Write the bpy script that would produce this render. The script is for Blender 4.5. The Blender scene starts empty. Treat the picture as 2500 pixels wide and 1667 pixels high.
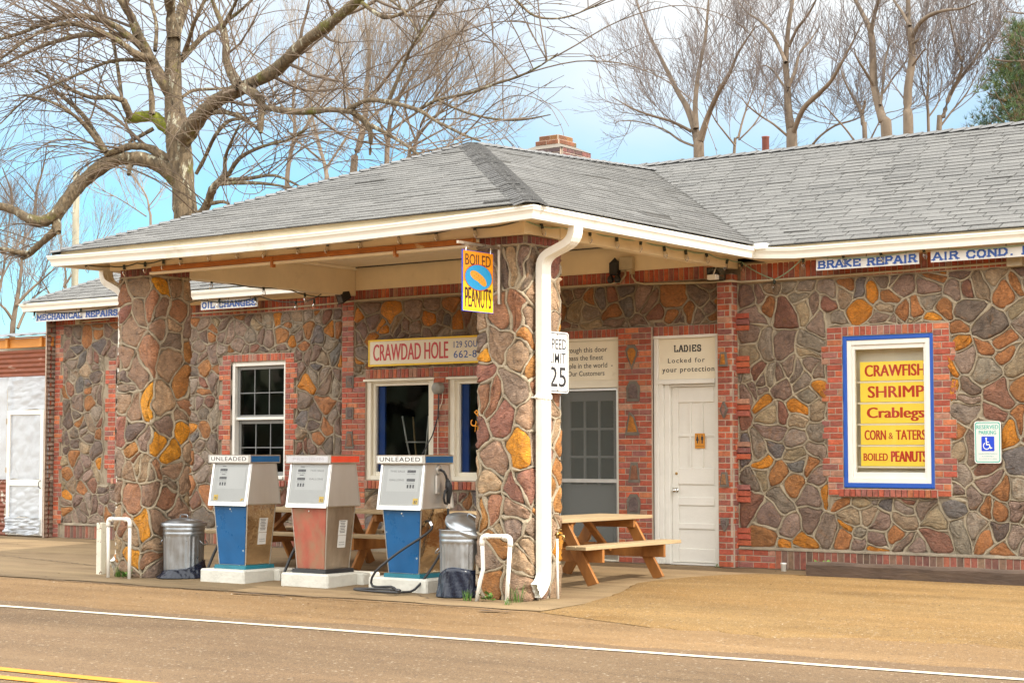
import bpy, math, random
from mathutils import Vector, Matrix, Quaternion

S = bpy.context.scene
COL = S.collection
R = math.radians

# ------------------------------------------------------------------ camera
CAM = Vector((10.145, -18.311, 1.35))
YAW, TILT, FPX = math.atan(3170 / math.hypot(4320, 267)), math.atan(267 / 4320), 4320.0
cd = bpy.data.cameras.new('camera')
cd.sensor_width = 36.0
cd.lens = FPX / 2500 * 36
cd.clip_start, cd.clip_end = 0.2, 3000
cam = bpy.data.objects.new('camera', cd)
cam.location = CAM
cam.rotation_euler = (R(90) + TILT, 0, YAW)
COL.objects.link(cam)
S.camera = cam

# ------------------------------------------------------------------ world, sun, exposure
SUN_EL, SUN_AZ = R(42), R(0.5)           # azimuth from +x towards +y
sun_dir = Vector((math.cos(SUN_EL) * math.cos(SUN_AZ), math.cos(SUN_EL) * math.sin(SUN_AZ), math.sin(SUN_EL)))
S.view_settings.view_transform = 'Standard'
S.view_settings.look = 'None'
S.view_settings.gamma = 1
S.view_settings.use_curve_mapping = False
S.view_settings.exposure = 1.02
S.cycles.diffuse_bounces = 8
S.cycles.max_bounces = 16
w = bpy.data.worlds.new("World")
S.world = w
w.use_nodes = True
nt = w.node_tree
nt.nodes.clear()
def wn(t, **k):
    n = nt.nodes.new(t)
    for a, b in k.items():
        setattr(n, a, b)
    return n
sky = wn('ShaderNodeTexSky', sky_type='NISHITA', sun_disc=False, sun_elevation=SUN_EL, sun_rotation=R(90) - SUN_AZ,
         air_density=1.0, dust_density=0.6, ozone_density=1.6, altitude=0)
tc = wn('ShaderNodeTexCoord')
sep = wn('ShaderNodeSeparateXYZ')
nt.links.new(tc.outputs['Generated'], sep.inputs[0])
den = wn('ShaderNodeMath', operation='MAXIMUM'); den.inputs[1].default_value = 0.0
nt.links.new(sep.outputs['Z'], den.inputs[0])
den2 = wn('ShaderNodeMath', operation='ADD'); den2.inputs[1].default_value = 0.28
nt.links.new(den.outputs[0], den2.inputs[0])
dv = wn('ShaderNodeVectorMath', operation='DIVIDE')
nt.links.new(tc.outputs['Generated'], dv.inputs[0])
cmb = wn('ShaderNodeCombineXYZ')
for i in range(3):
    nt.links.new(den2.outputs[0], cmb.inputs[i])
nt.links.new(cmb.outputs[0], dv.inputs[1])
mp = wn('ShaderNodeMapping'); mp.inputs['Location'].default_value = (1.9, 0.6, 0.0); mp.inputs['Scale'].default_value = (1.0, 1.0, 0.55)
nt.links.new(dv.outputs[0], mp.inputs[0])
nz = wn('ShaderNodeTexNoise'); nz.inputs['Scale'].default_value = 1.35; nz.inputs['Detail'].default_value = 5; nz.inputs['Roughness'].default_value = 0.5
nz.inputs['Distortion'].default_value = 0.3
nt.links.new(mp.outputs[0], nz.inputs['Vector'])
cr = wn('ShaderNodeValToRGB')
cr.color_ramp.elements[0].position, cr.color_ramp.elements[0].color = 0.30, (0, 0, 0, 1)
cr.color_ramp.elements[1].position, cr.color_ramp.elements[1].color = 0.86, (1, 1, 1, 1)
# more cloud higher up and towards the east, clear and blue low in the north-west
zb_ = wn('ShaderNodeVectorMath', operation='DOT_PRODUCT'); zb_.inputs[1].default_value = (-0.24, -0.17, 4.2)
nt.links.new(tc.outputs['Generated'], zb_.inputs[0])
ad1 = wn('ShaderNodeMath', operation='ADD'); nt.links.new(nz.outputs['Fac'], ad1.inputs[0]); nt.links.new(zb_.outputs['Value'], ad1.inputs[1])
ad2 = wn('ShaderNodeMath', operation='SUBTRACT'); ad2.inputs[1].default_value = 0.80; nt.links.new(ad1.outputs[0], ad2.inputs[0])
nt.links.new(ad2.outputs[0], cr.inputs[0])
tint = wn('ShaderNodeMixRGB', blend_type='MULTIPLY'); tint.inputs[0].default_value = 1; tint.inputs[2].default_value = (0.50, 0.78, 0.86, 1)
nt.links.new(sky.outputs[0], tint.inputs[1])
# broken cloud: thin and bluish to the north over the roofs, plus an unseen bright sheet overhead and behind the camera, added to fill the shade
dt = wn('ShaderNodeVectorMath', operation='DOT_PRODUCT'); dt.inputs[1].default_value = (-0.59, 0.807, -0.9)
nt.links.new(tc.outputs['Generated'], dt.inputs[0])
fill_sheet = wn('ShaderNodeMapRange', interpolation_type='SMOOTHSTEP')
fill_sheet.inputs[1].default_value = 0.45; fill_sheet.inputs[2].default_value = -0.15; fill_sheet.inputs[3].default_value = 0; fill_sheet.inputs[4].default_value = 1
nt.links.new(dt.outputs['Value'], fill_sheet.inputs[0])
mxm = wn('ShaderNodeMath', operation='MAXIMUM'); nt.links.new(cr.outputs[0], mxm.inputs[0]); nt.links.new(fill_sheet.outputs[0], mxm.inputs[1])
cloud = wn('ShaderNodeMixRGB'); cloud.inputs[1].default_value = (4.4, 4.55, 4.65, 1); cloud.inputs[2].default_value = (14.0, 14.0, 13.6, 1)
nt.links.new(fill_sheet.outputs[0], cloud.inputs[0])
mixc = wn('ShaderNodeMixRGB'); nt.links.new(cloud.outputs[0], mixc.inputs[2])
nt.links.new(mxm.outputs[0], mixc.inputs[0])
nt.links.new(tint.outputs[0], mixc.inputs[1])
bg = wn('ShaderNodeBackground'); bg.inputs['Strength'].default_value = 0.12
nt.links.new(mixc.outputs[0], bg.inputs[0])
wo = wn('ShaderNodeOutputWorld')
nt.links.new(bg.outputs[0], wo.inputs[0])

sl = bpy.data.lights.new('sun', 'SUN')
sl.energy, sl.angle, sl.color = 2.6, R(0.53), (1.0, 0.93, 0.82)
so = bpy.data.objects.new('sun', sl)
so.rotation_euler = sun_dir.to_track_quat('Z', 'Y').to_euler()
so.location = (20, -10, 30)
COL.objects.link(so)

# ------------------------------------------------------------------ helpers
_fh = Vector((-math.sin(YAW), math.cos(YAW), 0)); _rt = Vector((math.cos(YAW), math.sin(YAW), 0)); _up = Vector((0, 0, 1))
_fw = _fh * math.cos(TILT) + _up * math.sin(TILT); _u = _up * math.cos(TILT) - _fh * math.sin(TILT)
def at(px, py, Y):
    """point on the vertical plane y = Y seen at pixel (px, py) of the 2500 wide photograph (used to survey the trees)"""
    d = _fw * FPX + _rt * (px - 1250) - _u * (py - 833.5)
    return CAM + d * ((Y - CAM.y) / d.y)

class MB:
    def __init__(s):
        s.v, s.f, s.m, s.c = [], [], [], []
    def add(s, vs, fs, m=0, c=(1, 1, 1)):
        o = len(s.v)
        s.v.extend(tuple(p) for p in vs)
        for f in fs:
            s.f.append(tuple(i + o for i in f)); s.m.append(m); s.c.append(c)
        return s
    def quad(s, a, b, c_, d, m=0, c=(1, 1, 1)):
        return s.add([a, b, c_, d], [(0, 1, 2, 3)], m, c)
    def box(s, x0, x1, y0, y1, z0, z1, m=0, c=(1, 1, 1), M=None):
        vs = [Vector((x, y, z)) for z in (z0, z1) for y in (y0, y1) for x in (x0, x1)]
        if M is not None:
            vs = [M @ p for p in vs]
        return s.add(vs, [(0, 2, 3, 1), (4, 5, 7, 6), (0, 1, 5, 4), (2, 6, 7, 3), (0, 4, 6, 2), (1, 3, 7, 5)], m, c)
    def cbox(s, x0, x1, y0, y1, z0, z1, b=0.006, m=0, c=(1, 1, 1), M=None):
        """box with chamfered edges"""
        X, Y, Z = (x0, x1), (y0, y1), (z0, z1)
        vs, idx = [], {}
        for i in (0, 1):
            for j in (0, 1):
                for k in (0, 1):
                    sx, sy, sz = (b if i == 0 else -b), (b if j == 0 else -b), (b if k == 0 else -b)
                    for ax, p in enumerate(((X[i], Y[j] + sy, Z[k] + sz), (X[i] + sx, Y[j], Z[k] + sz), (X[i] + sx, Y[j] + sy, Z[k]))):
                        idx[(i, j, k, ax)] = len(vs); vs.append(Vector(p))
        if M is not None:
            vs = [M @ p for p in vs]
        F = []
        for i in (0, 1):
            q = [idx[(i, j, k, 0)] for j, k in ((0, 0), (0, 1), (1, 1), (1, 0))]; F.append(q if i == 0 else q[::-1])
            q = [idx[(j, i, k, 1)] for j, k in ((0, 0), (1, 0), (1, 1), (0, 1))]; F.append(q if i == 0 else q[::-1])
            q = [idx[(j, k, i, 2)] for j, k in ((0, 0), (0, 1), (1, 1), (1, 0))]; F.append(q if i == 0 else q[::-1])
        for a in (0, 1):
            for b_ in (0, 1):
                F.append([idx[(0, a, b_, 1)], idx[(1, a, b_, 1)], idx[(1, a, b_, 2)], idx[(0, a, b_, 2)]])
                F.append([idx[(a, 0, b_, 0)], idx[(a, 1, b_, 0)], idx[(a, 1, b_, 2)], idx[(a, 0, b_, 2)]])
                F.append([idx[(a, b_, 0, 0)], idx[(a, b_, 1, 0)], idx[(a, b_, 1, 1)], idx[(a, b_, 0, 1)]])
                for k in (0, 1):
                    F.append([idx[(a, b_, k, 0)], idx[(a, b_, k, 1)], idx[(a, b_, k, 2)]])
        cen = sum(vs, Vector()) / len(vs)
        G = []
        for f in F:
            n = (vs[f[1]] - vs[f[0]]).cross(vs[f[2]] - vs[f[0]])
            mid = sum((vs[i] for i in f), Vector()) / len(f)
            G.append(tuple(f) if n.dot(mid - cen) > 0 else tuple(f[::-1]))
        return s.add(vs, G, m, c)
    def tube(s, pts, rad, n=8, m=0, c=(1, 1, 1), caps=True, prof=None):
        """round tube (or a custom 2D profile) swept along points"""
        P = [Vector(p) for p in pts]
        if not isinstance(rad, (list, tuple)):
            rad = [rad] * len(P)
        vs, fs = [], []
        t0 = (P[1] - P[0]).normalized()
        ref = Vector((0, 0, 1)) if abs(t0.z) < 0.9 else Vector((0, 1, 0))
        a = t0.cross(ref).normalized(); b = a.cross(t0)
        if prof:
            n = len(prof)
        pt = t0
        for i, p in enumerate(P):
            t = (P[min(i + 1, len(P) - 1)] - P[max(i - 1, 0)])
            t = t.normalized() if t.length > 1e-9 else pt
            q = pt.rotation_difference(t); a = q @ a; b = q @ b; pt = t
            sc = 1.0
            if prof and 0 < i < len(P) - 1:
                c0 = (P[i] - P[i - 1]).normalized().dot(t); sc = 1 / max(c0, 0.5)
            for k in range(n):
                if prof:
                    vs.append(p + a * prof[k][0] * rad[i] + b * prof[k][1] * rad[i] * sc)
                else:
                    an = 2 * math.pi * k / n
                    vs.append(p + (a * math.cos(an) + b * math.sin(an)) * rad[i])
        for i in range(len(P) - 1):
            for k in range(n):
                k2 = (k + 1) % n
                fs.append((i * n + k, (i + 1) * n + k, (i + 1) * n + k2, i * n + k2))
        if caps:
            fs.append(tuple(range(n))); fs.append(tuple((len(P) - 1) * n + k for k in range(n))[::-1])
        return s.add(vs, fs, m, c)
    def lathe(s, prof, cen=(0, 0, 0), n=24, m=0, c=(1, 1, 1), M=None, rmod=None):
        vs, fs = [], []
        for j, (r, z) in enumerate(prof):
            for k in range(n):
                an = 2 * math.pi * k / n
                rr = r * (rmod(an, j) if rmod else 1)
                p = Vector((rr * math.cos(an), rr * math.sin(an), z))
                vs.append((M @ p) if M is not None else p + Vector(cen))
        for j in range(len(prof) - 1):
            for k in range(n):
                k2 = (k + 1) % n
                fs.append((j * n + k, j * n + k2, (j + 1) * n + k2, (j + 1) * n + k))
        return s.add(vs, fs, m, c)
    def prism(s, poly, d0, d1, xf, m=0, c=(1, 1, 1)):
        """extrude a 2D polygon (u, v), d is measured outwards"""
        n = len(poly)
        vs = [xf(u, v, d0) for u, v in poly] + [xf(u, v, d1) for u, v in poly]
        fs = [tuple(range(n, 2 * n)), tuple(range(n))[::-1]]
        for i in range(n):
            j = (i + 1) % n
            fs.append((i, j, n + j, n + i))
        return s.add(vs, fs, m, c)
    def text(s, txt, u0, u1, v0, v1, xf, d, m=0, c=(1, 1, 1), bold=0.0, spacing=1.0, shear=0.0):
        fat = bold if bold > .009 else 0
        if fat:
            for q, dd in ((-1, 0), (1, .00015), (0, .0003)):
                e = fat * 1.1 * (v1 - v0) * q; s.text(txt, u0 + fat * (v1 - v0) * 1.1 + e, u1 - fat * (v1 - v0) * 1.1 + e, v0, v1, xf, d + dd, m, c, 0.0, spacing, shear)
            return s
        vs, fs = text_mesh(txt, bold, spacing, shear)
        xs = [p[0] for p in vs]; ys = [p[1] for p in vs]
        x0, x1, y0, y1 = min(xs), max(xs), min(ys), max(ys)
        return s.add([xf(u0 + (p[0] - x0) / (x1 - x0) * (u1 - u0), v0 + (p[1] - y0) / (y1 - y0) * (v1 - v0), d) for p in vs], fs, m, c)
    def build(s, name, mats, parent=None, loc=None, smooth=False):
        if not isinstance(mats, (list, tuple)):
            mats = [mats]
        off = Vector((0, 0, 0))
        if parent is not None:
            q = parent
            while q is not None:
                off += q.location; q = q.parent
        elif loc is not None:
            off = Vector(loc)
        me = bpy.data.meshes.new(name)
        me.from_pydata([(p[0] - off.x, p[1] - off.y, p[2] - off.z) for p in s.v], [], s.f)
        for mt in mats:
            me.materials.append(mt)
        me.polygons.foreach_set('material_index', s.m)
        if smooth:
            me.polygons.foreach_set('use_smooth', [True] * len(s.f))
        at_ = me.attributes.new('Col', 'FLOAT_COLOR', 'FACE')
        flat = []
        for c in s.c:
            flat.extend((c[0], c[1], c[2], 1.0))
        at_.data.foreach_set('color', flat)
        me.update()
        o = bpy.data.objects.new(name, me)
        COL.objects.link(o)
        if parent is not None:
            o.parent = parent
        elif loc is not None:
            o.location = off
        return o

_tc = {}
def text_mesh(txt, bold=0.0, spacing=1.0, shear=0.0):
    k = (txt, bold, spacing, shear)
    if k not in _tc:
        cu = bpy.data.curves.new('lettering', 'FONT')
        cu.body = txt; cu.offset = bold; cu.space_character = spacing; cu.shear = shear
        cu.resolution_u = 3; cu.fill_mode = 'FRONT'
        ob = bpy.data.objects.new('lettering', cu)
        COL.objects.link(ob)
        dg = bpy.context.evaluated_depsgraph_get()
        me = bpy.data.meshes.new_from_object(ob.evaluated_get(dg))
        _tc[k] = ([tuple(v.co[:2]) for v in me.vertices], [tuple(p.vertices) for p in me.polygons])
        bpy.data.objects.remove(ob); bpy.data.curves.remove(cu); bpy.data.meshes.remove(me)
    return _tc[k]

def tag(o, label=None, cat=None, group=None, kind=None):
    if label: o['label'] = label
    if cat: o['category'] = cat
    if group: o['group'] = group
    if kind: o['kind'] = kind
    return o
def thing(name, loc, label, cat, group=None):
    o = bpy.data.objects.new(name, None)
    o.location = loc; o.empty_display_size = 0.2
    COL.objects.link(o)
    return tag(o, label, cat, group)
def part(name, parent):          # an empty part that carries sub-parts
    o = bpy.data.objects.new(name, None); COL.objects.link(o); o.parent = parent
    return o
def copy_thing(o, loc, rz, label):
    c = o.copy(); COL.objects.link(c); c.location = loc; c.rotation_euler = (0, 0, rz); c['label'] = label
    for ch in list(o.children):
        d = ch.copy(); COL.objects.link(d); d.parent = c
        for g in ch.children:
            e = g.copy(); COL.objects.link(e); e.parent = d
    return c

def fx(y0=0.0):                      # plane facing the road: u = x, v = z, d out towards -y
    return lambda u, v, d: Vector((u, y0 - d, v))
def rx(x0=0.0):                      # plane facing +x: u = y
    return lambda u, v, d: Vector((x0 + d, u, v))
def lx(x0=0.0):                      # facing -x: u = -y
    return lambda u, v, d: Vector((x0 - d, -u, v))
def bx(y0=0.0):                      # facing +y: u = -x
    return lambda u, v, d: Vector((-u, y0 + d, v))
def gz(y):                           # ground height
    return 0.0 if y > 0 else max(0.025 * y, -0.15)

# ------------------------------------------------------------------ materials
def mat(name, base=(0.5, 0.5, 0.5), rough=0.6, metal=0.0, attr=False, var=0.0, vscale=6.0, bump=0.0, bscale=40.0, stain=None, sscale=3.0, spos=(0.5, 0.7),
        spec=0.5, stretch=None, bdist=0.02, speck=None, kscale=120.0, kpos=(0.1, 0.2), rvar=0.0, moss=None):
    m = bpy.data.materials.new(name); m.use_nodes = True
    t = m.node_tree; N = t.nodes; L = t.links
    b = N['Principled BSDF']
    b.inputs['Roughness'].default_value = rough; b.inputs['Metallic'].default_value = metal
    b.inputs['Specular IOR Level'].default_value = spec
    tco = N.new('ShaderNodeTexCoord'); vec = tco.outputs['Object']
    if stretch:
        mpn = N.new('ShaderNodeMapping'); mpn.inputs['Scale'].default_value = stretch
        L.new(vec, mpn.inputs[0]); vec = mpn.outputs[0]
    if attr:
        a = N.new('ShaderNodeAttribute'); a.attribute_name = 'Col'; col = a.outputs['Color']
    else:
        c = N.new('ShaderNodeRGB'); c.outputs[0].default_value = (*base, 1); col = c.outputs[0]
    if var:
        n = N.new('ShaderNodeTexNoise'); n.inputs['Scale'].default_value = vscale; n.inputs['Detail'].default_value = 6; n.inputs['Roughness'].default_value = 0.62
        L.new(vec, n.inputs['Vector'])
        mr = N.new('ShaderNodeMapRange'); mr.inputs[1].default_value = 0.25; mr.inputs[2].default_value = 0.75
        mr.inputs[3].default_value = 1 - var; mr.inputs[4].default_value = 1 + var
        L.new(n.outputs['Fac'], mr.inputs[0])
        mx = N.new('ShaderNodeMixRGB'); mx.blend_type = 'MULTIPLY'; mx.inputs[0].default_value = 1
        L.new(col, mx.inputs[1]); L.new(mr.outputs[0], mx.inputs[2]); col = mx.outputs[0]
    if stain:
        n = N.new('ShaderNodeTexNoise'); n.inputs['Scale'].default_value = sscale; n.inputs['Detail'].default_value = 8; n.inputs['Roughness'].default_value = 0.65
        L.new(vec, n.inputs['Vector'])
        r_ = N.new('ShaderNodeValToRGB'); r_.color_ramp.elements[0].position, r_.color_ramp.elements[1].position = spos
        L.new(n.outputs['Fac'], r_.inputs[0])
        mx = N.new('ShaderNodeMixRGB'); mx.inputs[2].default_value = (*stain, 1)
        L.new(r_.outputs[0], mx.inputs[0]); L.new(col, mx.inputs[1]); col = mx.outputs[0]
    if moss:
        n = N.new('ShaderNodeTexNoise'); n.inputs['Scale'].default_value = 1.1; n.inputs['Detail'].default_value = 8; n.inputs['Roughness'].default_value = 0.7
        L.new(tco.outputs['Object'], n.inputs['Vector'])
        r_ = N.new('ShaderNodeValToRGB'); r_.color_ramp.elements[0].position, r_.color_ramp.elements[1].position = .57, .66
        L.new(n.outputs['Fac'], r_.inputs[0])
        mx = N.new('ShaderNodeMixRGB'); mx.inputs[2].default_value = (*moss, 1)
        L.new(r_.outputs[0], mx.inputs[0]); L.new(col, mx.inputs[1]); col = mx.outputs[0]
    if speck:
        for (sc_, colr, kp) in speck:
            n = N.new('ShaderNodeTexVoronoi'); n.inputs['Scale'].default_value = sc_
            L.new(tco.outputs['Object'], n.inputs['Vector'])
            sp = N.new('ShaderNodeSeparateColor'); L.new(n.outputs['Color'], sp.inputs[0])
            r_ = N.new('ShaderNodeValToRGB'); r_.color_ramp.elements[0].position, r_.color_ramp.elements[1].position = kp
            L.new(sp.outputs[0], r_.inputs[0])
            mx = N.new('ShaderNodeMixRGB'); mx.inputs[2].default_value = (*colr, 1)
            L.new(r_.outputs[0], mx.inputs[0]); L.new(col, mx.inputs[1]); col = mx.outputs[0]
    L.new(col, b.inputs['Base Color'])
    if rvar:
        n = N.new('ShaderNodeTexNoise'); n.inputs['Scale'].default_value = 7; n.inputs['Detail'].default_value = 5
        L.new(vec, n.inputs['Vector'])
        mr = N.new('ShaderNodeMapRange'); mr.inputs[1].default_value = 0.3; mr.inputs[2].default_value = 0.7
        mr.inputs[3].default_value = max(rough - rvar, 0.02); mr.inputs[4].default_value = rough + rvar
        L.new(n.outputs['Fac'], mr.inputs[0]); L.new(mr.outputs[0], b.inputs['Roughness'])
    if bump:
        n = N.new('ShaderNodeTexNoise'); n.inputs['Scale'].default_value = bscale; n.inputs['Detail'].default_value = 6; n.inputs['Roughness'].default_value = 0.6
        L.new(vec, n.inputs['Vector'])
        bp = N.new('ShaderNodeBump'); bp.inputs['Strength'].default_value = bump; bp.inputs['Distance'].default_value = bdist
        L.new(n.outputs['Fac'], bp.inputs['Height']); L.new(bp.outputs[0], b.inputs['Normal'])
    return m

M = {}
def stone_mat():
    m = bpy.data.materials.new('field_stone'); m.use_nodes = True; t = m.node_tree; N = t.nodes; L = t.links; b = N['Principled BSDF']
    tcn = N.new('ShaderNodeTexCoord'); v = tcn.outputs['Object']
    a = N.new('ShaderNodeAttribute'); a.attribute_name = 'Col'; col = a.outputs['Color']
    def noise(sc, det, ro, dist=0.0, stretch=None):
        n = N.new('ShaderNodeTexNoise'); n.inputs['Scale'].default_value = sc; n.inputs['Detail'].default_value = det; n.inputs['Roughness'].default_value = ro; n.inputs['Distortion'].default_value = dist
        if stretch:
            q = N.new('ShaderNodeMapping'); q.inputs['Scale'].default_value = stretch; q.inputs['Rotation'].default_value = (0, .5, .3); L.new(v, q.inputs[0]); L.new(q.outputs[0], n.inputs['Vector'])
        else: L.new(v, n.inputs['Vector'])
        return n.outputs['Fac']
    def rng_(f, lo, hi, a0=.28, a1=.72):
        r_ = N.new('ShaderNodeMapRange'); r_.inputs[1].default_value = a0; r_.inputs[2].default_value = a1; r_.inputs[3].default_value = lo; r_.inputs[4].default_value = hi; L.new(f, r_.inputs[0]); return r_.outputs[0]
    def mul(c, f):
        x = N.new('ShaderNodeMixRGB'); x.blend_type = 'MULTIPLY'; x.inputs[0].default_value = 1; L.new(c, x.inputs[1]); L.new(f, x.inputs[2]); return x.outputs[0]
    n1 = noise(9, 6, .7, .8); n2 = noise(30, 5, .7, .3, (1, 1, 2.6)); n3 = noise(90, 3, .6)
    col = mul(mul(mul(col, rng_(n1, .55, 1.45)), rng_(n2, .68, 1.34)), rng_(n3, .84, 1.18))
    def over(c, f, colr, k):
        x = N.new('ShaderNodeMixRGB'); h = N.new('ShaderNodeMath'); h.operation = 'MULTIPLY'; h.inputs[1].default_value = k; L.new(f, h.inputs[0]); L.new(h.outputs[0], x.inputs[0]); L.new(c, x.inputs[1]); x.inputs[2].default_value = (*colr, 1); return x.outputs[0]
    col = over(col, rng_(noise(6.5, 6, .7, 1.0), 0, 1, .56, .72), (.36, .17, .055), .55)
    col = over(col, rng_(noise(21, 6, .75, .6), 0, 1, .62, .74), (.48, .41, .33), .6)
    col = over(col, rng_(noise(17, 6, .7, .5, (1, 1, .5)), 0, 1, .63, .72), (.05, .035, .03), .7)
    L.new(col, b.inputs['Base Color']); L.new(rng_(n1, .30, .62), b.inputs['Roughness'])
    ad = N.new('ShaderNodeMath'); ad.operation = 'ADD'; L.new(n2, ad.inputs[0])
    h = N.new('ShaderNodeMath'); h.operation = 'MULTIPLY'; h.inputs[1].default_value = .35; L.new(n3, h.inputs[0]); L.new(h.outputs[0], ad.inputs[1])
    bp = N.new('ShaderNodeBump'); bp.inputs['Strength'].default_value = 1.0; bp.inputs['Distance'].default_value = .03; L.new(ad.outputs[0], bp.inputs['Height']); L.new(bp.outputs[0], b.inputs['Normal'])
    return m
M['stone'] = stone_mat()
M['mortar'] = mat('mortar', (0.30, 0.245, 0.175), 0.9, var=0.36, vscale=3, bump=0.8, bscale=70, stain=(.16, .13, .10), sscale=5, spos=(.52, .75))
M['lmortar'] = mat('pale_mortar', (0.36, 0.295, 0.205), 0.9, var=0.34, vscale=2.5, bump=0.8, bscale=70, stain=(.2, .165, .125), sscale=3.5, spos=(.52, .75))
M['dmortar'] = mat('dark_mortar', (0.15, 0.13, 0.105), 0.85, var=0.3, bump=.5)
M['bmortar'] = mat('brick_mortar', (0.44, 0.35, 0.27), 0.85, var=0.25, vscale=5, bump=0.5, bscale=60)
M['brick'] = mat('brick', attr=True, rough=0.72, var=0.38, vscale=22, bump=0.6, bscale=70, stain=(0.36, 0.24, 0.2), sscale=14, spos=(0.62, 0.8))
M['shingle'] = mat('asphalt_shingle', attr=True, rough=0.9, var=0.16, vscale=3, bump=0.35, bscale=240, speck=[(420, (0.26, 0.26, 0.25), (0.8, 0.86)), (380, (0.09, 0.09, 0.095), (0.85, 0.9))])
M['under'] = mat('roof_underlay', (0.03, 0.03, 0.032), 0.9)
M['gutter'] = mat('gutter_white', (0.80, 0.78, 0.70), 0.38, var=0.05, vscale=3, stain=(0.55, 0.47, 0.34), sscale=2.2, spos=(0.58, 0.85))
M['cream'] = mat('cream_paint', (0.80, 0.68, 0.47), 0.55, var=0.1, vscale=2.5, stain=(0.58, 0.46, 0.29), sscale=3, spos=(0.58, 0.85), bump=0.1, bscale=20)
M['white'] = mat('white_paint', (0.78, 0.76, 0.70), 0.45, var=0.05, vscale=4, bump=0.12, bscale=30, stain=(0.5, 0.47, 0.4), sscale=5, spos=(0.66, 0.9))
M['oldwhite'] = mat('old_white_paint', (0.78, 0.73, 0.60), 0.5, var=0.07, vscale=4, bump=0.2, bscale=30, stain=(0.48, 0.41, 0.3), sscale=5, spos=(0.62, 0.9))
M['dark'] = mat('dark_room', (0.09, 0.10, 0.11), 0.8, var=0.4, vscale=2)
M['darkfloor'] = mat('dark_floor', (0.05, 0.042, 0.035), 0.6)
M['bluepaint'] = mat('blue_paint', (0.012, 0.085, 0.42), 0.45, var=0.1)
M['pumpblue'] = mat('pump_blue', (0.004, 0.088, 0.235), 0.33, rvar=0.1, var=0.14, vscale=5, stain=(0.05, 0.16, 0.3), sscale=9, spos=(0.68, 0.8), speck=[(55, (0.35, 0.42, 0.45), (0.996, 0.998))])
M['pumpred'] = mat('pump_red', (0.34, 0.085, 0.052), 0.5, var=0.25, vscale=6, stain=(0.26, 0.15, 0.085), sscale=4.5, spos=(0.42, 0.64), stretch=(1, 1, 0.6))
M['signred'] = mat('bright_red', (0.72, 0.07, 0.025), 0.4, var=0.12, vscale=8)
M['steel'] = mat('stainless', (0.62, 0.60, 0.56), 0.36, .72, var=0.1, vscale=3, rvar=0.08, bump=0.05, bscale=5, stretch=(1, 1, 0.25))
M['steelold'] = mat('stainless_stained', (0.44, 0.37, 0.29), 0.36, .8, var=0.35, vscale=6, rvar=0.12, bump=0.06, bscale=6, stretch=(1, 1, 0.35))
M['steelgold'] = mat('stainless_polished', (0.62, 0.52, 0.40), 0.1, 1.0, var=0.16, vscale=5, rvar=0.06, bump=0.22, bscale=4, bdist=0.05)
M['alu'] = mat('aluminium_trim', (0.66, 0.65, 0.62), 0.3, 1.0, var=0.1)
M['galv'] = mat('galvanised', (0.40, 0.43, 0.46), 0.34, .9, var=0.16, vscale=7, rvar=0.08)
M['rubber'] = mat('black_rubber', (0.022, 0.022, 0.024), 0.5)
M['bag'] = mat('black_plastic', (0.006, 0.010, 0.024), 0.24, spec=.5, bump=0.25, bscale=14, bdist=0.03)
M['dial'] = mat('dial_face', (0.60, 0.61, 0.59), 0.35, var=0.04, stain=(0.66, 0.60, 0.44), sscale=5, spos=(0.6, 0.85))
M['ink'] = mat('black_ink', (0.025, 0.025, 0.028), 0.5)
M['faint'] = mat('faded_ink', (0.20, 0.20, 0.20), 0.5)
M['conc'] = mat('painted_concrete', (0.60, 0.58, 0.51), 0.7, var=0.12, vscale=6, bump=0.5, bscale=28, stain=(0.22, 0.20, 0.16), sscale=14, spos=(0.70, 0.735))
M['woodtop'] = mat('weathered_wood', (0.40, 0.29, 0.16), 0.75, var=0.3, vscale=5, bump=0.35, bscale=30, stretch=(1, 0.12, 1), stain=(0.26, 0.2, 0.13), sscale=5, spos=(0.55, 0.8))
M['woodx'] = mat('weathered_wood_long', (0.40, 0.27, 0.13), 0.75, var=0.3, vscale=5, bump=0.35, bscale=30, stretch=(0.12, 1, 1), stain=(0.26, 0.2, 0.13), sscale=5, spos=(0.55, 0.8))
M['woodleg'] = mat('stained_wood', (0.33, 0.13, 0.028), 0.6, var=0.45, vscale=7, bump=0.2, bscale=20, stretch=(1, 1, 0.3), stain=(0.12, 0.05, 0.02), sscale=6, spos=(0.6, 0.8))
M['timber'] = mat('railway_tie', (0.085, 0.055, 0.038), 0.8, var=0.4, vscale=10, bump=0.7, bscale=26, stretch=(0.25, 1, 1), stain=(0.13, 0.085, 0.05), sscale=4, spos=(0.58, 0.8))
M['newwood'] = mat('new_lumber', (0.60, 0.25, 0.045), 0.6, var=0.2, vscale=8, stretch=(0.3, 1, 1))
M['rust'] = mat('rusty_sheet', (0.20, 0.055, 0.022), 0.65, var=0.35, vscale=5, bump=0.2, stretch=(0.6, 1, 2.5), stain=(0.50, 0.38, 0.30), sscale=3.2, spos=(0.64, 0.72))
M['rustpeel'] = mat('rusty_sheet_peeling', (0.20, 0.06, 0.03), 0.65, var=0.35, vscale=5, stain=(0.55, 0.50, 0.42), sscale=4, spos=(0.55, 0.6))
M['rustbar'] = mat('rusty_bar', (0.42, 0.14, 0.022), 0.7, var=0.3, vscale=9, bump=0.3, stain=(0.62, 0.45, 0.22), sscale=4, spos=(0.62, 0.68), stretch=(0.5, 1, 1))
M['rustpost'] = mat('chipped_post', (0.68, 0.64, 0.52), 0.6, var=0.1, stain=(0.16, 0.07, 0.035), sscale=9, spos=(0.58, 0.62), bump=0.3, bscale=14)
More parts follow.
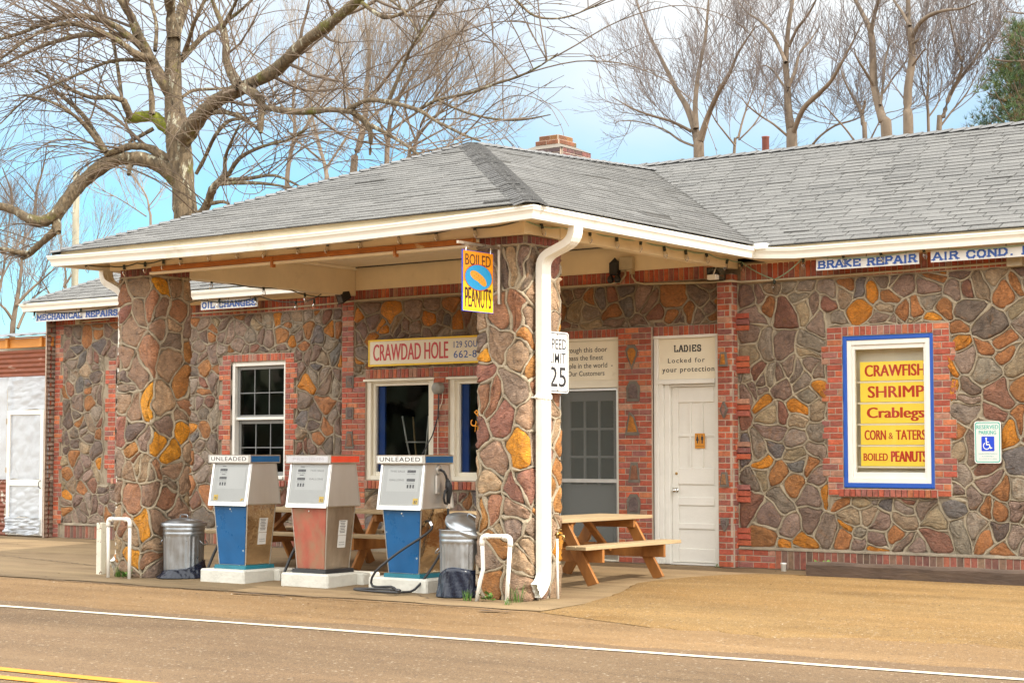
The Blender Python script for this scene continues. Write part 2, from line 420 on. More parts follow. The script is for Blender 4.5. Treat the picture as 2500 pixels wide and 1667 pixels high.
M['pvc'] = mat('pvc_white', (0.80, 0.78, 0.72), 0.35, var=0.05, stain=(0.5, 0.45, 0.36), sscale=11, spos=(0.7, 0.8))
M['signwhite'] = mat('sign_white', (0.68, 0.67, 0.64), 0.35, var=0.04, stain=(0.6, 0.56, 0.46), sscale=6, spos=(0.68, 0.9))
M['signcream'] = mat('sign_cream', (0.80, 0.73, 0.57), 0.45, var=0.04, stain=(0.58, 0.5, 0.36), sscale=4, spos=(0.6, 0.9))
M['yellow'] = mat('sign_yellow', (0.95, 0.72, 0.07), 0.4, var=0.05)
M['ysign'] = mat('sign_bright_yellow', (0.88, 0.60, 0.012), 0.35, var=0.03)
M['orange'] = mat('sign_orange', (0.95, 0.37, 0.008), 0.35)
M['skyblue'] = mat('sign_sky_blue', (0.02, 0.36, 0.72), 0.35)
M['deepred'] = mat('sign_red', (0.52, 0.02, 0.012), 0.4)
M['navy'] = mat('sign_navy', (0.010, 0.07, 0.32), 0.4, var=0.15)
M['teal'] = mat('sign_teal', (0.01, 0.42, 0.33), 0.4)
M['sblue'] = mat('sign_blue', (0.006, 0.05, 0.55), 0.4)
M['letterwhite'] = mat('letter_white', (0.78, 0.77, 0.72), 0.4)
M['lampmetal'] = mat('black_metal', (0.014, 0.014, 0.016), 0.4)
M['conduit'] = mat('conduit_paint', (0.46, 0.40, 0.28), 0.5, var=0.2, vscale=5)
M['chrome'] = mat('chrome', (0.72, 0.72, 0.7), 0.15, 1.0)
M['stoolsteel'] = mat('stool_steel', (.70, .70, .66), .35, .3)
M['wire'] = mat('wire_dark', (0.03, 0.04, 0.03), 0.6)
M['greenwire'] = mat('wire_green', (0.30, 0.42, 0.30), 0.5)
M['bark'] = mat('bark', (0.13, 0.094, 0.054), 0.9, var=0.72, vscale=13, bump=1.0, bscale=16, bdist=0.08, stretch=(1, 1, 0.3), stain=(0.36, 0.34, 0.25), sscale=7.5, spos=(0.58, 0.62), moss=(.11, .105, .012))
M['moss'] = mat('moss', (0.14, 0.15, 0.012), 0.95, var=0.5, vscale=14, bump=1.0, bscale=30)
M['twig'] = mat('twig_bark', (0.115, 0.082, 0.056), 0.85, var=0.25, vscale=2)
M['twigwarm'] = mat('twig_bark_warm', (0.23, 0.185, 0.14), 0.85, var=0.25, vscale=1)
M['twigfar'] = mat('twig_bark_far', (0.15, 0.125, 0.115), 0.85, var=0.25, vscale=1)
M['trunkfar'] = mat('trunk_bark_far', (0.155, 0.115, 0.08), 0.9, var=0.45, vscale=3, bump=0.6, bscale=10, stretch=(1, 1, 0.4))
M['needle'] = mat('pine_needles', attr=True, rough=0.7, var=0.2)
M['leaf'] = mat('weed_leaf', attr=True, rough=0.6, var=0.2)
M['pole'] = mat('pole_wood', (0.24, 0.22, 0.16), 0.85, var=0.3, vscale=6, stretch=(1, 1, 0.2))
M['vent'] = mat('vent_clay', (0.20, 0.06, 0.04), 0.7, var=0.2)
M['meter'] = mat('grey_cast', (0.26, 0.25, 0.22), 0.5, var=0.15)

def glass_mat(name, tint, rough=0.02, refl=1.0):
    m = bpy.data.materials.new(name); m.use_nodes = True
    t = m.node_tree; t.nodes.clear()
    o = t.nodes.new('ShaderNodeOutputMaterial'); mx = t.nodes.new('ShaderNodeMixShader')
    fr = t.nodes.new('ShaderNodeFresnel'); fr.inputs[0].default_value = 1.5
    ml = t.nodes.new('ShaderNodeMath'); ml.operation = 'MULTIPLY'; ml.inputs[1].default_value = refl
    tr = t.nodes.new('ShaderNodeBsdfTransparent'); tr.inputs[0].default_value = (*tint, 1)
    gl = t.nodes.new('ShaderNodeBsdfGlossy'); gl.inputs['Roughness'].default_value = rough
    t.links.new(fr.outputs[0], ml.inputs[0]); t.links.new(ml.outputs[0], mx.inputs[0])
    t.links.new(tr.outputs[0], mx.inputs[1]); t.links.new(gl.outputs[0], mx.inputs[2]); t.links.new(mx.outputs[0], o.inputs[0])
    return m
M['glass'] = glass_mat('window_glass', (0.8, 0.83, 0.82), .02, 1.7)
def screen_mat():
    m = bpy.data.materials.new('insect_screen'); m.use_nodes = True; t = m.node_tree; b = t.nodes['Principled BSDF']; o = [n for n in t.nodes if n.type == 'OUTPUT_MATERIAL'][0]
    b.inputs['Base Color'].default_value = (.15, .165, .15, 1); b.inputs['Roughness'].default_value = .6
    tr = t.nodes.new('ShaderNodeBsdfTransparent'); mx = t.nodes.new('ShaderNodeMixShader'); mx.inputs[0].default_value = .46
    t.links.new(tr.outputs[0], mx.inputs[1]); t.links.new(b.outputs[0], mx.inputs[2]); t.links.new(mx.outputs[0], o.inputs[0]); return m
M['screen'] = screen_mat()
M['bulb'] = glass_mat('bulb_glass', (0.9, 0.9, 0.9))
def plastic_mat():
    m = bpy.data.materials.new('plastic_sheeting'); m.use_nodes = True
    t = m.node_tree; b = t.nodes['Principled BSDF']; o = [n for n in t.nodes if n.type == 'OUTPUT_MATERIAL'][0]
    b.inputs['Base Color'].default_value = (0.54, 0.57, 0.62, 1); b.inputs['Roughness'].default_value = 0.3
    n = t.nodes.new('ShaderNodeTexNoise'); n.inputs['Scale'].default_value = 5; n.inputs['Detail'].default_value = 5; n.inputs['Distortion'].default_value = 1.2
    tcn = t.nodes.new('ShaderNodeTexCoord'); mpn = t.nodes.new('ShaderNodeMapping'); mpn.inputs['Scale'].default_value = (1.6, 1, 0.6)
    t.links.new(tcn.outputs['Object'], mpn.inputs[0]); t.links.new(mpn.outputs[0], n.inputs['Vector'])
    bp = t.nodes.new('ShaderNodeBump'); bp.inputs['Strength'].default_value = 0.3; bp.inputs['Distance'].default_value = 0.05
    t.links.new(n.outputs['Fac'], bp.inputs['Height']); t.links.new(bp.outputs[0], b.inputs['Normal'])
    tr = t.nodes.new('ShaderNodeBsdfTransparent'); tr.inputs[0].default_value = (0.8, 0.85, 0.9, 1)
    mx = t.nodes.new('ShaderNodeMixShader'); mx.inputs[0].default_value = 0.72
    t.links.new(tr.outputs[0], mx.inputs[1]); t.links.new(b.outputs[0], mx.inputs[2]); t.links.new(mx.outputs[0], o.inputs[0])
    return m
M['plastic'] = plastic_mat()

def ground_mat(name, c1, c2, c3, sc=0.7, chips=True, bumpy=0.5):
    """tan chip seal: broad stains, grit in two sizes, stretched streaks along the road"""
    m = bpy.data.materials.new(name); m.use_nodes = True
    t = m.node_tree; N = t.nodes; L = t.links; b = N['Principled BSDF']; b.inputs['Roughness'].default_value = 0.88
    b.inputs['Specular IOR Level'].default_value = 0.25
    tcn = N.new('ShaderNodeTexCoord'); v = tcn.outputs['Object']
    def noise(scale, det, stretch=None):
        n = N.new('ShaderNodeTexNoise'); n.inputs['Scale'].default_value = scale; n.inputs['Detail'].default_value = det; n.inputs['Roughness'].default_value = 0.62
        if stretch:
            mp_ = N.new('ShaderNodeMapping'); mp_.inputs['Scale'].default_value = stretch; L.new(v, mp_.inputs[0]); L.new(mp_.outputs[0], n.inputs['Vector'])
        else:
            L.new(v, n.inputs['Vector'])
        return n.outputs['Fac']
    def ramp(f, p0, p1):
        r_ = N.new('ShaderNodeValToRGB'); r_.color_ramp.elements[0].position = p0; r_.color_ramp.elements[1].position = p1; L.new(f, r_.inputs[0]); return r_.outputs[0]
    def mix(f, a, b_, mode='MIX', k=None):
        mx = N.new('ShaderNodeMixRGB'); mx.blend_type = mode
        if f is None: mx.inputs[0].default_value = k
        else: L.new(f, mx.inputs[0])
        for i, q in ((1, a), (2, b_)):
            if isinstance(q, tuple): mx.inputs[i].default_value = (*q, 1)
            else: L.new(q, mx.inputs[i])
        return mx.outputs[0]
    col = mix(ramp(noise(sc, 7, (0.35, 1, 1)), 0.36, 0.64), c1, c2)
    col = mix(ramp(noise(2.6, 6, (0.5, 1.4, 1)), 0.5, 0.75), col, c3)
    def mr_(f, lo, hi):
        q = N.new('ShaderNodeMapRange'); q.inputs[1].default_value = 0.3; q.inputs[2].default_value = 0.7; q.inputs[3].default_value = lo; q.inputs[4].default_value = hi; L.new(f, q.inputs[0]); return q.outputs[0]
    col = mix(None, col, mr_(noise(.33, 5, (.3, 1, 1)), .78, 1.2), 'MULTIPLY', 1.0)
    col = mix(None, col, mr_(noise(1.1, 6, (.2, 2.6, 1)), .82, 1.18), 'MULTIPLY', 1.0)
    col = mix(None, col, mr_(noise(75, 3), .86, 1.14), 'MULTIPLY', 1.0)
    st = ramp(noise(.9, 9, (.45, 1.2, 1)), .55, .66)
    hs = N.new('ShaderNodeMath'); hs.operation = 'MULTIPLY'; hs.inputs[1].default_value = .42; L.new(st, hs.inputs[0])
    col = mix(hs.outputs[0], col, (c3[0] * .5, c3[1] * .5, c3[2] * .5))
    if chips:
        for scale, cc, p, k in ((150, (c2[0] * 1.6, c2[1] * 1.6, c2[2] * 1.6), (0.78, 0.82), .6), (170, (c1[0] * .4, c1[1] * .38, c1[2] * .36), (0.82, 0.86), .6), (60, (0.45, 0.38, 0.28), (0.980, 0.984), .45), (48, (.06, .04, .03), (.975, .98), .6)):
            vo = N.new('ShaderNodeTexVoronoi'); vo.inputs['Scale'].default_value = scale; L.new(v, vo.inputs['Vector'])
            sp = N.new('ShaderNodeSeparateColor'); L.new(vo.outputs['Color'], sp.inputs[0])
            f = ramp(sp.outputs[0], *p)
            hf = N.new('ShaderNodeMath'); hf.operation = 'MULTIPLY'; hf.inputs[1].default_value = k; L.new(f, hf.inputs[0])
            col = mix(hf.outputs[0], col, cc)
    L.new(col, b.inputs['Base Color'])
    bp = N.new('ShaderNodeBump'); bp.inputs['Strength'].default_value = bumpy; bp.inputs['Distance'].default_value = 0.02
    L.new(noise(48, 4), bp.inputs['Height']); L.new(bp.outputs[0], b.inputs['Normal'])
    return m
M['ground'] = ground_mat('tan_grit', (0.175, 0.104, 0.045), (0.200, 0.124, 0.058), (0.148, 0.084, 0.033))
M['gravel'] = ground_mat('tan_gravel_apron', (0.204, 0.117, 0.040), (0.234, 0.147, 0.059), (0.177, 0.094, 0.027), sc=0.9, bumpy=0.9)
M['road'] = ground_mat('worn_asphalt', (0.124, 0.077, 0.041), (0.144, 0.094, 0.051), (0.112, 0.069, 0.036), sc=0.5)
M['slab'] = ground_mat('concrete_slab', (0.248, 0.175, 0.093), (0.222, 0.153, 0.084), (0.162, 0.107, 0.057), sc=0.9, chips=False, bumpy=0.2)
M['linewhite'] = mat('road_paint_white', (0.55, 0.49, 0.37), 0.7, var=0.15, vscale=5, stain=(0.25, 0.18, 0.11), sscale=26, spos=(0.56, 0.68), bump=0.3)
M['lineyellow'] = mat('road_paint_yellow', (0.52, 0.20, 0.004), 0.7, var=0.12, vscale=5, stain=(0.36, 0.25, 0.1), sscale=30, spos=(0.66, 0.74), bump=0.3)
M['tar'] = mat('tar_crack', (0.09, 0.06, 0.04), 0.9)
#--GEOMETRY--

# ================================================================== THE GROUND
rng = random.Random(7)
def sheet(name, xs, ys, zf, m, kind='structure', label=None):
    mb = MB(); nx = len(xs)
    vs = [(x, y, zf(x, y)) for y in ys for x in xs]
    fs = [(j * nx + i, j * nx + i + 1, (j + 1) * nx + i + 1, (j + 1) * nx + i) for j in range(len(ys) - 1) for i in range(nx - 1)]
    mb.add(vs, fs)
    return tag(mb.build(name, m, smooth=True), label, None, None, kind)
gx = [-900, -300, -120, -60, -30, -15, 0, 15, 30, 60, 120, 300, 900]
gy = [-300, -100, -40, -15, -6, -3, 0, 6, 20, 60, 150, 400, 1500]
sheet('ground', gx, gy, lambda x, y: gz(y) - 0.012, M['ground'])
def wob(x, s, a):
    return a * (math.sin(x * 1.3 + s) + 0.6 * math.sin(x * 3.1 + 2 * s) + 0.4 * math.sin(x * 7.7 + 3 * s))
def strip(name, x0, x1, f0, f1, n, m, lift, kind='structure', rows=4):
    mb = MB(); vs = []; fs = []
    for i in range(n + 1):
        x = x0 + (x1 - x0) * i / n
        a, b = f0(x), f1(x)
        for j in range(rows + 1):
            y = a + (b - a) * j / rows
            vs.append((x, y, gz(y) + lift))
    for i in range(n):
        for j in range(rows):
            p = i * (rows + 1) + j
            fs.append((p, p + rows + 1, p + rows + 2, p + 1))
    mb.add(vs, fs)
    return tag(mb.build(name, m, smooth=True), kind=kind)
def line_y(x): return -7.08 + 0.045 * x
strip('road', -90, 60, lambda x: -14.5 + 0.045 * x, lambda x: line_y(x) + 0.42 + wob(x, 1, 0.07), 700, M['road'], -0.006)
strip('road_edge_line', -90, 60, lambda x: line_y(x) - 0.05 + wob(x * 2, 4, 0.005), lambda x: line_y(x) + 0.05 + wob(x * 2.3, 2, 0.005), 500, M['linewhite'], 0.0, rows=1)
strip('road_centre_line', -90, 60, lambda x: -10.50 + 0.047 * x, lambda x: -10.37 + 0.047 * x + wob(x, 2, 0.004), 400, M['lineyellow'], 0.0, rows=1)
strip('road_centre_line', -90, 60, lambda x: -10.80 + 0.047 * x, lambda x: -10.67 + 0.047 * x + wob(x, 5, 0.004), 400, M['lineyellow'], 0.0, rows=1)
# the forecourt slab under the canopy and along the wall
strip('forecourt_slab', -13.6, 0.62, lambda x: -4.86 + wob(x, 3, 0.03), lambda x: 0.0, 240, M['slab'], -0.004, rows=20)
strip('forecourt_slab', 0.62, 7.0, lambda x: -0.72 + wob(x, 3, 0.02), lambda x: 0.0, 60, M['slab'], -0.004, rows=6)
# raised gravel apron beside the slab
def apron():
    edge = [(0.62, -4.9), (0.66, -4.37), (0.5, -3.5), (0.22, -2.75), (0.03, -2.3), (0.06, -1.85), (0.16, -1.45), (0.34, -1.05), (0.6, -0.8), (1.2, -0.62), (2.5, -0.6), (7, -0.6)]
    mb = MB(); vs = []; fs = []
    r_ = random.Random(3)
    pts = []
    for (a, b) in zip(edge, edge[1:]):
        k = max(2, int(math.hypot(b[0] - a[0], b[1] - a[1]) / 0.12))
        for i in range(k):
            t = i / k; pts.append((a[0] + (b[0] - a[0]) * t + r_.uniform(-.02, .02), a[1] + (b[1] - a[1]) * t + r_.uniform(-.02, .02)))
    pts.append(edge[-1])
    far = [(2.2 + 5.5 * i / (len(pts) - 1), -5.45 + 0.2 * i / (len(pts) - 1) + wob(i * .12, 2, .10)) for i in range(len(pts))]
    prof = [(0.0, -0.01), (0.012, 0.012), (0.03, 0.026), (0.08, 0.034), (0.22, 0.036), (0.5, 0.024), (0.78, 0.010), (0.96, -0.008), (1.0, -0.03)]
    for ii, (p, q) in enumerate(zip(pts, far)):
        for t, h in prof:
            h = h if h < 0 else h * (1 - math.exp(-ii / 6)) - .008 * math.exp(-ii / 6)
            x = p[0] + (q[0] - p[0]) * t; y = p[1] + (q[1] - p[1]) * t
            vs.append((x, y, gz(y) + h))
    k = len(prof)
    for i in range(len(pts) - 1):
        for j in range(k - 1):
            fs.append((i * k + j, i * k + j + 1, (i + 1) * k + j + 1, (i + 1) * k + j))
    mb.add(vs, fs)
    return tag(mb.build('gravel_apron', M['gravel'], smooth=True), kind='structure')
apron()
def crack(pts, wd, name='pavement_crack', m='tar'):
    mb = MB(); r_ = random.Random(int(pts[0][0] * 100)); vs = []; fs = []; P = []
    for a, b in zip(pts, pts[1:]):
        k = max(2, int(math.hypot(b[0] - a[0], b[1] - a[1]) / 0.08))
        P += [(a[0] + (b[0] - a[0]) * i / k + r_.uniform(-.012, .012), a[1] + (b[1] - a[1]) * i / k + r_.uniform(-.015, .015)) for i in range(k)]
    for (x, y) in P:
        q = wd * r_.uniform(0.2, 1.3)
        h = 0.003 if x < 0.6 else 0.042
        vs += [(x, y - q, gz(y) + h), (x, y + q, gz(y) + h)]
    fs = [(2 * i, 2 * i + 2, 2 * i + 3, 2 * i + 1) for i in range(len(P) - 1)]
    return mb.add(vs, fs)
mbc = MB()
for pts, wd in (([(-12.6, -2.5), (-9.5, -2.9), (-6.6, -3.5), (-5.9, -3.9)], .012), ([(-11, -3.6), (-9.2, -3.75)], .02),
                ([(-8.5, -1.6), (-7.6, -1.9)], .025), ([(-6.4, -4.93), (-4.5, -4.95), (-3.0, -4.9), (-1.6, -4.97), (-.4, -4.93), (.55, -5.0)], .014), ([(-3.2, -5.02), (-2.4, -4.99)], .03), ([(.1, -5.12), (.5, -5.06)], .03), ([(-1.4, -4.2), (-1.0, -4.5), (-.9, -4.86)], .008), ([(-5.0, -3.4), (-4.3, -3.1), (-4.0, -2.2), (-3.6, -1.0)], .006)):
    a = crack(pts, wd); mbc.add(a.v, a.f)
tag(mbc.build('pavement_cracks', M['tar']), kind='structure')
# leaf litter and grit along the kerbless edge
mbl = MB(); r_ = random.Random(11)
for i in range(420):
    x = r_.uniform(-12, 5); y = r_.choice([r_.gauss(-5.2, 0.35), r_.uniform(-6.6, -0.3), r_.gauss(-0.12, 0.08), r_.gauss(-0.75, .1) if x > 1 else r_.uniform(-6.6, -4.9)])
    if y > -0.03: continue
    s = r_.uniform(0.006, 0.02); an = r_.uniform(0, 6.3); z = gz(y) + 0.004 + (0.04 if x > 0.7 else 0)
    c = r_.choice([(.16, .07, .03), (.1, .06, .035), (.45, .4, .33), (.22, .12, .05), (.08, .05, .03)])
    dx, dy = math.cos(an) * s, math.sin(an) * s
    mbl.add([(x - dx, y - dy, z), (x + dy * .5, y - dx * .5, z + s * .35), (x + dx, y + dy, z + .002), (x - dy * .5, y + dx * .5, z + s * .2)], [(0, 1, 2, 3)], 0, c)
tag(mbl.build('leaf_litter', M['leaf']), 'dry leaf bits and grit scattered over the forecourt', 'litter', kind='stuff')

# ================================================================== STONE AND BRICK WORK
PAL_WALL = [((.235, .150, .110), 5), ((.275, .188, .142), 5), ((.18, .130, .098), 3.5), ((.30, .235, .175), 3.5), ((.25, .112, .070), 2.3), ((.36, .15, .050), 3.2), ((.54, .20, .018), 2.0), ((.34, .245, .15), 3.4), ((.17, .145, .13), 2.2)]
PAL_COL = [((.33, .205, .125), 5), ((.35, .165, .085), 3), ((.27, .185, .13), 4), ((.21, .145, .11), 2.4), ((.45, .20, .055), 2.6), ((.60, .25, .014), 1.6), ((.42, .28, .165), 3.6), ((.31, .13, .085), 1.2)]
PAL_BRICK = [((.36, .078, .042), 6), ((.43, .098, .042), 4), ((.31, .092, .062), 4), ((.47, .15, .065), 2.5), ((.27, .10, .08), 2.5), ((.40, .20, .13), 1.8)]
PAL_BASE = [((.24, .075, .048), 4), ((.18, .075, .055), 4), ((.29, .09, .05), 3), ((.14, .08, .055), 3), ((.19, .11, .07), 2)]
def pick(pal, r_):
    t = r_.uniform(0, sum(q for _, q in pal))
    for c, q in pal:
        t -= q
        if t <= 0: break
    k = r_.uniform(0.82, 1.18)
    return (c[0] * k, c[1] * k * r_.uniform(.95, 1.05), c[2] * k)
def clip(poly, a, b, c, tg=None):
    out = []; n = len(poly)
    for i in range(n):
        x, y, t = poly[i]; X, Y, _ = poly[(i + 1) % n]
        d = a * x + b * y - c; D = a * X + b * Y - c
        if d <= 0:
            out.append((x, y, t))
            if D > 0:
                k = d / (d - D); out.append((x + (X - x) * k, y + (Y - y) * k, tg))
        elif D <= 0:
            k = d / (d - D); out.append((x + (X - x) * k, y + (Y - y) * k, t))
    return out
def area(p):
    return 0.5 * sum(p[i][0] * p[(i + 1) % len(p)][1] - p[(i + 1) % len(p)][0] * p[i][1] for i in range(len(p)))
def stone_panel(mb, u0, u1, v0, v1, xf_, size, seed, pal, rects=(), joint=0.013, h=0.027, bead=0.0115, bh=0.021, orange=None):
    """rubble stones with raised mortar beads over the rectangle, leaving the rects free; stone = material 0, mortar = 1"""
    r_ = random.Random(seed)
    q1, q2, q3, q4 = (r_.uniform(0, 6.28) for _ in range(4))
    def xf(u, v, d):                     # bend the straight joints a little, less so near the panel's edge
        e = min(1, min(u - u0, u1 - u) / .12, min(v - v0, v1 - v) / .12); e = max(e, 0)
        a = .020 * math.sin(v * 11 + q1 + 2.2 * math.sin(u * 5 + q3)) + .010 * math.sin(v * 27 + u * 9 + q2)
        b = .018 * math.sin(u * 12 + q2 + 2.2 * math.sin(v * 6 + q4)) + .009 * math.sin(u * 29 - v * 8 + q1)
        return xf_(u + a * e * size * 4.6, v + b * e * size * 4.6, d)
    sites = []
    nv = max(1, round((v1 - v0) / (size * 1.05))); dv = (v1 - v0) / nv
    nu = max(1, round((u1 - u0) / (size * .92))); du = (u1 - u0) / nu
    for j in range(nv):
        for i in range(nu):
            if r_.random() < 0.22 and nu > 3: continue
            sites.append((u0 + (i + 0.5 + (0.25 if j % 2 else -0.25)) * du + r_.uniform(-.46, .46) * du, v0 + (j + .5) * dv + r_.uniform(-.46, .46) * dv))
            if r_.random() < 0.26:
                sites.append((u0 + (i + r_.random()) * du, v0 + (j + r_.random()) * dv))
    G = {}
    cs = size * 1.6
    for k, (x, y) in enumerate(sites):
        G.setdefault((int(x // cs), int(y // cs)), []).append(k)
    for k, (x, y) in enumerate(sites):
        poly = [(u0, v0, -1), (u1, v0, -1), (u1, v1, -1), (u0, v1, -1)]
        gxi, gyi = int(x // cs), int(y // cs)
        nb = sorted((q for a in (-2, -1, 0, 1, 2) for b in (-2, -1, 0, 1, 2) for q in G.get((gxi + a, gyi + b), ()) if q != k), key=lambda q: (sites[q][0] - x) ** 2 + (sites[q][1] - y) ** 2)[:22]
        for q in nb:
            X, Y = sites[q]
            a, b = X - x, Y - y
            poly = clip(poly, a, b, (X * X + Y * Y - x * x - y * y) / 2, q)
        if len(poly) < 3: continue
        dead = False
        for (a0, a1, b0, b1) in rects:
            if min(p[0] for p in poly) < a1 - .004 and max(p[0] for p in poly) > a0 + .004 and min(p[1] for p in poly) < b1 - .004 and max(p[1] for p in poly) > b0 + .004:
                cand = [clip(poly, 1, 0, a0, -2), clip(poly, -1, 0, -a1, -2), clip(poly, 0, 1, b0, -2), clip(poly, 0, -1, -b1, -2)]
                cand = [c for c in cand if len(c) > 2]
                if not cand: dead = True; break
                poly = max(cand, key=area)
        if dead or area(poly) < 0.0025: continue
        # mortar beads
        for i in range(len(poly)):
            p, q = poly[i], poly[(i + 1) % len(poly)]
            t = p[2]
            if t is not None and t >= 0 and t < k: continue
            ln = math.hypot(q[0] - p[0], q[1] - p[1])
            if ln < 0.012: continue
            tx, ty = (q[0] - p[0]) / ln, (q[1] - p[1]) / ln
            ns = max(2, int(ln / 0.06)); vs = []; fs = []
            for s in range(ns + 1):
                f = s / ns; e = r_.uniform(-.004, .004) if 0 < s < ns else 0
                cx, cy = p[0] + (q[0] - p[0]) * f - ty * e, p[1] + (q[1] - p[1]) * f + tx * e
                bw = bead * r_.choice((.6, .85, 1, 1.25, 1.6)) * r_.uniform(.85, 1.15); hh = bh * r_.uniform(.85, 1.15)
                ex = 0.008 if s == ns else (-0.008 if s == 0 else 0)
                cx += tx * ex; cy += ty * ex
                for o_, d_ in ((1.25, 0.0), (.75, hh * .8), (0, hh), (-.75, hh * .8), (-1.25, 0.0)):
                    vs.append(xf(cx - ty * bw * o_, cy + tx * bw * o_, d_))
            for s in range(ns):
                for o_ in range(4):
                    b0_ = s * 5 + o_
                    fs.append((b0_, b0_ + 1, b0_ + 6, b0_ + 5))
            mb.add(vs, fs, 1)
        ins = poly
        n0 = list(poly)
        for i in range(len(n0)):
            p, q = n0[i], n0[(i + 1) % len(n0)]
            ln = math.hypot(q[0] - p[0], q[1] - p[1])
            if ln < 1e-6: continue
            a, b = (q[1] - p[1]) / ln, -(q[0] - p[0]) / ln
            ins = clip(ins, a, b, a * p[0] + b * p[1] - joint)
            if len(ins) < 3: break
        if len(ins) < 3 or area(ins) < .0012: continue
        P = [(p[0], p[1]) for p in ins]
        for it in range(2):
            Q = []
            for i in range(len(P)):
                a, b = P[i], P[(i + 1) % len(P)]
                Q += [(a[0] * .78 + b[0] * .22, a[1] * .78 + b[1] * .22), (a[0] * .22 + b[0] * .78, a[1] * .22 + b[1] * .78)]
            P = Q
        n = len(P); cx = sum(p[0] for p in P) / n; cy = sum(p[1] for p in P) / n
        col = pick(pal, r_)
        tiltu, tiltv = r_.uniform(-.07, .07), r_.uniform(-.07, .07)
        hh = h * r_.uniform(.7, 1.35)
        vs = []
        for (sc, dd, jit) in ((1.0, 0.0, 0), (.965, .66, .006), (.82, 1.0, .010), (.45, 1.08, .011)):
            for p in P:
                uu, vv = cx + (p[0] - cx) * sc, cy + (p[1] - cy) * sc
                d_ = hh * dd + (r_.uniform(-jit, jit) if jit else 0)
                if dd: d_ += (uu - cx) * tiltu + (vv - cy) * tiltv
                vs.append(xf(uu, vv, max(d_, 0.001)))
        vs.append(xf(cx, cy, hh * 1.08))
        fs = []
        for a in range(3):
            for i in range(n):
                j = (i + 1) % n
                fs.append((a * n + i, a * n + j, (a + 1) * n + j, (a + 1) * n + i))
        for i in range(n):
            fs.append((3 * n + i, 3 * n + (i + 1) % n, 4 * n))
        mb.add(vs, fs, 0, col)

def brick(mb, u0, u1, v0, v1, xf, d, r_, pal=None, jn=0.0055):
    c = pick(pal or PAL_BRICK, r_); e = r_.uniform(-.002, .002)
    a, b, p, q = u0 + jn, u1 - jn, v0 + jn, v1 - jn
    k = 0.004
    vs = [xf(a, p, 0), xf(b, p, 0), xf(b, q, 0), xf(a, q, 0), xf(a, p, d + e - k), xf(b, p, d + e - k), xf(b, q, d + e - k), xf(a, q, d + e - k),
          xf(a + k, p + k, d + e), xf(b - k, p + k, d + e), xf(b - k, q - k, d + e), xf(a + k, q - k, d + e)]
    fs = [(8, 9, 10, 11)]
    for i in range(4):
        j = (i + 1) % 4
        fs.append((i, j, 4 + j, 4 + i)); fs.append((4 + i, 4 + j, 8 + j, 8 + i))
    mb.add(vs, fs, 0, c)
def backing(mb, u0, u1, v0, v1, xf, d):
    vs = [xf(u0, v0, 0), xf(u1, v0, 0), xf(u1, v1, 0), xf(u0, v1, 0), xf(u0, v0, d), xf(u1, v0, d), xf(u1, v1, d), xf(u0, v1, d)]
    mb.add(vs, [(4, 5, 6, 7), (0, 1, 5, 4), (1, 2, 6, 5), (2, 3, 7, 6), (3, 0, 4, 7)], 1)
def running(mb, u0, u1, v0, v1, xf, seed, d=0.036, tooth=(0, 0), back=True, L=0.2, ch=0.071, pal=None, bd=0.028):
    """running bond; tooth = how far alternate groups of courses reach past either edge"""
    r_ = random.Random(seed)
    n = max(1, round((v1 - v0) / ch)); h = (v1 - v0) / n
    if back: backing(mb, u0, u1, v0, v1, xf, bd)
    for j in range(n):
        a, b = u0, u1
        g = (j // 3) % 2
        if tooth[0] and g: a -= tooth[0]
        if tooth[1] and g: b += tooth[1]
        if back and (a < u0 or b > u1) and j % 3 == 0:
            backing(mb, a, b, v0 + j * h + .001, v0 + min(j + 3, n) * h - .001, xf, bd - .001)
        x = a - (0.5 * L if j % 2 else 0)
        while x < b - 0.01:
            s, e = max(x, a), min(x + L, b)
            if b - e < 0.035: e = b
            if e - s > 0.025: brick(mb, s, e, v0 + j * h, v0 + (j + 1) * h, xf, d, r_, pal)
            x = e if e == b else x + L
def soldier(mb, u0, u1, v0, v1, xf, seed, d=0.036, back=True, wd=0.07, pal=None, bd=0.028):
    r_ = random.Random(seed)
    n = max(1, round((u1 - u0) / wd)); ww = (u1 - u0) / n
    if back: backing(mb, u0, u1, v0, v1, xf, bd)
    for i in range(n):
        brick(mb, u0 + i * ww, u0 + (i + 1) * ww, v0, v1, xf, d, r_, pal)
def inset_stone(mb, cx, cz, poly, xf, col, d=0.036):
    """a single decorative stone with a mortar bead, set into brickwork"""
    P = [(cx + x, cz + z) for x, z in poly]
    mb.prism(P, 0.0, d + .006, xf, 3)
    q = [(cx + x * .72, cz + z * .76) for x, z in poly]
    n = len(q); o = [xf(u, v, d + .003) for u, v in q] + [xf(cx + (u - cx) * .8, cz + (v - cz) * .8, d + .014) for u, v in q] + [xf(cx, cz, d + .018)]
    fs = [(i, (i + 1) % n, n + (i + 1) % n, n + i) for i in range(n)] + [(n + i, n + (i + 1) % n, 2 * n) for i in range(n)]
    mb.add(o, fs, 2, col)

# ================================================================== THE SERVICE STATION
B = thing('service_station', (-2.97, 0, 0), 'low service station of rubble stone and brick with grey shingle roof and pillared canopy', 'building')
XL, XR, YB = -12.2, 6.2, 6.9
ZE = 3.56
FX = fx(0)
openings = [(-10.77, -9.69, .95, 2.63), (-8.3, -7.22, .95, 2.63), (-5.72, -4.535, .96, 2.32), (-4.28, -3.1, .96, 2.32), (-2.62, -1.6, 0, 2.74), (-1.12, -.25, 0, 2.72), (1.372, 2.454, .943, 2.64)]
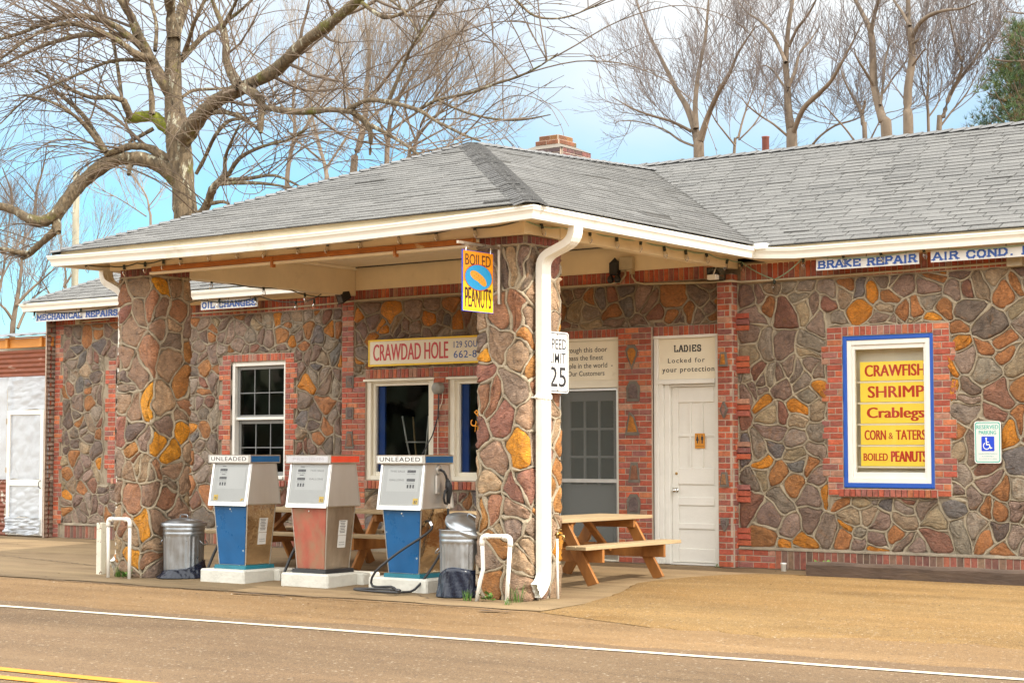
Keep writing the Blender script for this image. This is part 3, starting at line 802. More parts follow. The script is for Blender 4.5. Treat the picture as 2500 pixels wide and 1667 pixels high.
# carcass of the wall with its openings
mb = MB()
xs = [XL]
for o in openings: xs += [o[0], o[1]]
xs.append(XR)
T = 0.24
for i in range(len(xs) - 1):
    x0, x1 = xs[i], xs[i + 1]
    if i % 2 == 0:
        mb.box(x0, x1, 0, T, -.05, ZE)
    else:
        o = openings[i // 2]
        mb.box(x0 + .0005, x1 - .0005, 0, T, o[3], ZE)
        if o[2] > 0: mb.box(x0 + .0005, x1 - .0005, 0, T, -.05, o[2])
mb.box(XL, XL + T, T, YB, -.05, ZE); mb.box(XR - T, XR, T, YB, -.05, ZE); mb.box(XL + T, XR - T, YB - T, YB, -.05, ZE)
mb.build('outer_wall', M['mortar'], B)
# dark interior behind the glass
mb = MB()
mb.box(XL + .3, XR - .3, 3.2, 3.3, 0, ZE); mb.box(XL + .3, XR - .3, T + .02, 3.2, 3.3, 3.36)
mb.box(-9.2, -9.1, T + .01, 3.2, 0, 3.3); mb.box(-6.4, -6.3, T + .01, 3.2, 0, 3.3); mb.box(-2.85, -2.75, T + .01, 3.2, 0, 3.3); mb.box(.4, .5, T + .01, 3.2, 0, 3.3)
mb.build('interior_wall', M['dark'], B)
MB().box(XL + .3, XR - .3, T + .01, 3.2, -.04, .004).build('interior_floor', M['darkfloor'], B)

# stone cladding
mb = MB()
brickrects = [(XL, XL + .17, 0, 3.33), (-11.08, -9.42, .82, 2.75), (-8.56, -7.03, .83, 2.75), (-6.16, -5.80, 0, 2.40), (-6.16, -5.93, 2.3, 3.4), (-5.8, -3.0, .84, 2.46), (-2.70, -1.12, 0, 2.86), (-1.62, .03, 0, 2.86), (-.20, .03, 0, 3.4), (1.17, 2.62, .83, 2.755)]
stone_panel(mb, XL, -6.0, .215, 3.325, FX, 0.215, 101, PAL_WALL, brickrects)
stone_panel(mb, -6.0, -.05, .215, 3.39, FX, 0.215, 102, PAL_WALL, brickrects)
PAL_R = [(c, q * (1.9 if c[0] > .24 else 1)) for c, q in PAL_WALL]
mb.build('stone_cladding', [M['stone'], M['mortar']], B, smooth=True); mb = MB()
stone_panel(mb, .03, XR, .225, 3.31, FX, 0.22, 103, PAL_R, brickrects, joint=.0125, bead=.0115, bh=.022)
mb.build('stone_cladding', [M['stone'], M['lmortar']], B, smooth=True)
# cladding on the side of the building
mb = MB(); stone_panel(mb, -6.9, 0, .1, 3.5, lx(XL), 0.3, 105, PAL_WALL); mb.build('stone_cladding', [M['stone'], M['mortar']], B, smooth=True)

# brickwork
bk = lambda: MB()
BR = [M['brick'], M['bmortar'], M['stone'], M['dmortar']]
for a in ((XL, -6.16, 3.325, 3.50, 1), (.08, XR, 3.31, 3.53, 2), (-5.93, -.2, 3.39, 3.55, 3)):
    mb = bk(); soldier(mb, a[0], a[1], a[2], a[3], FX, a[4]); mb.build('soldier_course_brick', BR, B)
mb = bk(); soldier(mb, -11.9, -6.16, 0, .2, FX, 4, d=.05, bd=.042, pal=PAL_BASE); mb.build('base_course_brick', BR, B)
mb = bk(); soldier(mb, .52, XR, 0, .215, FX, 5, d=.055, wd=.078, bd=.047, pal=PAL_BASE); running(mb, .03, .52, 0, .215, FX, 6, d=.05, bd=.042); mb.build('base_course_brick', BR, B)
for x0, x1, z in ((-11.9, -6.16, .2), (.05, XR, .215)):
    n = 120
    mb = MB(); vs = []
    for i in range(n + 1):
        x = x0 + (x1 - x0) * i / n; e = .005 * math.sin(i * 1.3) + .003 * math.sin(i * 3.7)
        for d_, zz in ((.062, z - .003), (.064, z + .012 + e), (.045, z + .026 + e), (.0, z + .034)):
            vs.append((x, -d_, zz))
    mb.add(vs, [(i * 4 + j, (i + 1) * 4 + j, (i + 1) * 4 + j + 1, i * 4 + j + 1) for i in range(n) for j in range(3)])
    mb.build('mortar_ledge', M['mortar'], B, smooth=True)
mb = bk(); running(mb, XL, XL + .13, 0, 3.32, FX, 10, tooth=(0, .07)); running(mb, .0, .2, 0, 3.5, lx(XL), 11); mb.build('corner_brick_trim', BR, B)

def window_brick(x0, x1, z0, z1, seed, jw=.17):
    mb = bk()
    running(mb, x0 - jw, x0, z0 - .09, z1 + .105, FX, seed, tooth=(.07, 0)); running(mb, x1, x1 + jw, z0 - .09, z1 + .105, FX, seed + 1, tooth=(0, .07))
    soldier(mb, x0, x1, z1, z1 + .108, FX, seed + 2); soldier(mb, x0 - .04, x1 + .04, z0 - .105, z0 - .012, fx(-.03), seed + 3, d=.05, wd=.07)
    mb.build('window_brick_trim', BR, B)
window_brick(-10.77, -9.69, .95, 2.63, 20); window_brick(-8.3, -7.22, .95, 2.63, 30); window_brick(1.372, 2.454, .943, 2.64, 40, .19)
# pilasters, piers and lintels of the middle bay
for kind, fn, a, xf_, kw in (('mullion_brick_trim', running, (-4.535, -4.28, .96, 2.46), FX, {}), ('pier_brick_trim', running, (-3.1, -2.62, 0, 2.75), FX, {}),
        ('lintel_brick_trim', soldier, (-5.72, -4.535, 2.325, 2.455), FX, {}), ('lintel_brick_trim', soldier, (-4.28, -3.1, 2.325, 2.455), FX, {}), ('sill_brick_trim', soldier, (-5.72, -3.1, .84, .955), fx(-.02), dict(d=.045)),
        ('lintel_brick_trim', soldier, (-2.62, -1.6, 2.745, 2.85), FX, {}), ('lintel_brick_trim', soldier, (-1.12, -.2, 2.725, 2.85), FX, {})):
    mb = bk(); fn(mb, *a, xf_, int(a[0] * -100), **kw); mb.build(kind, BR, B)
mb = bk(); running(mb, -6.15, -5.935, 2.36, 3.55, FX, 50); running(mb, -6.15, -5.72, 0, 2.36, FX, 51); pl_ = mb
mb = bk(); running(mb, -1.6, -1.12, 0, 2.85, fx(-.045), 59)
OR, PU, RB = (.48, .18, .02), (.16, .11, .10), (.30, .12, .06)
tri = [(-.1, -.14), (.11, -.14), (.03, .1), (-.04, .15)]; arch = [(-.09, -.12), (.09, -.12), (.1, .05), (.05, .13), (-.05, .13), (-.1, .05)]
drop = [(0, -.16), (.08, 0), (.09, .08), (.04, .14), (-.05, .14), (-.09, .08), (-.07, 0)]; trap = [(-.085, -.12), (.085, -.12), (.05, .12), (-.05, .12)]; dia = [(0, -.14), (.075, 0), (0, .14), (-.075, 0)]
shield = [(0, -.12), (.07, 0), (.075, .1), (-.075, .1), (-.07, 0)]; sq = [(-.07, -.08), (.07, -.09), (.075, .08), (-.07, .08)]
FP = fx(-.045)
inset_stone(mb, -1.40, 2.5, drop, FP, OR); inset_stone(mb, -1.38, 2.07, arch, FP, PU); inset_stone(mb, -1.40, 1.68, tri, FP, OR); inset_stone(mb, -1.37, 1.09, trap, FP, RB); inset_stone(mb, -1.38, .7, arch, FP, PU)
for z, p, c in ((1.87, sq, PU), (1.5, trap, RB), (2.3, sq, PU), (1.0, tri, RB)):
    inset_stone(pl_, -6.0, z, p, FX, c)
mb.build('pier_brick_trim', BR, B); pl_.build('pilaster_brick_trim', BR, B)
mb = bk()      # the pilaster beside the wing stands proud of both walls
PY = -.15
running(mb, -.17, .03, 0, 3.42, fx(PY + .036), 60, bd=.03)
running(mb, PY + .0, .0, 0, 3.42, rx(-.006), 61, L=.15)
running(mb, PY + .0, .0, 0, 3.42, lx(-.205), 62, L=.15)
mb.box(-.17, .02, PY + .008, 0, 0, 3.42, 1)
r_ = random.Random(63)
for k in range(0, 6):
    z = .25 + k * .5
    for j in range(3): brick(mb, .0, .2, z + j * .071, z + j * .071 + .071, fx(-.012), .04, r_)
FQ = fx(PY + .0)
for z, p, c in ((2.42, trap, OR), (1.83, dia, (.26, .13, .11)), (1.02, trap, (.36, .17, .07)), (.5, shield, PU)):
    inset_stone(mb, -.075, z, [(x * .62, q * .7) for x, q in p], FQ, c)
mb.build('pilaster_brick_trim', BR, B)

# ------------------------------------------------------------------ windows
def ring(mb, x0, x1, z0, z1, wl, wt, y0, y1, m=0, wb=None):
    wb = wt if wb is None else wb
    mb.cbox(x0, x0 + wl, y0, y1, z0, z1, .004, m); mb.cbox(x1 - wl, x1, y0, y1, z0, z1, .004, m)
    mb.cbox(x0 + wl, x1 - wl, y0 + .0015, y1 - .0015, z1 - wt, z1, .004, m); mb.cbox(x0 + wl, x1 - wl, y0 + .0015, y1 - .0015, z0, z0 + wb, .004, m)
def sheet_pane(mb, x0, x1, y, z0, z1):
    return mb.quad((x0, y, z0), (x1, y, z0), (x1, y, z1), (x0, y, z1))
def sash_window(x0, x1, z0, z1):
    mb = MB(); ring(mb, x0, x1, z0, z1, .055, .06, .0, .1, wb=.05)
    mb.cbox(x0 + .055, x1 - .055, -.02, .05, z0 + .001, z0 + .04, .004)
    f = mb.build('window', M['white'], B)
    zm = z0 + (z1 - z0) * .515
    mb = MB()
    ring(mb, x0 + .055, x1 - .055, zm - .0, z1 - .06, .05, .05, .055, .085); ring(mb, x0 + .055, x1 - .055, z0 + .05, zm - .021, .05, .055, .085, .115)
    mb.build('sash', mat('grey_sash', (.20, .20, .19), .5), f)
    MB().cbox(x0 + .055, x1 - .055, .03, .056, zm - .02, zm + .02, .004).build('meeting_rail', M['white'], f)
    mb = MB()
    for k in (1, 2):
        x = x0 + .105 + (x1 - x0 - .21) * k / 3
        mb.box(x - .007, x + .007, .062, .078, zm + .03, z1 - .11); mb.box(x - .007, x + .007, .092, .108, z0 + .105, zm - .071)
    for a, b, y in ((zm + .03, z1 - .11, .063), (z0 + .105, zm - .071, .093)):
        mb.box(x0 + .105, x1 - .105, y, y + .014, (a + b) / 2 - .007, (a + b) / 2 + .007)
    mb.build('muntin', mat('grey_muntin', (.17, .175, .175), .5), f)
    mb = MB(); sheet_pane(mb, x0 + .1, x1 - .1, .07, zm + .02, z1 - .1); sheet_pane(mb, x0 + .1, x1 - .1, .10, z0 + .09, zm - .06)
    mb.build('pane', M['glass'], f)
sash_window(-10.77, -9.69, .95, 2.63); sash_window(-8.3, -7.22, .95, 2.63)
def shop_window(x0, x1, z0, z1):
    mb = MB(); ring(mb, x0, x1, z0, z1, .075, .05, -.005, .1, wb=.06); ring(mb, x0 + .075, x1 - .075, z0 + .06, z1 - .05, .055, .04, .03, .1, wb=.05)
    mb.cbox(x0 - .03, x1 + .02, -.05, -.006, z1 - .03, z1 - .0, .004)
    f = mb.build('window', M['oldwhite'], B)
    MB().box(x0 + .13, x0 + .24, .1, .13, z0 + .11, z1 - .09).build('blue_side_board', M['bluepaint'], f)
    sheet_pane(MB(), x0 + .12, x1 - .12, .07, z0 + .1, z1 - .08).build('pane', M['glass'], f)
    return f
w1 = shop_window(-5.72, -4.535, .96, 2.32); w2 = shop_window(-4.28, -3.1, .96, 2.32)
mb = MB()      # lettering painted on the second pane, seen past the pillar
def arc_text(mb, txt, cx, cz, rad, a0, da, hgt, wd, y, m=0):
    for i, ch in enumerate(txt):
        if ch == ' ': continue
        a = a0 - da * i
        vs, fs = text_mesh(ch, .012)
        xs_ = [p[0] for p in vs]; ys_ = [p[1] for p in vs]; sx = max(max(xs_) - min(xs_), .1); sy = max(ys_) - min(ys_)
        px, pz = cx + rad * math.cos(a), cz + rad * math.sin(a)
        rot = a - math.pi / 2
        out = []
        for p in vs:
            u = ((p[0] - min(xs_)) / sx - .5) * wd; v = (p[1] - min(ys_)) / sy * hgt
            out.append((px + u * math.cos(rot) - v * math.sin(rot), y, pz + u * math.sin(rot) + v * math.cos(rot)))
        mb.add(out, fs, m)
arc_text(mb, 'CRAWDAD', -3.6, 1.62, .3, R(165), R(26), .1, .08, .064)
mb.text('THU', -3.93, -3.74, 1.6, 1.68, fx(.064), 0, 0, bold=.01, shear=.2)
mb.build('window_lettering', M['orange'], w2)
# the lit show window with the menu boards
mb = MB()
ring(mb, 1.372, 2.454, .943, 2.64, .045, .05, -.02, .05)
fR = mb.build('window', M['bluepaint'], B)
mb = MB(); ring(mb, 1.417, 2.409, .993, 2.59, .055, .055, -.008, .06); ring(mb, 1.472, 2.354, 1.048, 2.535, .03, .05, .012, .06, wb=.065); mb.build('frame', M['white'], fR)
mb = sheet_pane(MB(), 1.5, 2.33, .036, 1.1, 2.5); mb.build('pane', glass_mat('show_glass', (.97, .97, .96), .02, .5), fR)
mb = MB()
mb.box(1.43, 2.40, .2, .225, .95, 2.63); mb.box(1.40, 1.43, .062, .225, .95, 2.63); mb.box(2.40, 2.43, .062, .225, .95, 2.63); mb.box(1.43, 2.40, .062, .2, 2.6, 2.63); mb.box(1.43, 2.40, .062, .2, .95, .985)
mb.build('display_case', M['oldwhite'], fR)
mb = MB()
for k in range(5): mb.cbox(1.432, 2.398, .09, .12, 1.158 + .238 * k, 1.180 + .238 * k, .004)
mb.build('shelf_rail', M['oldwhite'], fR)

# ------------------------------------------------------------------ doors
mb = MB()
ring(mb, -2.62, -1.6, 0, 2.19, .06, .06, -.005, .12, wb=.025); mb.box(-2.62, -1.6, .0, .11, 2.19, 2.74); mb.cbox(-2.64, -1.59, -.03, .02, 2.715, 2.745, .003)
d1 = mb.build('door_frame', M['oldwhite'], B)
d1d = part('screen_door', B)
mb = MB(); ring(mb, -2.555, -1.665, .03, 2.125, .028, .03, .02, .05, wb=.1); mb.box(-2.527, -1.693, .022, .048, .96, 1.005); mb.build('frame', M['alu'], d1d)
mb = sheet_pane(MB(), -2.53, -1.69, .035, .12, 2.1); mb.build('mesh', M['screen'], d1d)
mb = MB(); ring(mb, -2.555, -1.665, .03, 2.13, .12, .16, .1, .14, wb=.9); 
for k in (1, 2): x = -2.435 + .65 * k / 3; mb.box(x - .014, x + .014, .105, .135, .93, 1.97)
for k in (1, 2): z = .93 + 1.04 * k / 3; mb.box(-2.435, -1.785, .106, .134, z - .014, z + .014)
mb.build('inner_door', mat('grey_door', (.22, .22, .22), .5), B)
sheet_pane(MB(), -2.44, -1.78, .12, .92, 1.98).build('pane', M['glass'], B)
# door to the ladies' room
mb = MB()
mb.cbox(-1.12, -1.06, -.03, .14, .0, 2.73, .004); mb.cbox(-1.059, -1.0, -.012, .14, .0, 2.19, .004); mb.cbox(-.999, -.93, .02, .15, .0, 2.15, .004)
mb.cbox(-.275, -.225, -.02, .14, .0, 2.73, .004); mb.box(-1.06, -.275, .0, .14, 2.19, 2.72); mb.cbox(-1.058, -.276, -.035, .0, 2.15, 2.205, .004); mb.cbox(-1.13, -.22, -.04, .02, 2.70, 2.735, .003)
mb.cbox(-.929, -.276, .03, .14, 2.12, 2.149, .003); mb.box(-.93, -.25, .03, .2, -.002, .02)
mb.build('door_frame', M['white'], B)
mb = MB()
mb.box(-.928, -.262, .10, .13, .025, 2.118)
def panel_rails(mb, x0, x1, zs, y0, y1, wd):
    pass
x0, x1 = -.928, -.262
st = .085
for a, b in ((x0, x0 + st), (x1 - st, x1)): mb.cbox(a, b, .075, .1, .025, 2.118, .004)
for a, b in ((.025, .19), (.42, .49), (.70, .80), (.95, 1.15), (1.93, 2.118)): mb.cbox(x0 + st, x1 - st, .0765, .1, a, b, .006)
for k in (1, 2):
    x = x0 + st + (x1 - x0 - 2 * st) * k / 3; mb.cbox(x - .014, x + .014, .078, .1, 1.15, 1.93, .004)
for z in (1.535,): mb.cbox(x0 + st, x1 - st, .079, .1, z - .014, z + .014, .004)
dd = mb.build('door', M['white'], B)
mb = MB(); Mx = Matrix.Translation((-.868, .075, .88)) @ Matrix.Rotation(R(90), 4, 'X')
mb.lathe([(0, 0), (.032, 0), (.032, .006), (.014, .01), (.013, .03), (.028, .04), (.03, .055), (.022, .066), (0, .068)], n=16, M=Mx)
mb.build('handle', M['chrome'], dd, smooth=True)
mb = MB(); Mx = Matrix.Translation((-.868, .075, 1.08)) @ Matrix.Rotation(R(90), 4, 'X'); mb.lathe([(0, 0), (.018, 0), (.018, .006), (0, .008)], n=12, M=Mx); mb.build('lock', mat('brass', (.4, .26, .1), .3, 1.0), dd)

# ------------------------------------------------------------------ canopy: columns, beams, ceiling
def column(x0, y0, seed, wd=.60):
    x1, y1 = x0 + wd, y0 + wd
    zb = gz(y0) - .03; zt = 3.385
    c = part('column', B)
    MB().box(x0 + .02, x1 - .02, y0 + .02, y1 - .02, zb, 3.47).build('core', M['mortar'], c)
    mb = MB(); rc = .008; e = .006; s_ = wd - 2 * e
    def wrap(u, v, d):                   # the stonework runs round the four sides without a break
        d += .018 * math.exp(-(v - zb) / .3) + .005 * math.sin(v * 2.3 + seed)
        k, f = divmod(u, wd); k = int(k) % 4; f = f / wd * s_
        tx, ty = ((0, -1), (1, 0), (0, 1), (-1, 0))[k]; ox, oy = ((x0 + e, y1 - e), (x0 + e, y0 + e), (x1 - e, y0 + e), (x1 - e, y1 - e))[k]
        nx_, ny_ = ty, -tx
        px_, py_ = ox + tx * f, oy + ty * f
        for (q, sg) in ((f, -1), (s_ - f, 1)):
            if q < rc:                   # rounded arris
                a = (1 - q / rc) * math.pi / 4; bx_, by_ = tx * sg, ty * sg
                nx2, ny2 = nx_ * math.cos(a) + bx_ * math.sin(a), ny_ * math.cos(a) + by_ * math.sin(a)
                px_ -= (nx_ + bx_) * rc * .22 * (1 - q / rc) ** 2; py_ -= (ny_ + by_) * rc * .22 * (1 - q / rc) ** 2
                return Vector((px_ + nx2 * d, py_ + ny2 * d, v))
        return Vector((px_ + nx_ * d, py_ + ny_ * d, v))
    stone_panel(mb, 0, 4 * wd, zb, zt, wrap, .265, seed, PAL_COL, joint=.014, h=.022, bead=.0135, bh=.022)
    mb.build('stone_cladding', [M['stone'], M['lmortar']], c, smooth=True)
    mb = MB()
    for k, (f, a, b) in enumerate(((fx(y0 + .03), x0 + .03, x1 - .03), (rx(x1 - .03), y0 + .03, y1 - .03), (lx(x0 + .03), -y1 + .03, -y0 - .03), (bx(y1 - .03), -x1 + .03, -x0 - .03))):
        soldier(mb, a, b, zt + .0, 3.48, f, seed + 20 + k, d=.034, pal=[((.2, .055, .04), 3), ((.26, .07, .045), 2), ((.15, .06, .05), 2)])
    mb.build('cap_brick', [M['brick'], M['mortar']], c)
    return c
column(-.60, -4.23, 201)
column(-5.94, -4.23, 231)
mb = MB()
mb.cbox(-6.0, .05, -4.32, -4.25, 3.475, 3.66, .004)          # front fascia of the beam
mb.box(-5.99, .04, -4.245, -3.7, 3.482, 3.86)
mb.cbox(-.07, .045, -3.69, -.02, 3.485, 3.86, .004); mb.cbox(-6.0, -5.90, -3.69, -.02, 3.475, 3.86, .004)
mb.cbox(-5.895, -.075, -.05, -.012, 3.545, 3.86, .004)
mb.cbox(-5.3, -.62, -4.335, -4.27, 3.385, 3.415, .004)
mb.build('canopy_beam', M['cream'], B)
mb = MB(); mb.cbox(-5.25, -.56, -4.35, -4.30, 3.418, 3.472, .004); mb.box(-5.25, -.56, -4.30, -4.2, 3.425, 3.435)
for x in (-3.35, -1.6): mb.box(x, x + .03, -4.356, -4.3, 3.35, 3.46)
mb.build('rusty_rail', M['rustbar'], B)
mb = MB()
y = -3.69
while y < -.06:
    mb.box(-5.9, -.07, y + .001, min(y + .129, -.05), 3.861 + rng.uniform(0, .002), 3.89); y += .13
for x in (-5.88, -.12): mb.cbox(x, x + .03, -3.69, -.06, 3.82, 3.86, .004)
mb.build('ceiling_board', mat('ceiling_paint', (.86, .78, .62), .5, var=.06), B)
mb = MB()     # eave soffits and fascias
mb.box(-6.33, .43, -4.74, -4.325, 3.60, 3.615); mb.box(.05, .43, -4.32, -.06, 3.60, 3.615); mb.box(-6.33, -6.005, -4.32, -.06, 3.60, 3.615)
mb.box(-12.38, -6.36, -.39, .0, 3.535, 3.56); mb.box(.44, 6.5, -.39, .0, 3.535, 3.56); mb.box(-12.38, -12.2, .001, 7.1, 3.535, 3.56); mb.box(6.2, 6.5, .001, 7.1, 3.535, 3.56)
mb.box(-12.2, -6.01, -.025, -.001, 3.50, 3.534); mb.box(.06, 6.2, -.03, -.001, 3.51, 3.534)
mb.box(-6.35, .43, -4.75, -4.741, 3.55, 3.69); mb.box(.431, .44, -4.75, -.4, 3.55, 3.69); mb.box(-6.36, -6.351, -4.75, -.4, 3.55, 3.69)
mb.box(-12.38, -6.36, -.40, -.391, 3.55, 3.67); mb.box(.44, 6.5, -.40, -.391, 3.55, 3.67); mb.box(-12.39, -12.38, -.4, 7.1, 3.55, 3.67)
mb.build('soffit', M['cream'], B)

# ------------------------------------------------------------------ gutters and downspouts
GP = [(.003, -.012), (.003, -.122), (.078, -.122), (.086, -.075), (.098, -.055), (.112, -.04), (.116, -.018), (.122, -.016), (.122, 0), (.104, 0), (.104, -.012)]
def gutter(path):
    mb = MB(); n = len(path); vs = []
    for i, (x, y, z) in enumerate(path):
        P = Vector((x, y)); A = Vector(path[max(i - 1, 0)][:2]); C_ = Vector(path[min(i + 1, n - 1)][:2])
        d1 = (P - A).normalized() if i else (C_ - P).normalized(); d2 = (C_ - P).normalized() if i < n - 1 else d1
        n1, n2 = Vector((d1.y, -d1.x)), Vector((d2.y, -d2.x))
        mt = (n1 + n2); mt = mt / max(mt.dot(n1), .2)
        for o_, dz in GP:
            vs.append((x + mt.x * o_, y + mt.y * o_, z + dz))
    k = len(GP); fs = []
    for i in range(n - 1):
        for j in range(k):
            fs.append((i * k + j, i * k + (j + 1) % k, (i + 1) * k + (j + 1) % k, (i + 1) * k + j))
    fs.append(tuple(range(k))[::-1]); fs.append(tuple((n - 1) * k + j for j in range(k)))
    mb.add(vs, fs)
    return mb
ZG = 3.652
front = [(-6.35 + 6.78 * i / 14, -4.75, (3.632, 3.62, 3.615, 3.608, 3.602, 3.598, 3.596, 3.596, 3.597, 3.602, 3.608, 3.617, 3.628, 3.64, 3.66)[i]) for i in range(15)]
mb = gutter([(-12.38, 7.1, ZG), (-12.38, -.40, ZG), (-6.36, -.40, ZG)]); mb.build('gutter', M['gutter'], B)
mb = gutter([(-6.35, -.52, 3.64)] + front + [(.43, -.40, 3.66), (1.0, -.40, 3.63), (6.5, -.40, 3.632)])
mb.cbox(.36, .55, -.53, -.395, 3.63, 3.70, .004); mb.cbox(.551, .68, -.545, -.40, 3.632, 3.70, .004)
for x, y in ((-4.2, -4.75), (-2.2, -4.75), (3.2, -.4)):
    mb.box(x, x + .006, y - .126, y, 3.48, 3.64) if False else None
mb.build('gutter', M['gutter'], B)
DP = [(-.048, -.036), (-.036, -.036), (-.03, -.03), (-.012, -.03), (-.006, -.036), (.006, -.036), (.012, -.03), (.03, -.03), (.036, -.036), (.048, -.036), (.048, .036), (.036, .036), (.03, .03), (.012, .03), (.006, .036), (-.006, .036), (-.012, .03), (-.03, .03), (-.036, .036), (-.048, .036)]
def bend(a, b, c, n=5):
    a, b, c = Vector(a), Vector(b), Vector(c)
    return [(1 - t) ** 2 * a + 2 * t * (1 - t) * b + t * t * c for t in [i / n for i in range(n + 1)]]
def downspout(x, y, sg, xg, top, foot):
    """from the gutter at xg in to the column face at x, then down"""
    p = [Vector((xg, y, top))] + bend((xg, y, top - .03), (xg, y, top - .15), (xg - sg * .1, y, top - .19)) + bend((x + sg * .09, y, top - .265), (x, y, top - .31), (x, y, top - .40)) + [Vector((x, y, 1.9)), Vector((x, y, .25))] + bend((x, y, .16), (x, y, .05), (x, y - .13, -.01))
    mb = MB(); prof = [(q[1] * 1.05, q[0] * 1.6) for q in DP]
    
    mb.tube(p, 1.0, prof=prof, caps=False)
    r = MB()
    for i, q in enumerate(p[1:-1]):       # crimped elbows
        pass
    mb.box(x - .048, x + .048, y - .082, y + .082, 1.86, 1.90); mb.box(x - .1 if sg > 0 else x, x if sg > 0 else x + .1, y - .105, y + .105, 1.87, 1.885)
    return mb.build('downspout', M['gutter'], B)
downspout(.085, -4.05, 1, .47, 3.56, 0)
downspout(-6.04, -4.03, -1, -6.40, 3.54, 0)

# ------------------------------------------------------------------ roofs
def shingle_face(mb, BL, BR_, TL, TR, seed, expo=.128, tab=.33, skip=None, dark=0.0):
    """courses of shingle tabs between two sloping rails"""
    r_ = random.Random(seed)
    BL, BR_, TL, TR = Vector(BL), Vector(BR_), Vector(TL), Vector(TR)
    nrm = (BR_ - BL).cross(((TL + TR) / 2) - BL).normalized()
    if nrm.z < 0: nrm = -nrm
    ln = (((TL + TR) / 2) - ((BL + BR_) / 2)); uu = (BR_ - BL).normalized()
    h = (ln - uu * ln.dot(uu)).length
    n = max(1, round(h / expo))
    for k in range(n):
        v0, v1 = k / n, min((k + 1.12) / n, 1.0)
        l0, r0, l1, r1 = BL.lerp(TL, v0), BR_.lerp(TR, v0), BL.lerp(TL, v1), BR_.lerp(TR, v1)
        W = (r0 - l0).length
        if W < .03: continue
        for (fa, fb) in (((0, 1),) if not (skip and skip((l0 + r0) / 2)) else ((0, skip((l0 + r0) / 2)[0]), (skip((l0 + r0) / 2)[1], 1))):
            mb.add([l0.lerp(r0, fa) - nrm * .006, l0.lerp(r0, fb) - nrm * .006, l1.lerp(r1, fb) - nrm * .006, l1.lerp(r1, fa) - nrm * .006], [(0, 1, 2, 3)], 1)
        ax = (r0 - l0).normalized()
        o = -r_.uniform(0, tab)
        x = o
        rowshade = r_.uniform(-.015, .015)
        lw = (k * 1.7 + seed) % 6.28
        while x < W:
            a, b = max(x + .007, 0), min(x + tab - .007, W); x += tab
            if b - a < .015: continue
            if skip and skip(l0) and skip(l0)[0] + .004 < (a + b) / 2 / W < skip(l0)[1] - .004: continue
            fa, fb = a / W, b / W
            p, q = l0 + (r0 - l0) * fa, l0 + (r0 - l0) * fb
            # the upper corners go straight up the slope, kept inside the rails
            W1 = (r1 - l1).length
            sa, sb = (p - l1).dot(ax), (q - l1).dot(ax)
            s, t = l1 + ax * min(max(sa, 0), W1), l1 + ax * min(max(sb, 0), W1)
            up = .010 + r_.uniform(-.002, .003) + (.012 * r_.random() if r_.random() < .06 else 0)
            u2 = up + r_.uniform(-.003, .003)
            g = .102 + rowshade * .5 + r_.uniform(-.016, .014) - dark * .6
            if r_.random() < .05: g -= .03
            c = (g * 1.04, g * 1.0, g * .93)
            w_ = .004 * math.sin(lw + a * 2.2)
            dn = (p - s).normalized() * (w_)
            p, q = p + dn + nrm * up, q + dn + nrm * u2; s, t = s + nrm * .003, t + nrm * .003
            pb, qb = p - nrm * (up + .001), q - nrm * (u2 + .001)
            mb.add([p, q, t, s, pb, qb], [(0, 1, 2, 3), (4, 5, 1, 0), (4, 0, 3), (5, 2, 1)], 0, c)
def caps(mb, a, b, seed, wd=.15, step=.13, drop=.42, side=None):
    """overlapping cap shingles along a hip or ridge"""
    r_ = random.Random(seed); a, b = Vector(a), Vector(b); ln = (b - a).length; d = (b - a).normalized()
    lat = d.cross(Vector((0, 0, 1))).normalized(); up = lat.cross(d).normalized()
    k = int(ln / step)
    for i in range(k):
        p = a + d * (i * step); q = a + d * min(i * step + step * 1.15, ln)
        g = .122 + r_.uniform(-.016, .016); c = (g, g * .99, g * .985)
        h0, h1 = .034 + r_.uniform(-.003, .004), .016
        vs = []
        for (pt, h, ww) in ((p, h0, wd), (q, h1, wd * .98)):
            for s in (-1, -.35, .35, 1):
                vs.append(pt + lat * (s * ww) + up * (h - drop * abs(s) * ww * (1 if abs(s) > .5 else .8)))
        vs += [v_ - up * .012 for v_ in vs[:4]]
        mb.add(vs, [(0, 1, 5, 4), (1, 2, 6, 5), (2, 3, 7, 6), (8, 9, 1, 0), (9, 10, 2, 1), (10, 11, 3, 2)], 0, c)
RIDGE_Z, RIDGE_Y = 5.46, 3.2
SH = [M['shingle'], M['under']]
rf = part('roof', B)
EZ = 3.672; EY = -.47; XE0, XE1 = -12.46, 6.62
mb = MB()
def under_canopy(p):
    if p.z > 3.85: return None
    f = (p.z - EZ) / (RIDGE_Z - EZ); a, b = XE0 + 3.67 * f, XE1 - 3.67 * f
    return ((-6.30 - a) / (b - a), (.30 - a) / (b - a))
shingle_face(mb, (XE0, EY, EZ), (XE1, EY, EZ), (XE0 + 3.67, RIDGE_Y, RIDGE_Z), (XE1 - 3.67, RIDGE_Y, RIDGE_Z), 301, expo=.137, tab=.34, dark=.012, skip=under_canopy)
mb.build('front_slope_shingle', SH, rf)
mb = MB()
yb = 2 * RIDGE_Y - EY
shingle_face(mb, (XE0, yb, EZ), (XE0, EY, EZ), (XE0 + 3.67, RIDGE_Y, RIDGE_Z), (XE0 + 3.67, RIDGE_Y, RIDGE_Z), 302)
shingle_face(mb, (XE1, EY, EZ), (XE1, yb, EZ), (XE1 - 3.67, RIDGE_Y, RIDGE_Z), (XE1 - 3.67, RIDGE_Y, RIDGE_Z), 303)
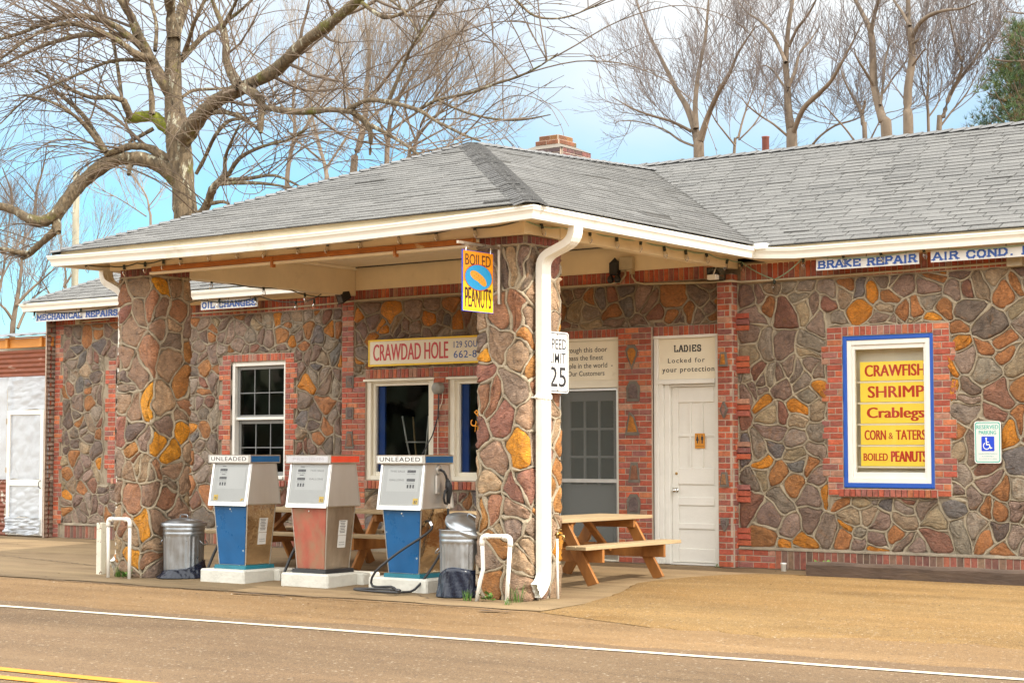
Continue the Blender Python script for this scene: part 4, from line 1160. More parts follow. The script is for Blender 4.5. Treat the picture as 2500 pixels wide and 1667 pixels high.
shingle_face(mb, (XE1, yb, EZ), (XE0, yb, EZ), (XE1 - 3.67, RIDGE_Y, RIDGE_Z), (XE0 + 3.67, RIDGE_Y, RIDGE_Z), 304, expo=.25, tab=1.0)
mb.build('rear_slope_shingle', SH, rf)
mb = MB()
caps(mb, (XE1 - 3.6, RIDGE_Y, RIDGE_Z), (XE0 + 3.6, RIDGE_Y, RIDGE_Z), 305, step=.2, drop=.48)
caps(mb, (XE0, EY, EZ), (XE0 + 3.67, RIDGE_Y, RIDGE_Z), 306); caps(mb, (XE1, EY, EZ), (XE1 - 3.67, RIDGE_Y, RIDGE_Z), 307)
mb.build('ridge_cap_shingle', SH, rf)
cf = part('canopy_roof', B)
A = Vector((-2.97, -1.25, 5.12)); J = Vector((-2.97, 2.92, 5.335)); CE = -4.83; CX1, CX0 = .50, -6.44; CZ = 3.69
# the ridge sags a little between its ends
mid = A.lerp(J, .5) - Vector((0, 0, .035))
mb = MB(); shingle_face(mb, (CX0, CE, CZ - .02), (CX1, CE, CZ), A, A, 311, expo=.125, tab=.46)
mb.build('front_slope_shingle', SH, cf)
mb = MB()
vly = Vector((.53, -.44, 3.69))
shingle_face(mb, (CX1, CE, CZ), vly, A, J, 312, expo=.125, tab=.52); mb.build('side_slope_shingle', SH, cf)
mb = MB(); shingle_face(mb, (-6.47, -.44, 3.69), (CX0, CE, CZ - .02), J, A, 313, expo=.125, tab=.46); mb.build('side_slope_shingle', SH, cf)
mb = MB()
caps(mb, (CX1 + .0, CE, CZ), A, 314, wd=.17, step=.115, drop=.36); caps(mb, (CX0, CE, CZ - .02), A, 315, wd=.14, drop=.36); caps(mb, J, A, 316, wd=.15, step=.16, drop=.40)
mb.build('hip_cap_shingle', SH, cf)

# chimney and vent
ch = part('chimney', B)
mb = MB()
cx0, cx1, cy0, cy1 = -5.42, -4.70, 3.2, 3.95
PC = [((.10, .045, .04), 3), ((.16, .055, .045), 3), ((.10, .06, .06), 2), ((.2, .08, .05), 1)]
running(mb, cx0, cx1, 4.6, 5.86, fx(cy0), 401, pal=PC); running(mb, cy0, cy1, 4.6, 5.86, rx(cx1), 402, pal=PC); mb.box(cx0, cx1, cy0, cy1, 4.6, 5.86, 1)
mb.build('shaft_brick', BR, ch)
mb = MB(); mb.add([(cx0 - .04, cy0 - .04, 5.861), (cx1 + .04, cy0 - .04, 5.861), (cx1 + .04, cy1, 5.861), (cx0 - .04, cy1, 5.861), (cx0 + .14, cy0 + .14, 5.95), (cx1 - .14, cy0 + .14, 5.95), (cx1 - .14, cy1 - .14, 5.95), (cx0 + .14, cy1 - .14, 5.95)],
       [(0, 1, 5, 4), (1, 2, 6, 5), (2, 3, 7, 6), (3, 0, 4, 7), (4, 5, 6, 7)]); mb.build('mortar_wash', M['dmortar'], ch)
mb = MB(); PO = [((.17, .06, .022), 3), ((.22, .10, .025), 2), ((.12, .085, .03), 2)]
for z0, z1, e in ((5.95, 6.02, .15), (6.022, 6.10, .19)):
    for f, a, b in ((fx(cy0 + e), cx0 + e, cx1 - e), (rx(cx1 - e), cy0 + e, cy1 - e)):
        running(mb, a, b, z0, z1, f, 403 + int(e * 100), pal=PO, d=.02, bd=.012)
    mb.box(cx0 + e, cx1 - e, cy0 + e, cy1 - e, z0, z1, 1)
mb.build('pot_brick', BR, ch)
mb = MB(); mb.lathe([(.05, 5.0), (.052, 5.84), (.058, 5.845), (.058, 5.86), (.04, 5.86), (.04, 5.5)], (-1.82, 4.2, 0), 16); mb.build('vent_pipe', M['vent'], B, smooth=True)

# conduits, junction boxes
mb = MB()
mb.tube([(-9.2, -.06, 3.375), (-8.2, -.06, 3.375), (-7, -.06, 3.375), (-6.3, -.06, 3.385), (-5.9, -.06, 3.405), (-4.9, -.06, 3.41), (-3, -.06, 3.405), (-1.75, -.06, 3.40), (-1.58, -.06, 3.42), (-1.50, -.06, 3.50), (-1.50, -.06, 3.56)], .013, 8)
mb.tube([(-1.40, -.06, 3.56), (-1.40, -.06, 3.47), (-1.34, -.06, 3.40), (-1.22, -.06, 3.375), (-.5, -.06, 3.35), (-.22, -.08, 3.34), (-.17, -.2, 3.335), (.05, -.2, 3.33), (.1, -.07, 3.325), (1.2, -.07, 3.325), (3.4, -.07, 3.35)], .013, 8)
mb.tube([(-11.6, -.06, 3.36), (-10.9, -.06, 3.37)], .013, 8)
mb.build('conduit', M['conduit'], B, smooth=True)
mb = MB(); mb.cbox(-1.56, -1.36, -.12, -.05, 3.56, 3.72, .008); mb.cbox(-1.395, -1.365, -.13, -.05, 3.50, 3.56, .004); mb.build('junction_box', M['conduit'], B)
MB().cbox(3.33, 3.5, -.13, -.04, 3.30, 3.41, .008).build('junction_box', M['conduit'], B); MB().cbox(-11.66, -11.55, -.1, -.03, 3.325, 3.395, .006).build('junction_box', M['conduit'], B)

# ================================================================== FUEL PUMPS
def pump(xc, yf, z0, front, label, kind):
    """xc centre, yf front plane of the cabinet; kind: blank, readout, nozzle"""
    t = thing('fuel_pump', (xc, yf + .22, z0), label, 'fuel pump', 'old fuel pumps under the canopy')
    zb, zm, zh, zt = z0 + .045, .748, 1.212, 1.308
    def loft(mb, a, b, m=0):
        """frustum between two rectangles (x0,x1,y0,y1,z); per side material"""
        vs = [(a[0], a[2], a[4]), (a[1], a[2], a[4]), (a[1], a[3], a[4]), (a[0], a[3], a[4]), (b[0], b[2], b[4]), (b[1], b[2], b[4]), (b[1], b[3], b[4]), (b[0], b[3], b[4])]
        return mb.add(vs, [(0, 1, 5, 4), (1, 2, 6, 5), (2, 3, 7, 6), (3, 0, 4, 7), (4, 5, 6, 7), (3, 2, 1, 0)], m)
    lo = (xc - .205, xc + .205, yf + .035, yf + .415, zb); hi = (xc - .26, xc + .26, yf, yf + .45, zm)
    mb = loft(MB(), lo, hi); mb.build('cabinet', M['steelgold'] if kind == 'blank' else (M['steelold'] if kind == 'readout' else M['steelgold']), t)
    # enamel panel on the road side, in a thin steel edge
    fr = MB()
    def panel(mb, e, d, m=0):
        a = [(lo[0] + e, lo[2] - d, zb + .004), (lo[1] - e, lo[2] - d, zb + .004), (hi[1] - e, hi[2] - d, zm - .006), (hi[0] + e, hi[2] - d, zm - .006)]
        b = [(p[0], p[1] + d + .01, p[2]) for p in a]
        mb.add(a + b, [(0, 1, 2, 3), (0, 4, 5, 1), (1, 5, 6, 2), (2, 6, 7, 3), (3, 7, 4, 0)], m)
    panel(fr, .012, .007); pn = fr.build('front_panel', front, t)
    mb = MB()
    for (zz, xx) in ((.70, xc + .0), (.07, xc + .12)):
        f = (zz - zb) / (zm - zb); yy = lo[2] + (hi[2] - lo[2]) * f - .008
        mb.lathe([(0, 0), (.011, 0), (.009, .004), (0, .005)], n=10, M=Matrix.Translation((xx, yy, zz)) @ Matrix.Rotation(R(90), 4, 'X'))
    mb.build('screw', M['alu'], pn)
    loft(MB(), (xc - .245, xc + .245, yf - .005, yf + .455, z0 + .001), (xc - .24, xc + .24, yf - .002, yf + .452, z0 + .043)).build('base', M['pumpteal'] if front is M['pumpblue'] else M['rubber'], t)
    # head: leans back towards the top
    hb, ht = (xc - .295, xc + .295, yf - .045, yf + .49, zm + .001), (xc - .29, xc + .29, yf + .03, yf + .42, zh)
    loft(MB(), hb, ht).build('head', M['steel'], t)
    sl = (ht[2] - hb[2]) / (zh - zm)
    def hx(u, v, d):                       # on the sloping dial face: u across, v height
        return Vector((xc + u, hb[2] + sl * (v - zm) - d, v))
    mb = MB(); mb.prism([(-.278, zm + .03), (.278, zm + .03), (.272, zh - .004), (-.272, zh - .004)], .001, .006, hx); dl = mb.build('dial_face', M['dial'], t)
    mb = MB()
    for (a, b, c_, d_) in ((-.297, .297, zm - .008, zm + .032), (-.297, -.27, zm + .033, zh - .001), (.27, .297, zm + .033, zh - .001)):
        mb.prism([(a, c_), (b, c_), (b, d_), (a, d_)], -.01, .016, hx)
    mb.build('head_trim', M['alu'], t)
    mb = MB(); mb.prism([(-.2, .93), (.22, .93), (.22, 1.17), (-.2, 1.17)], .006, .0075, hx); mb.build('readout_plate', mat('plate_white', (.68, .69, .67), .4) if 'plate_white' not in bpy.data.materials else bpy.data.materials['plate_white'], dl)
    ink = MB(); fa = MB()
    rev = kind == 'nozzle'
    c0 = .12 if rev else -.12
    for z in (1.125, 1.035):
        ink.prism([(c0 - .055, z), (c0 + .055, z), (c0 + .055, z + .026), (c0 - .055, z + .026)], .006, .0095, hx)
        if not rev: ink.prism([(c0 - .025, z + .05), (c0 + .03, z + .05), (c0 + .03, z + .056), (c0 - .025, z + .056)], .006, .0095, hx)
    for k in range(3):
        u = c0 - .045 + .038 * k
        ink.prism([(u, .965), (u + .02, .965), (u + .02, 1.0), (u, 1.0)], .006, .0095, hx)
    for z, tx in ((1.133, '888.88'), (1.043, '88.888')):
        fa.text(tx, c0 - .045, c0 + .045, z - .002, z + .012, hx, .0105, bold=.004)
    ink.build('number_window', M['ink'], dl)
    if kind != 'blank':
        u0 = -.17 if rev else .0
        fa.text('THIS SALE', u0, u0 + .2, 1.128, 1.148, hx, .0095); fa.text('GALLONS', u0, u0 + .2, 1.038, 1.058, hx, .0095)
    fa.text('this sale', c0 - .06, c0 + .05, 1.105, 1.117, hx, .0095); fa.text('price', c0 - .06, c0 + .05, 1.012, 1.024, hx, .0095)
    fa.build('lettering', M['faint'], dl)
    mb = MB(); u = -.20 if kind == 'blank' else .205
    mb.prism([(u - .03, .80), (u + .035, .80), (u + .035, .86), (u - .03, .86)], .006, .0085, hx)
    if kind == 'blank': mb.prism([(.19, .79), (.235, .81), (.23, .825), (.2, .82)], .006, .0085, hx)
    st = mb.build('grade_sticker', M['ysign'], dl)
    mb = MB(); mb.text({'blank': '91', 'readout': '92', 'nozzle': '87'}[kind], u - .015, u + .027, .806, .838, hx, .010, bold=.02); mb.build('lettering', M['ink'], st)
    MB().add([hx(-.265, zm + .04, .013), hx(.265, zm + .04, .013), hx(.262, zh - .006, .013), hx(-.262, zh - .006, .013)], [(0, 1, 2, 3)]).build('dial_glass', M['bulb'], t)
    mb = MB()
    for (a, b) in (((hi[1], hi[2], zm), (lo[1], lo[2], zb)), ((hi[1], hi[3], zm), (lo[1], lo[3], zb)), ((hi[0], hi[2], zm), (lo[0], lo[2], zb))):
        mb.tube([a, b], .007, 6)
    mb.build('corner_trim', M['alu'], t)
    mb = MB(); mb.tube([(ht[1] + .004, ht[2] + .0, zh - .004), (hb[1] + .004, hb[2], zm + .004)], .006, 6); mb.tube([(ht[1] + .004, ht[3], zh - .004), (hb[1] + .004, hb[3], zm + .004)], .006, 6); mb.tube([(hb[1] + .004, hb[2], zm + .006), (hb[1] + .004, hb[3], zm + .006)], .006, 6); mb.build('head_edge', M['alu'], t)
    # canopy hood with its sign box
    hx0, hx1, hy0, hy1 = xc - .335, xc + .325, yf - .03, yf + .46
    mb = MB(); mb.cbox(hx0, hx1, hy0, hy1, zh + .001, zt, .006); hd = mb.build('hood', M['alu'], t)
    mb = MB(); F = fx(hy0); mb.prism([(hx0 + .03, zh + .016), (hx1 - .03, zh + .016), (hx1 - .03, zt - .014), (hx0 + .03, zt - .014)], 0, .004, F)
    sp = mb.build('sign_plate', M['signwhite'] if kind != 'readout' else mat('plate_faded', (.50, .50, .52), .45, var=.2, stretch=(.4, 1, 1)), hd)
    if kind != 'readout':
        mb = MB(); mb.text('UNLEADED', hx0 + .055, hx1 - .055, zh + .028, zt - .024, F, .0055, bold=.014, spacing=1.12); mb.build('lettering', M['ink'], sp)
    else:
        mb = MB(); mb.text('PREMIUM', hx0 + .12, hx1 - .09, zh + .034, zt - .03, F, .0055, spacing=1.15); mb.build('lettering', mat('ghost', (.42, .40, .42), .5), sp)
    mb = MB(); mb.prism([(hy0 + .02, zh + .016), (hy1 - .02, zh + .016), (hy1 - .02, zt - .014), (hy0 + .02, zt - .014)], 0, .004, rx(hx1)); mb.build('side_plate', M['signred'] if kind == 'readout' else M['pumpblue'], hd)
    mb = MB(); mb.prism([(-hy1 + .02, zh + .016), (-hy0 - .02, zh + .016), (-hy0 - .02, zt - .014), (-hy1 + .02, zt - .014)], 0, .004, lx(hx0)); mb.build('side_plate', M['signred'] if kind == 'readout' else M['pumpblue'], hd)
    # notices on the steel flank
    def sx(u, v, d):
        f = (v - zb) / (zm - zb); return Vector((lo[1] + (hi[1] - lo[1]) * f + d, u, v))
    if kind != 'nozzle':
        yc = yf + .20
        mb = MB(); mb.prism([(yc, .44), (yc + .13, .44), (yc + .14, .60), (yc + .01, .60)], .001, .004, sx); mb.prism([(yc + .0, .305), (yc + .125, .305), (yc + .13, .435), (yc + .005, .435)], .001, .004, sx)
        nb = mb.build('notice', M['signwhite'], t)
        mb = MB()
        for k in range(8):
            z = .585 - .017 * k; a = .02 + .006 * (k % 3)
            mb.prism([(yc + a, z), (yc + .13 - a, z), (yc + .13 - a, z + .006), (yc + a, z + .006)], .0045, .0052, sx)
        for k, tx in ((2, 'UNLEADED'), (3, 'GASOLINE')):
            z = .405 - .024 * k; mb.text(tx, yc + .02, yc + .108, z, z + .011, sx, .0052)
        mb.build('lettering', M['ink'], nb)
    if kind == 'nozzle':
        # nozzle holster, nozzle and hose on the flank
        hs = MB(); xh = xc + .293
        hs.cbox(xh, xh + .03, yf + .17, yf + .235, .90, 1.10, .008); hs.box(xh, xh + .012, yf + .235, yf + .3, .90, .915)
        hs.lathe([(.055, 0), (.05, .012), (.038, .014), (.034, .004), (0, .004)], n=16, M=Matrix.Translation((xh, yf + .25, 1.155)) @ Matrix.Rotation(R(90), 4, 'Y'))
        hs.build('nozzle_holder', M['steel'], t)
        nz_ = MB()
        sp_ = [(xh + .01, yf + .25, 1.155), (xh + .045, yf + .27, 1.135), (xh + .06, yf + .29, 1.09), (xh + .065, yf + .30, 1.05)]
        nz_.tube(sp_, .013, 8); nz_.tube([(xh + .065, yf + .30, 1.06), (xh + .068, yf + .31, 1.03)], .018, 8)
        nz_.tube([(xh + .067, yf + .31, 1.04), (xh + .07, yf + .325, .98), (xh + .072, yf + .33, .93), (xh + .068, yf + .325, .86), (xh + .066, yf + .322, .80)], [.024, .038, .034, .024, .02], 10)
        nz_.tube([(xh + .072, yf + .30, .96), (xh + .09, yf + .235, .93), (xh + .09, yf + .215, .86), (xh + .085, yf + .24, .81), (xh + .07, yf + .31, .80)], [.012, .014, .013, .012, .012], 8)
        nz_.build('nozzle', M['rubber'], t, smooth=True)
        ho = MB()
        zg = gz(yf) + .016
        p = [Vector((xh + .066, yf + .32, .80)), Vector((xh + .066, yf + .32, .74)), Vector((xh + .075, yf + .30, .6)), Vector((xh + .06, yf + .24, .35)), Vector((xh + .02, yf + .08, .12)), Vector((xh - .02, yf - .12, zg + .02)), Vector((xh - .06, yf - .26, zg))]
        cxx, cyy = xc - .03, yf - .36
        for k in range(30):
            a = -.2 - k * 2 * math.pi * 1.05 / 30
            p.append(Vector((cxx + .30 * math.cos(a), cyy + .085 * math.sin(a) , zg + (.006 + .02 * k / 30))))
        p += [Vector((cxx + .12, cyy + .08, zg + .05)), Vector((xc - .22, yf - .21, zg + .04)), Vector((xc - .16, yf - .24, .10)), Vector((xc + .06, yf - .14, .30)), Vector((xc + .24, yf + .0, .45)), Vector((xc + .305, yf + .10, .535)), Vector((xc + .30, yf + .12, .59)), Vector((xc + .27, yf + .115, .62)), Vector((xc + .235, yf + .11, .625))]
        q = []
        for i in range(len(p) - 1):           # smooth the run
            a, b, c_, d_ = p[max(i - 1, 0)], p[i], p[i + 1], p[min(i + 2, len(p) - 1)]
            for s in (0, .34, .67):
                q.append(.5 * ((2 * b) + (-a + c_) * s + (2 * a - 5 * b + 4 * c_ - d_) * s * s + (-a + 3 * b - 3 * c_ + d_) * s ** 3))
        q.append(p[-1])
        ho.tube(q, .013, 8); ho.build('hose', M['rubber'], t, smooth=True)
        mb = MB(); mb.tube([q[-8], q[-5]], .02, 10); mb.tube([(xh + .066, yf + .32, .81), (xh + .066, yf + .32, .75)], .019, 10); mb.build('hose_coupling', M['chrome'], t)
    else:
        ho = MB(); xw = xc - .29
        p = [Vector((xw - .0, yf + .30, .80)), Vector((xw - .05, yf + .30, .72)), Vector((xw - .07, yf + .28, .45)), Vector((xw - .16, yf + .2, .2)), Vector((xw - .2, yf + .1, .02 + gz(yf) + .03)), Vector((xw - .1, yf + .05, gz(yf) + .09)), Vector((xw + .03, yf + .2, .12)), Vector((xc - .2, yf + .25, .2))]
        q = []
        for i in range(len(p) - 1):
            a, b, c_, d_ = p[max(i - 1, 0)], p[i], p[i + 1], p[min(i + 2, len(p) - 1)]
            for s in (0, .25, .5, .75):
                q.append(.5 * ((2 * b) + (-a + c_) * s + (2 * a - 5 * b + 4 * c_ - d_) * s * s + (-a + 3 * b - 3 * c_ + d_) * s ** 3))
        q.append(p[-1])
        ho.tube(q, .016, 8); ho.build('hose', M['rubber'], t, smooth=True)
    return t
M['pumpteal'] = mat('pump_teal', (.01, .15, .20), .4, var=.2, stain=(.25, .3, .28), sscale=9, spos=(.62, .7))
def island(xc, y0, label, seed, wd=.69, dp=.62):
    """painted concrete block the pump stands on"""
    z0, z1 = gz(y0) - .03, .034
    mb = MB(); r_ = random.Random(seed); nx, ny = 12, 10
    vs = []; fs = []
    mb.cbox(xc - wd / 2, xc + wd / 2, y0, y0 + dp, z0, z1, .018); mb.cbox(xc - .12, xc + wd / 2 + .08, y0 + dp - .14, y0 + dp + .16, z0, z1 - .006, .016)
    o = mb.build('pump_island', M['conc'], None, (xc, y0 + dp / 2, z0))
    return tag(o, label, 'concrete base', 'painted concrete blocks under the pumps')
island(-4.18, -4.23, 'white concrete block under the blue pump beside the closed bin', 1); island(-2.99, -4.175, 'white concrete block under the red pump, black paint chips', 2); island(-1.745, -4.10, 'white concrete block under the pump with nozzle and hose', 3, wd=.80)
pump(-4.175, -4.10, .034, M['pumpblue'], 'blue unleaded pump beside the closed dustbin, no nozzle on its flank', 'blank')
pump(-2.99, -4.09, .034, M['pumpred'], 'faded red pump with red hood side standing between two blue pumps', 'readout')
pump(-1.72, -4.05, .034, M['pumpblue'], 'blue unleaded pump with black nozzle and looping hose', 'nozzle')

# ================================================================== BINS
def bin_(x, y, label, tilted, hgt=.60, rad=.33):
    z0 = gz(y) + .004
    t = thing('trash_can', (x, y, z0), label, 'trash can', 'galvanised dustbins under the canopy')
    mb = MB()
    prof = [(0, .02), (rad * .90, .02), (rad * .905, .0), (rad * .91, .03)]
    n = 144
    def rm(an, j):
        if 4 <= j <= 7: return 1 + .012 * max(-1, min(1, 1.8 * math.sin(an * 24)))
        return 1
    prof += [(rad * .915, .06), (rad * .925, .15), (rad * .95, hgt - .17), (rad * .955, hgt - .145), (rad * .96, hgt - .13), (rad * .985, hgt - .115), (rad * .965, hgt - .10), (rad * .965, hgt - .08), (rad * .99, hgt - .065), (rad * .97, hgt - .05), (rad * .975, hgt - .015), (rad * 1.0, hgt - .006), (rad * 1.0, hgt), (rad * .97, hgt), (rad * .94, hgt - .1), (rad * .9, .06), (0, .05)]
    mb.lathe(prof, (x, y, z0), n, rmod=rm)
    mb.build('body', M['galv'], t, smooth=True)
    mb = MB()
    L = [(rad * 1.07, -.03), (rad * 1.08, .0), (rad * 1.06, .008), (rad * .9, .014), (rad * .88, .024), (rad * .5, .05), (rad * .15, .062), (0, .064)]
    if tilted:
        Mx = Matrix.Translation((x + .07, y + .04, z0 + hgt + .05)) @ Matrix.Rotation(R(24), 4, 'Y') @ Matrix.Rotation(R(8), 4, 'X')
    else:
        Mx = Matrix.Translation((x, y, z0 + hgt + .003))
    mb.lathe(L, n=40, M=Mx); mb.lathe([(rad * 1.07, -.03), (rad * 1.02, -.01), (0, .03)], n=40, M=Mx)
    lid = mb.build('lid', M['galv'], t, smooth=True)
    mb = MB(); mb.tube([Mx @ Vector(p) for p in ((-.065, 0, .055), (-.06, 0, .09), (-.045, 0, .098), (.045, 0, .098), (.06, 0, .09), (.065, 0, .055))], .007, 8); mb.build('handle', M['galv'], lid, smooth=True)
    for s in (-1, 1):
        mb = MB(); a0 = R(20) if s > 0 else R(200)
        c_, s_ = math.cos(a0), math.sin(a0)
        P = [Vector((x + c_ * rad * .96 - s_ * u, y + s_ * rad * .96 + c_ * u, z0 + hgt - .22 + v)) + Vector((c_, s_, 0)) * o_ for u, v, o_ in ((-.07, .03, 0), (-.065, .0, .03), (-.04, -.02, .045), (.04, -.02, .045), (.065, 0, .03), (.07, .03, 0))]
        mb.tube(P, .006, 6); mb.build('side_handle', M['galv'], t, smooth=True)
    # slumped liner round the foot
    mb = MB(); r_ = random.Random(int(x * 77)); n = 128
    top = .13 if not tilted else .20
    vs = []
    rings = 7
    for j in range(rings):
        f = j / (rings - 1)
        for k in range(n):
            an = 2 * math.pi * k / n
            tp = top * (1 + .45 * math.sin(an + (2.4 if tilted else .5)) + .1 * math.sin(3 * an))
            wob_ = .007 * math.sin(an * 15 + f * 6.5 + 1.5 * math.sin(an * 2)) + .004 * math.sin(an * 31 - f * 5) + r_.uniform(-.001, .001)
            rr = rad * .955 + .010 + (.05 - .025 * tilted) * (1 - f) ** 2 * (1 + .5 * math.sin(an * 3 + 1)) + wob_ * (1 - .6 * f)
            vs.append((x + rr * math.cos(an), y + rr * math.sin(an), z0 - .002 + tp * f ** .8))
    for k in range(n):
        an = 2 * math.pi * k / n; vs.append((x + rad * .94 * math.cos(an), y + rad * .94 * math.sin(an), vs[(rings - 1) * n + k][2] - .004))
    fs = [(j * n + k, j * n + (k + 1) % n, (j + 1) * n + (k + 1) % n, (j + 1) * n + k) for j in range(rings) for k in range(n)]
    mb.add(vs, fs); mb.build('liner_bag', M['bag'], t, smooth=True)
    return t
bin_(-5.06, -3.97, 'galvanised dustbin with its lid on beside a blue pump', False, .61, .245)
bin_(-.865, -4.12, 'galvanised dustbin with tilted lid and black bag round its foot', True, .66, .243)

# ================================================================== GUARD PIPES AND POSTS
def guard(x0, x1, y, ztop, label, bent):
    z = gz(y) - .02
    t = thing('pipe_guard', ((x0 + x1) / 2, y, z), label, 'pipe guard', 'white pipe guards in front of the pillars')
    r = .0205
    mb = MB()
    if bent: mb.tube([(x0 - .075, y + .01, z), (x0 - .03, y, z + .2), (x0 + .012, y, z + .33), (x0 + .008, y, z + .42), (x0, y, ztop - .04)], r, 12)
    else: mb.tube([(x0 + .01, y, z), (x0, y, ztop - .04)], r, 12)
    mb.build('leg', M['pvc'], t, smooth=True)
    mb = MB(); mb.tube([(x1 - .045 * bent, y, z), (x1, y, ztop - .04)], r, 12); mb.build('leg', M['pvc'], t, smooth=True)
    mb = MB(); mb.tube([(x0 + .04, y, ztop), (x1 - .04, y, ztop + .006)], r, 12); mb.build('crossbar', M['pvc'], t, smooth=True)
    for (xx, s) in ((x0, 1), (x1, -1)):
        mb = MB(); mb.tube([(xx, y, ztop - .09), (xx, y, ztop - .055)] + [tuple(q) for q in bend((xx, y, ztop - .05), (xx, y, ztop), (xx + s * .05, y, ztop))] + [(xx + s * .085, y, ztop)], .027, 12); mb.build('elbow', M['pvc'], t, smooth=True)
guard(-.375, -.035, -4.44, .52, 'white U-shaped pipe guard with one bent leg by the drainpipe pillar', True)
guard(-5.865, -5.495, -4.40, .562, 'straight white U-shaped pipe guard beside the rust-stained post', False)
mb = MB(); mb.cbox(-6.33, -6.245, -4.18, -4.095, gz(-4.1) - .02, .50, .006)
tag(mb.build('guard_post', M['rustpost'], None, (-6.27, -4.13, -.1)), 'square white post, paint flaking to rust at its foot', 'post')

# ================================================================== PICNIC TABLES
def table(loc, rz, label, L=1.85, W=.72, H=.69):
    """long side along local y"""
    t = thing('picnic_table', loc, label, 'picnic table', 'wooden picnic tables under the canopy')
    T0 = Vector(loc)
    def b(mb, *a, M_=None):
        mb.cbox(*a, b=.004, M=Matrix.Translation(T0) @ M_ if M_ is not None else Matrix.Translation(T0))
    for k in range(5):
        x = -W / 2 + k * W / 5; mb = MB(); b(mb, x + .003, x + W / 5 - .003, -L / 2 + .004 * (k % 2), L / 2 - .003 * (k % 3), H - .038, H)
        if k == 0: al = mb
        else: al.add(mb.v, mb.f)
    al.build('table_top', M['woodtop'], t)
    for s in (-1, 1):
        mb = MB()
        for k in (0, 1):
            x = s * (.54 + k * .135) - (.135 if s > 0 else 0) + (0 if s > 0 else 0)
            x0_ = s * .60 + (k - 1) * .13
            b(mb, x0_ + .002, x0_ + .128, -L / 2, L / 2, .385, .423)
        mb.build('bench_seat', M['woodtop'], t)
        for e in (-1, 1):
            y = e * (L / 2 - .30)
            mb = MB(); a = math.atan2(.38, H - .04)
            Mx = Matrix.Translation((s * .43, y, (H - .04) / 2)) @ Matrix.Rotation(-s * a, 4, 'Y')
            hl = (H - .04) / 2 / math.cos(a)
            vs0 = len(mb.v); b(mb, -.07, .07, -.02, .02, -hl, hl, M_=Mx)
            mb.v = [(p[0], p[1], min(max(p[2], T0.z - .0), T0.z + H - .04)) for p in mb.v]
            mb.build('leg', M['woodleg'], t)
    for e in (-1, 1):
        y = e * (L / 2 - .30)
        mb = MB(); b(mb, -.72, .72, y - e * .041 - .02, y - e * .041 + .02, .245, .384); mb.build('bench_bearer', M['woodleg'], t)
        mb = MB(); b(mb, -W / 2 + .03, W / 2 - .03, y - e * .041 - .02, y - e * .041 + .02, H - .13, H - .039); mb.build('top_bearer', M['woodleg'], t)
        mb = MB(); p, q = Vector((0, y - e * .07, .30)), Vector((0, y - e * .52, H - .045))
        d = (q - p); Mx = Matrix.Translation((p + q) / 2) @ d.to_track_quat('Z', 'X').to_matrix().to_4x4()
        b(mb, -.02, .02, -.045, .045, -d.length / 2, d.length / 2, M_=Mx); mb.build('brace', M['woodleg'], t)
    t.rotation_euler = (0, 0, rz)
    return t
t1 = table((-.72, -2.24, gz(-2.2) + .002), 0, 'picnic table end-on before the screen door, bench towards the wing wall', L=1.9)
t2 = copy_thing(t1, (-5.05, -2.05, gz(-2.1) + .002), R(91), 'picnic table behind the blue pump that has no nozzle')
t3 = copy_thing(t1, (-2.98, -1.98, gz(-2.0) + .002), R(88), 'picnic table behind the blue pump that has the nozzle')

# ================================================================== SIGNS
SL = {  # stroke letters for the painted slab capitals
 'A': [[(0, 0), (.42, 1), (.58, 1), (1, 0)], [(.2, .34), (.8, .34)]], 'B': [[(.1, 0), (.1, 1), (.75, 1), (.88, .78), (.72, .53), (.1, .53)], [(.72, .53), (.95, .3), (.8, 0), (.1, 0)]],
 'C': [[(.95, .78), (.8, 1), (.3, 1), (.08, .72), (.08, .28), (.3, 0), (.8, 0), (.95, .22)]], 'D': [[(.1, 0), (.1, 1), (.65, 1), (.92, .7), (.92, .3), (.65, 0), (.1, 0)]],
 'E': [[(.95, .8), (.95, 1), (.12, 1), (.12, 0), (.95, 0), (.95, .2)], [(.12, .52), (.7, .52)]], 'G': [[(.95, .78), (.8, 1), (.3, 1), (.08, .72), (.08, .28), (.3, 0), (.9, 0), (.9, .42), (.55, .42)]],
 'H': [[(.12, 0), (.12, 1)], [(.88, 0), (.88, 1)], [(.12, .52), (.88, .52)]], 'I': [[(.5, 0), (.5, 1)]], 'K': [[(.12, 0), (.12, 1)], [(.9, 1), (.2, .5), (.92, 0)]],
 'L': [[(.15, 1), (.15, 0), (.92, 0), (.92, .22)]], 'M': [[(.08, 0), (.08, 1), (.5, .35), (.92, 1), (.92, 0)]], 'N': [[(.1, 0), (.1, 1), (.9, 0), (.9, 1)]],
 'O': [[(.3, 0), (.08, .28), (.08, .72), (.3, 1), (.7, 1), (.92, .72), (.92, .28), (.7, 0), (.3, 0)]], 'P': [[(.12, 0), (.12, 1), (.75, 1), (.92, .76), (.75, .48), (.12, .48)]],
 'R': [[(.12, 0), (.12, 1), (.75, 1), (.9, .78), (.75, .52), (.12, .52)], [(.55, .52), (.95, 0)]], 'S': [[(.9, .8), (.72, 1), (.28, 1), (.1, .8), (.22, .56), (.78, .46), (.92, .22), (.72, 0), (.26, 0), (.08, .2)]],
 'T': [[(.5, 0), (.5, 1)], [(.05, .8), (.05, 1), (.95, 1), (.95, .8)]], '.': [[(.4, 0), (.6, 0)]]}
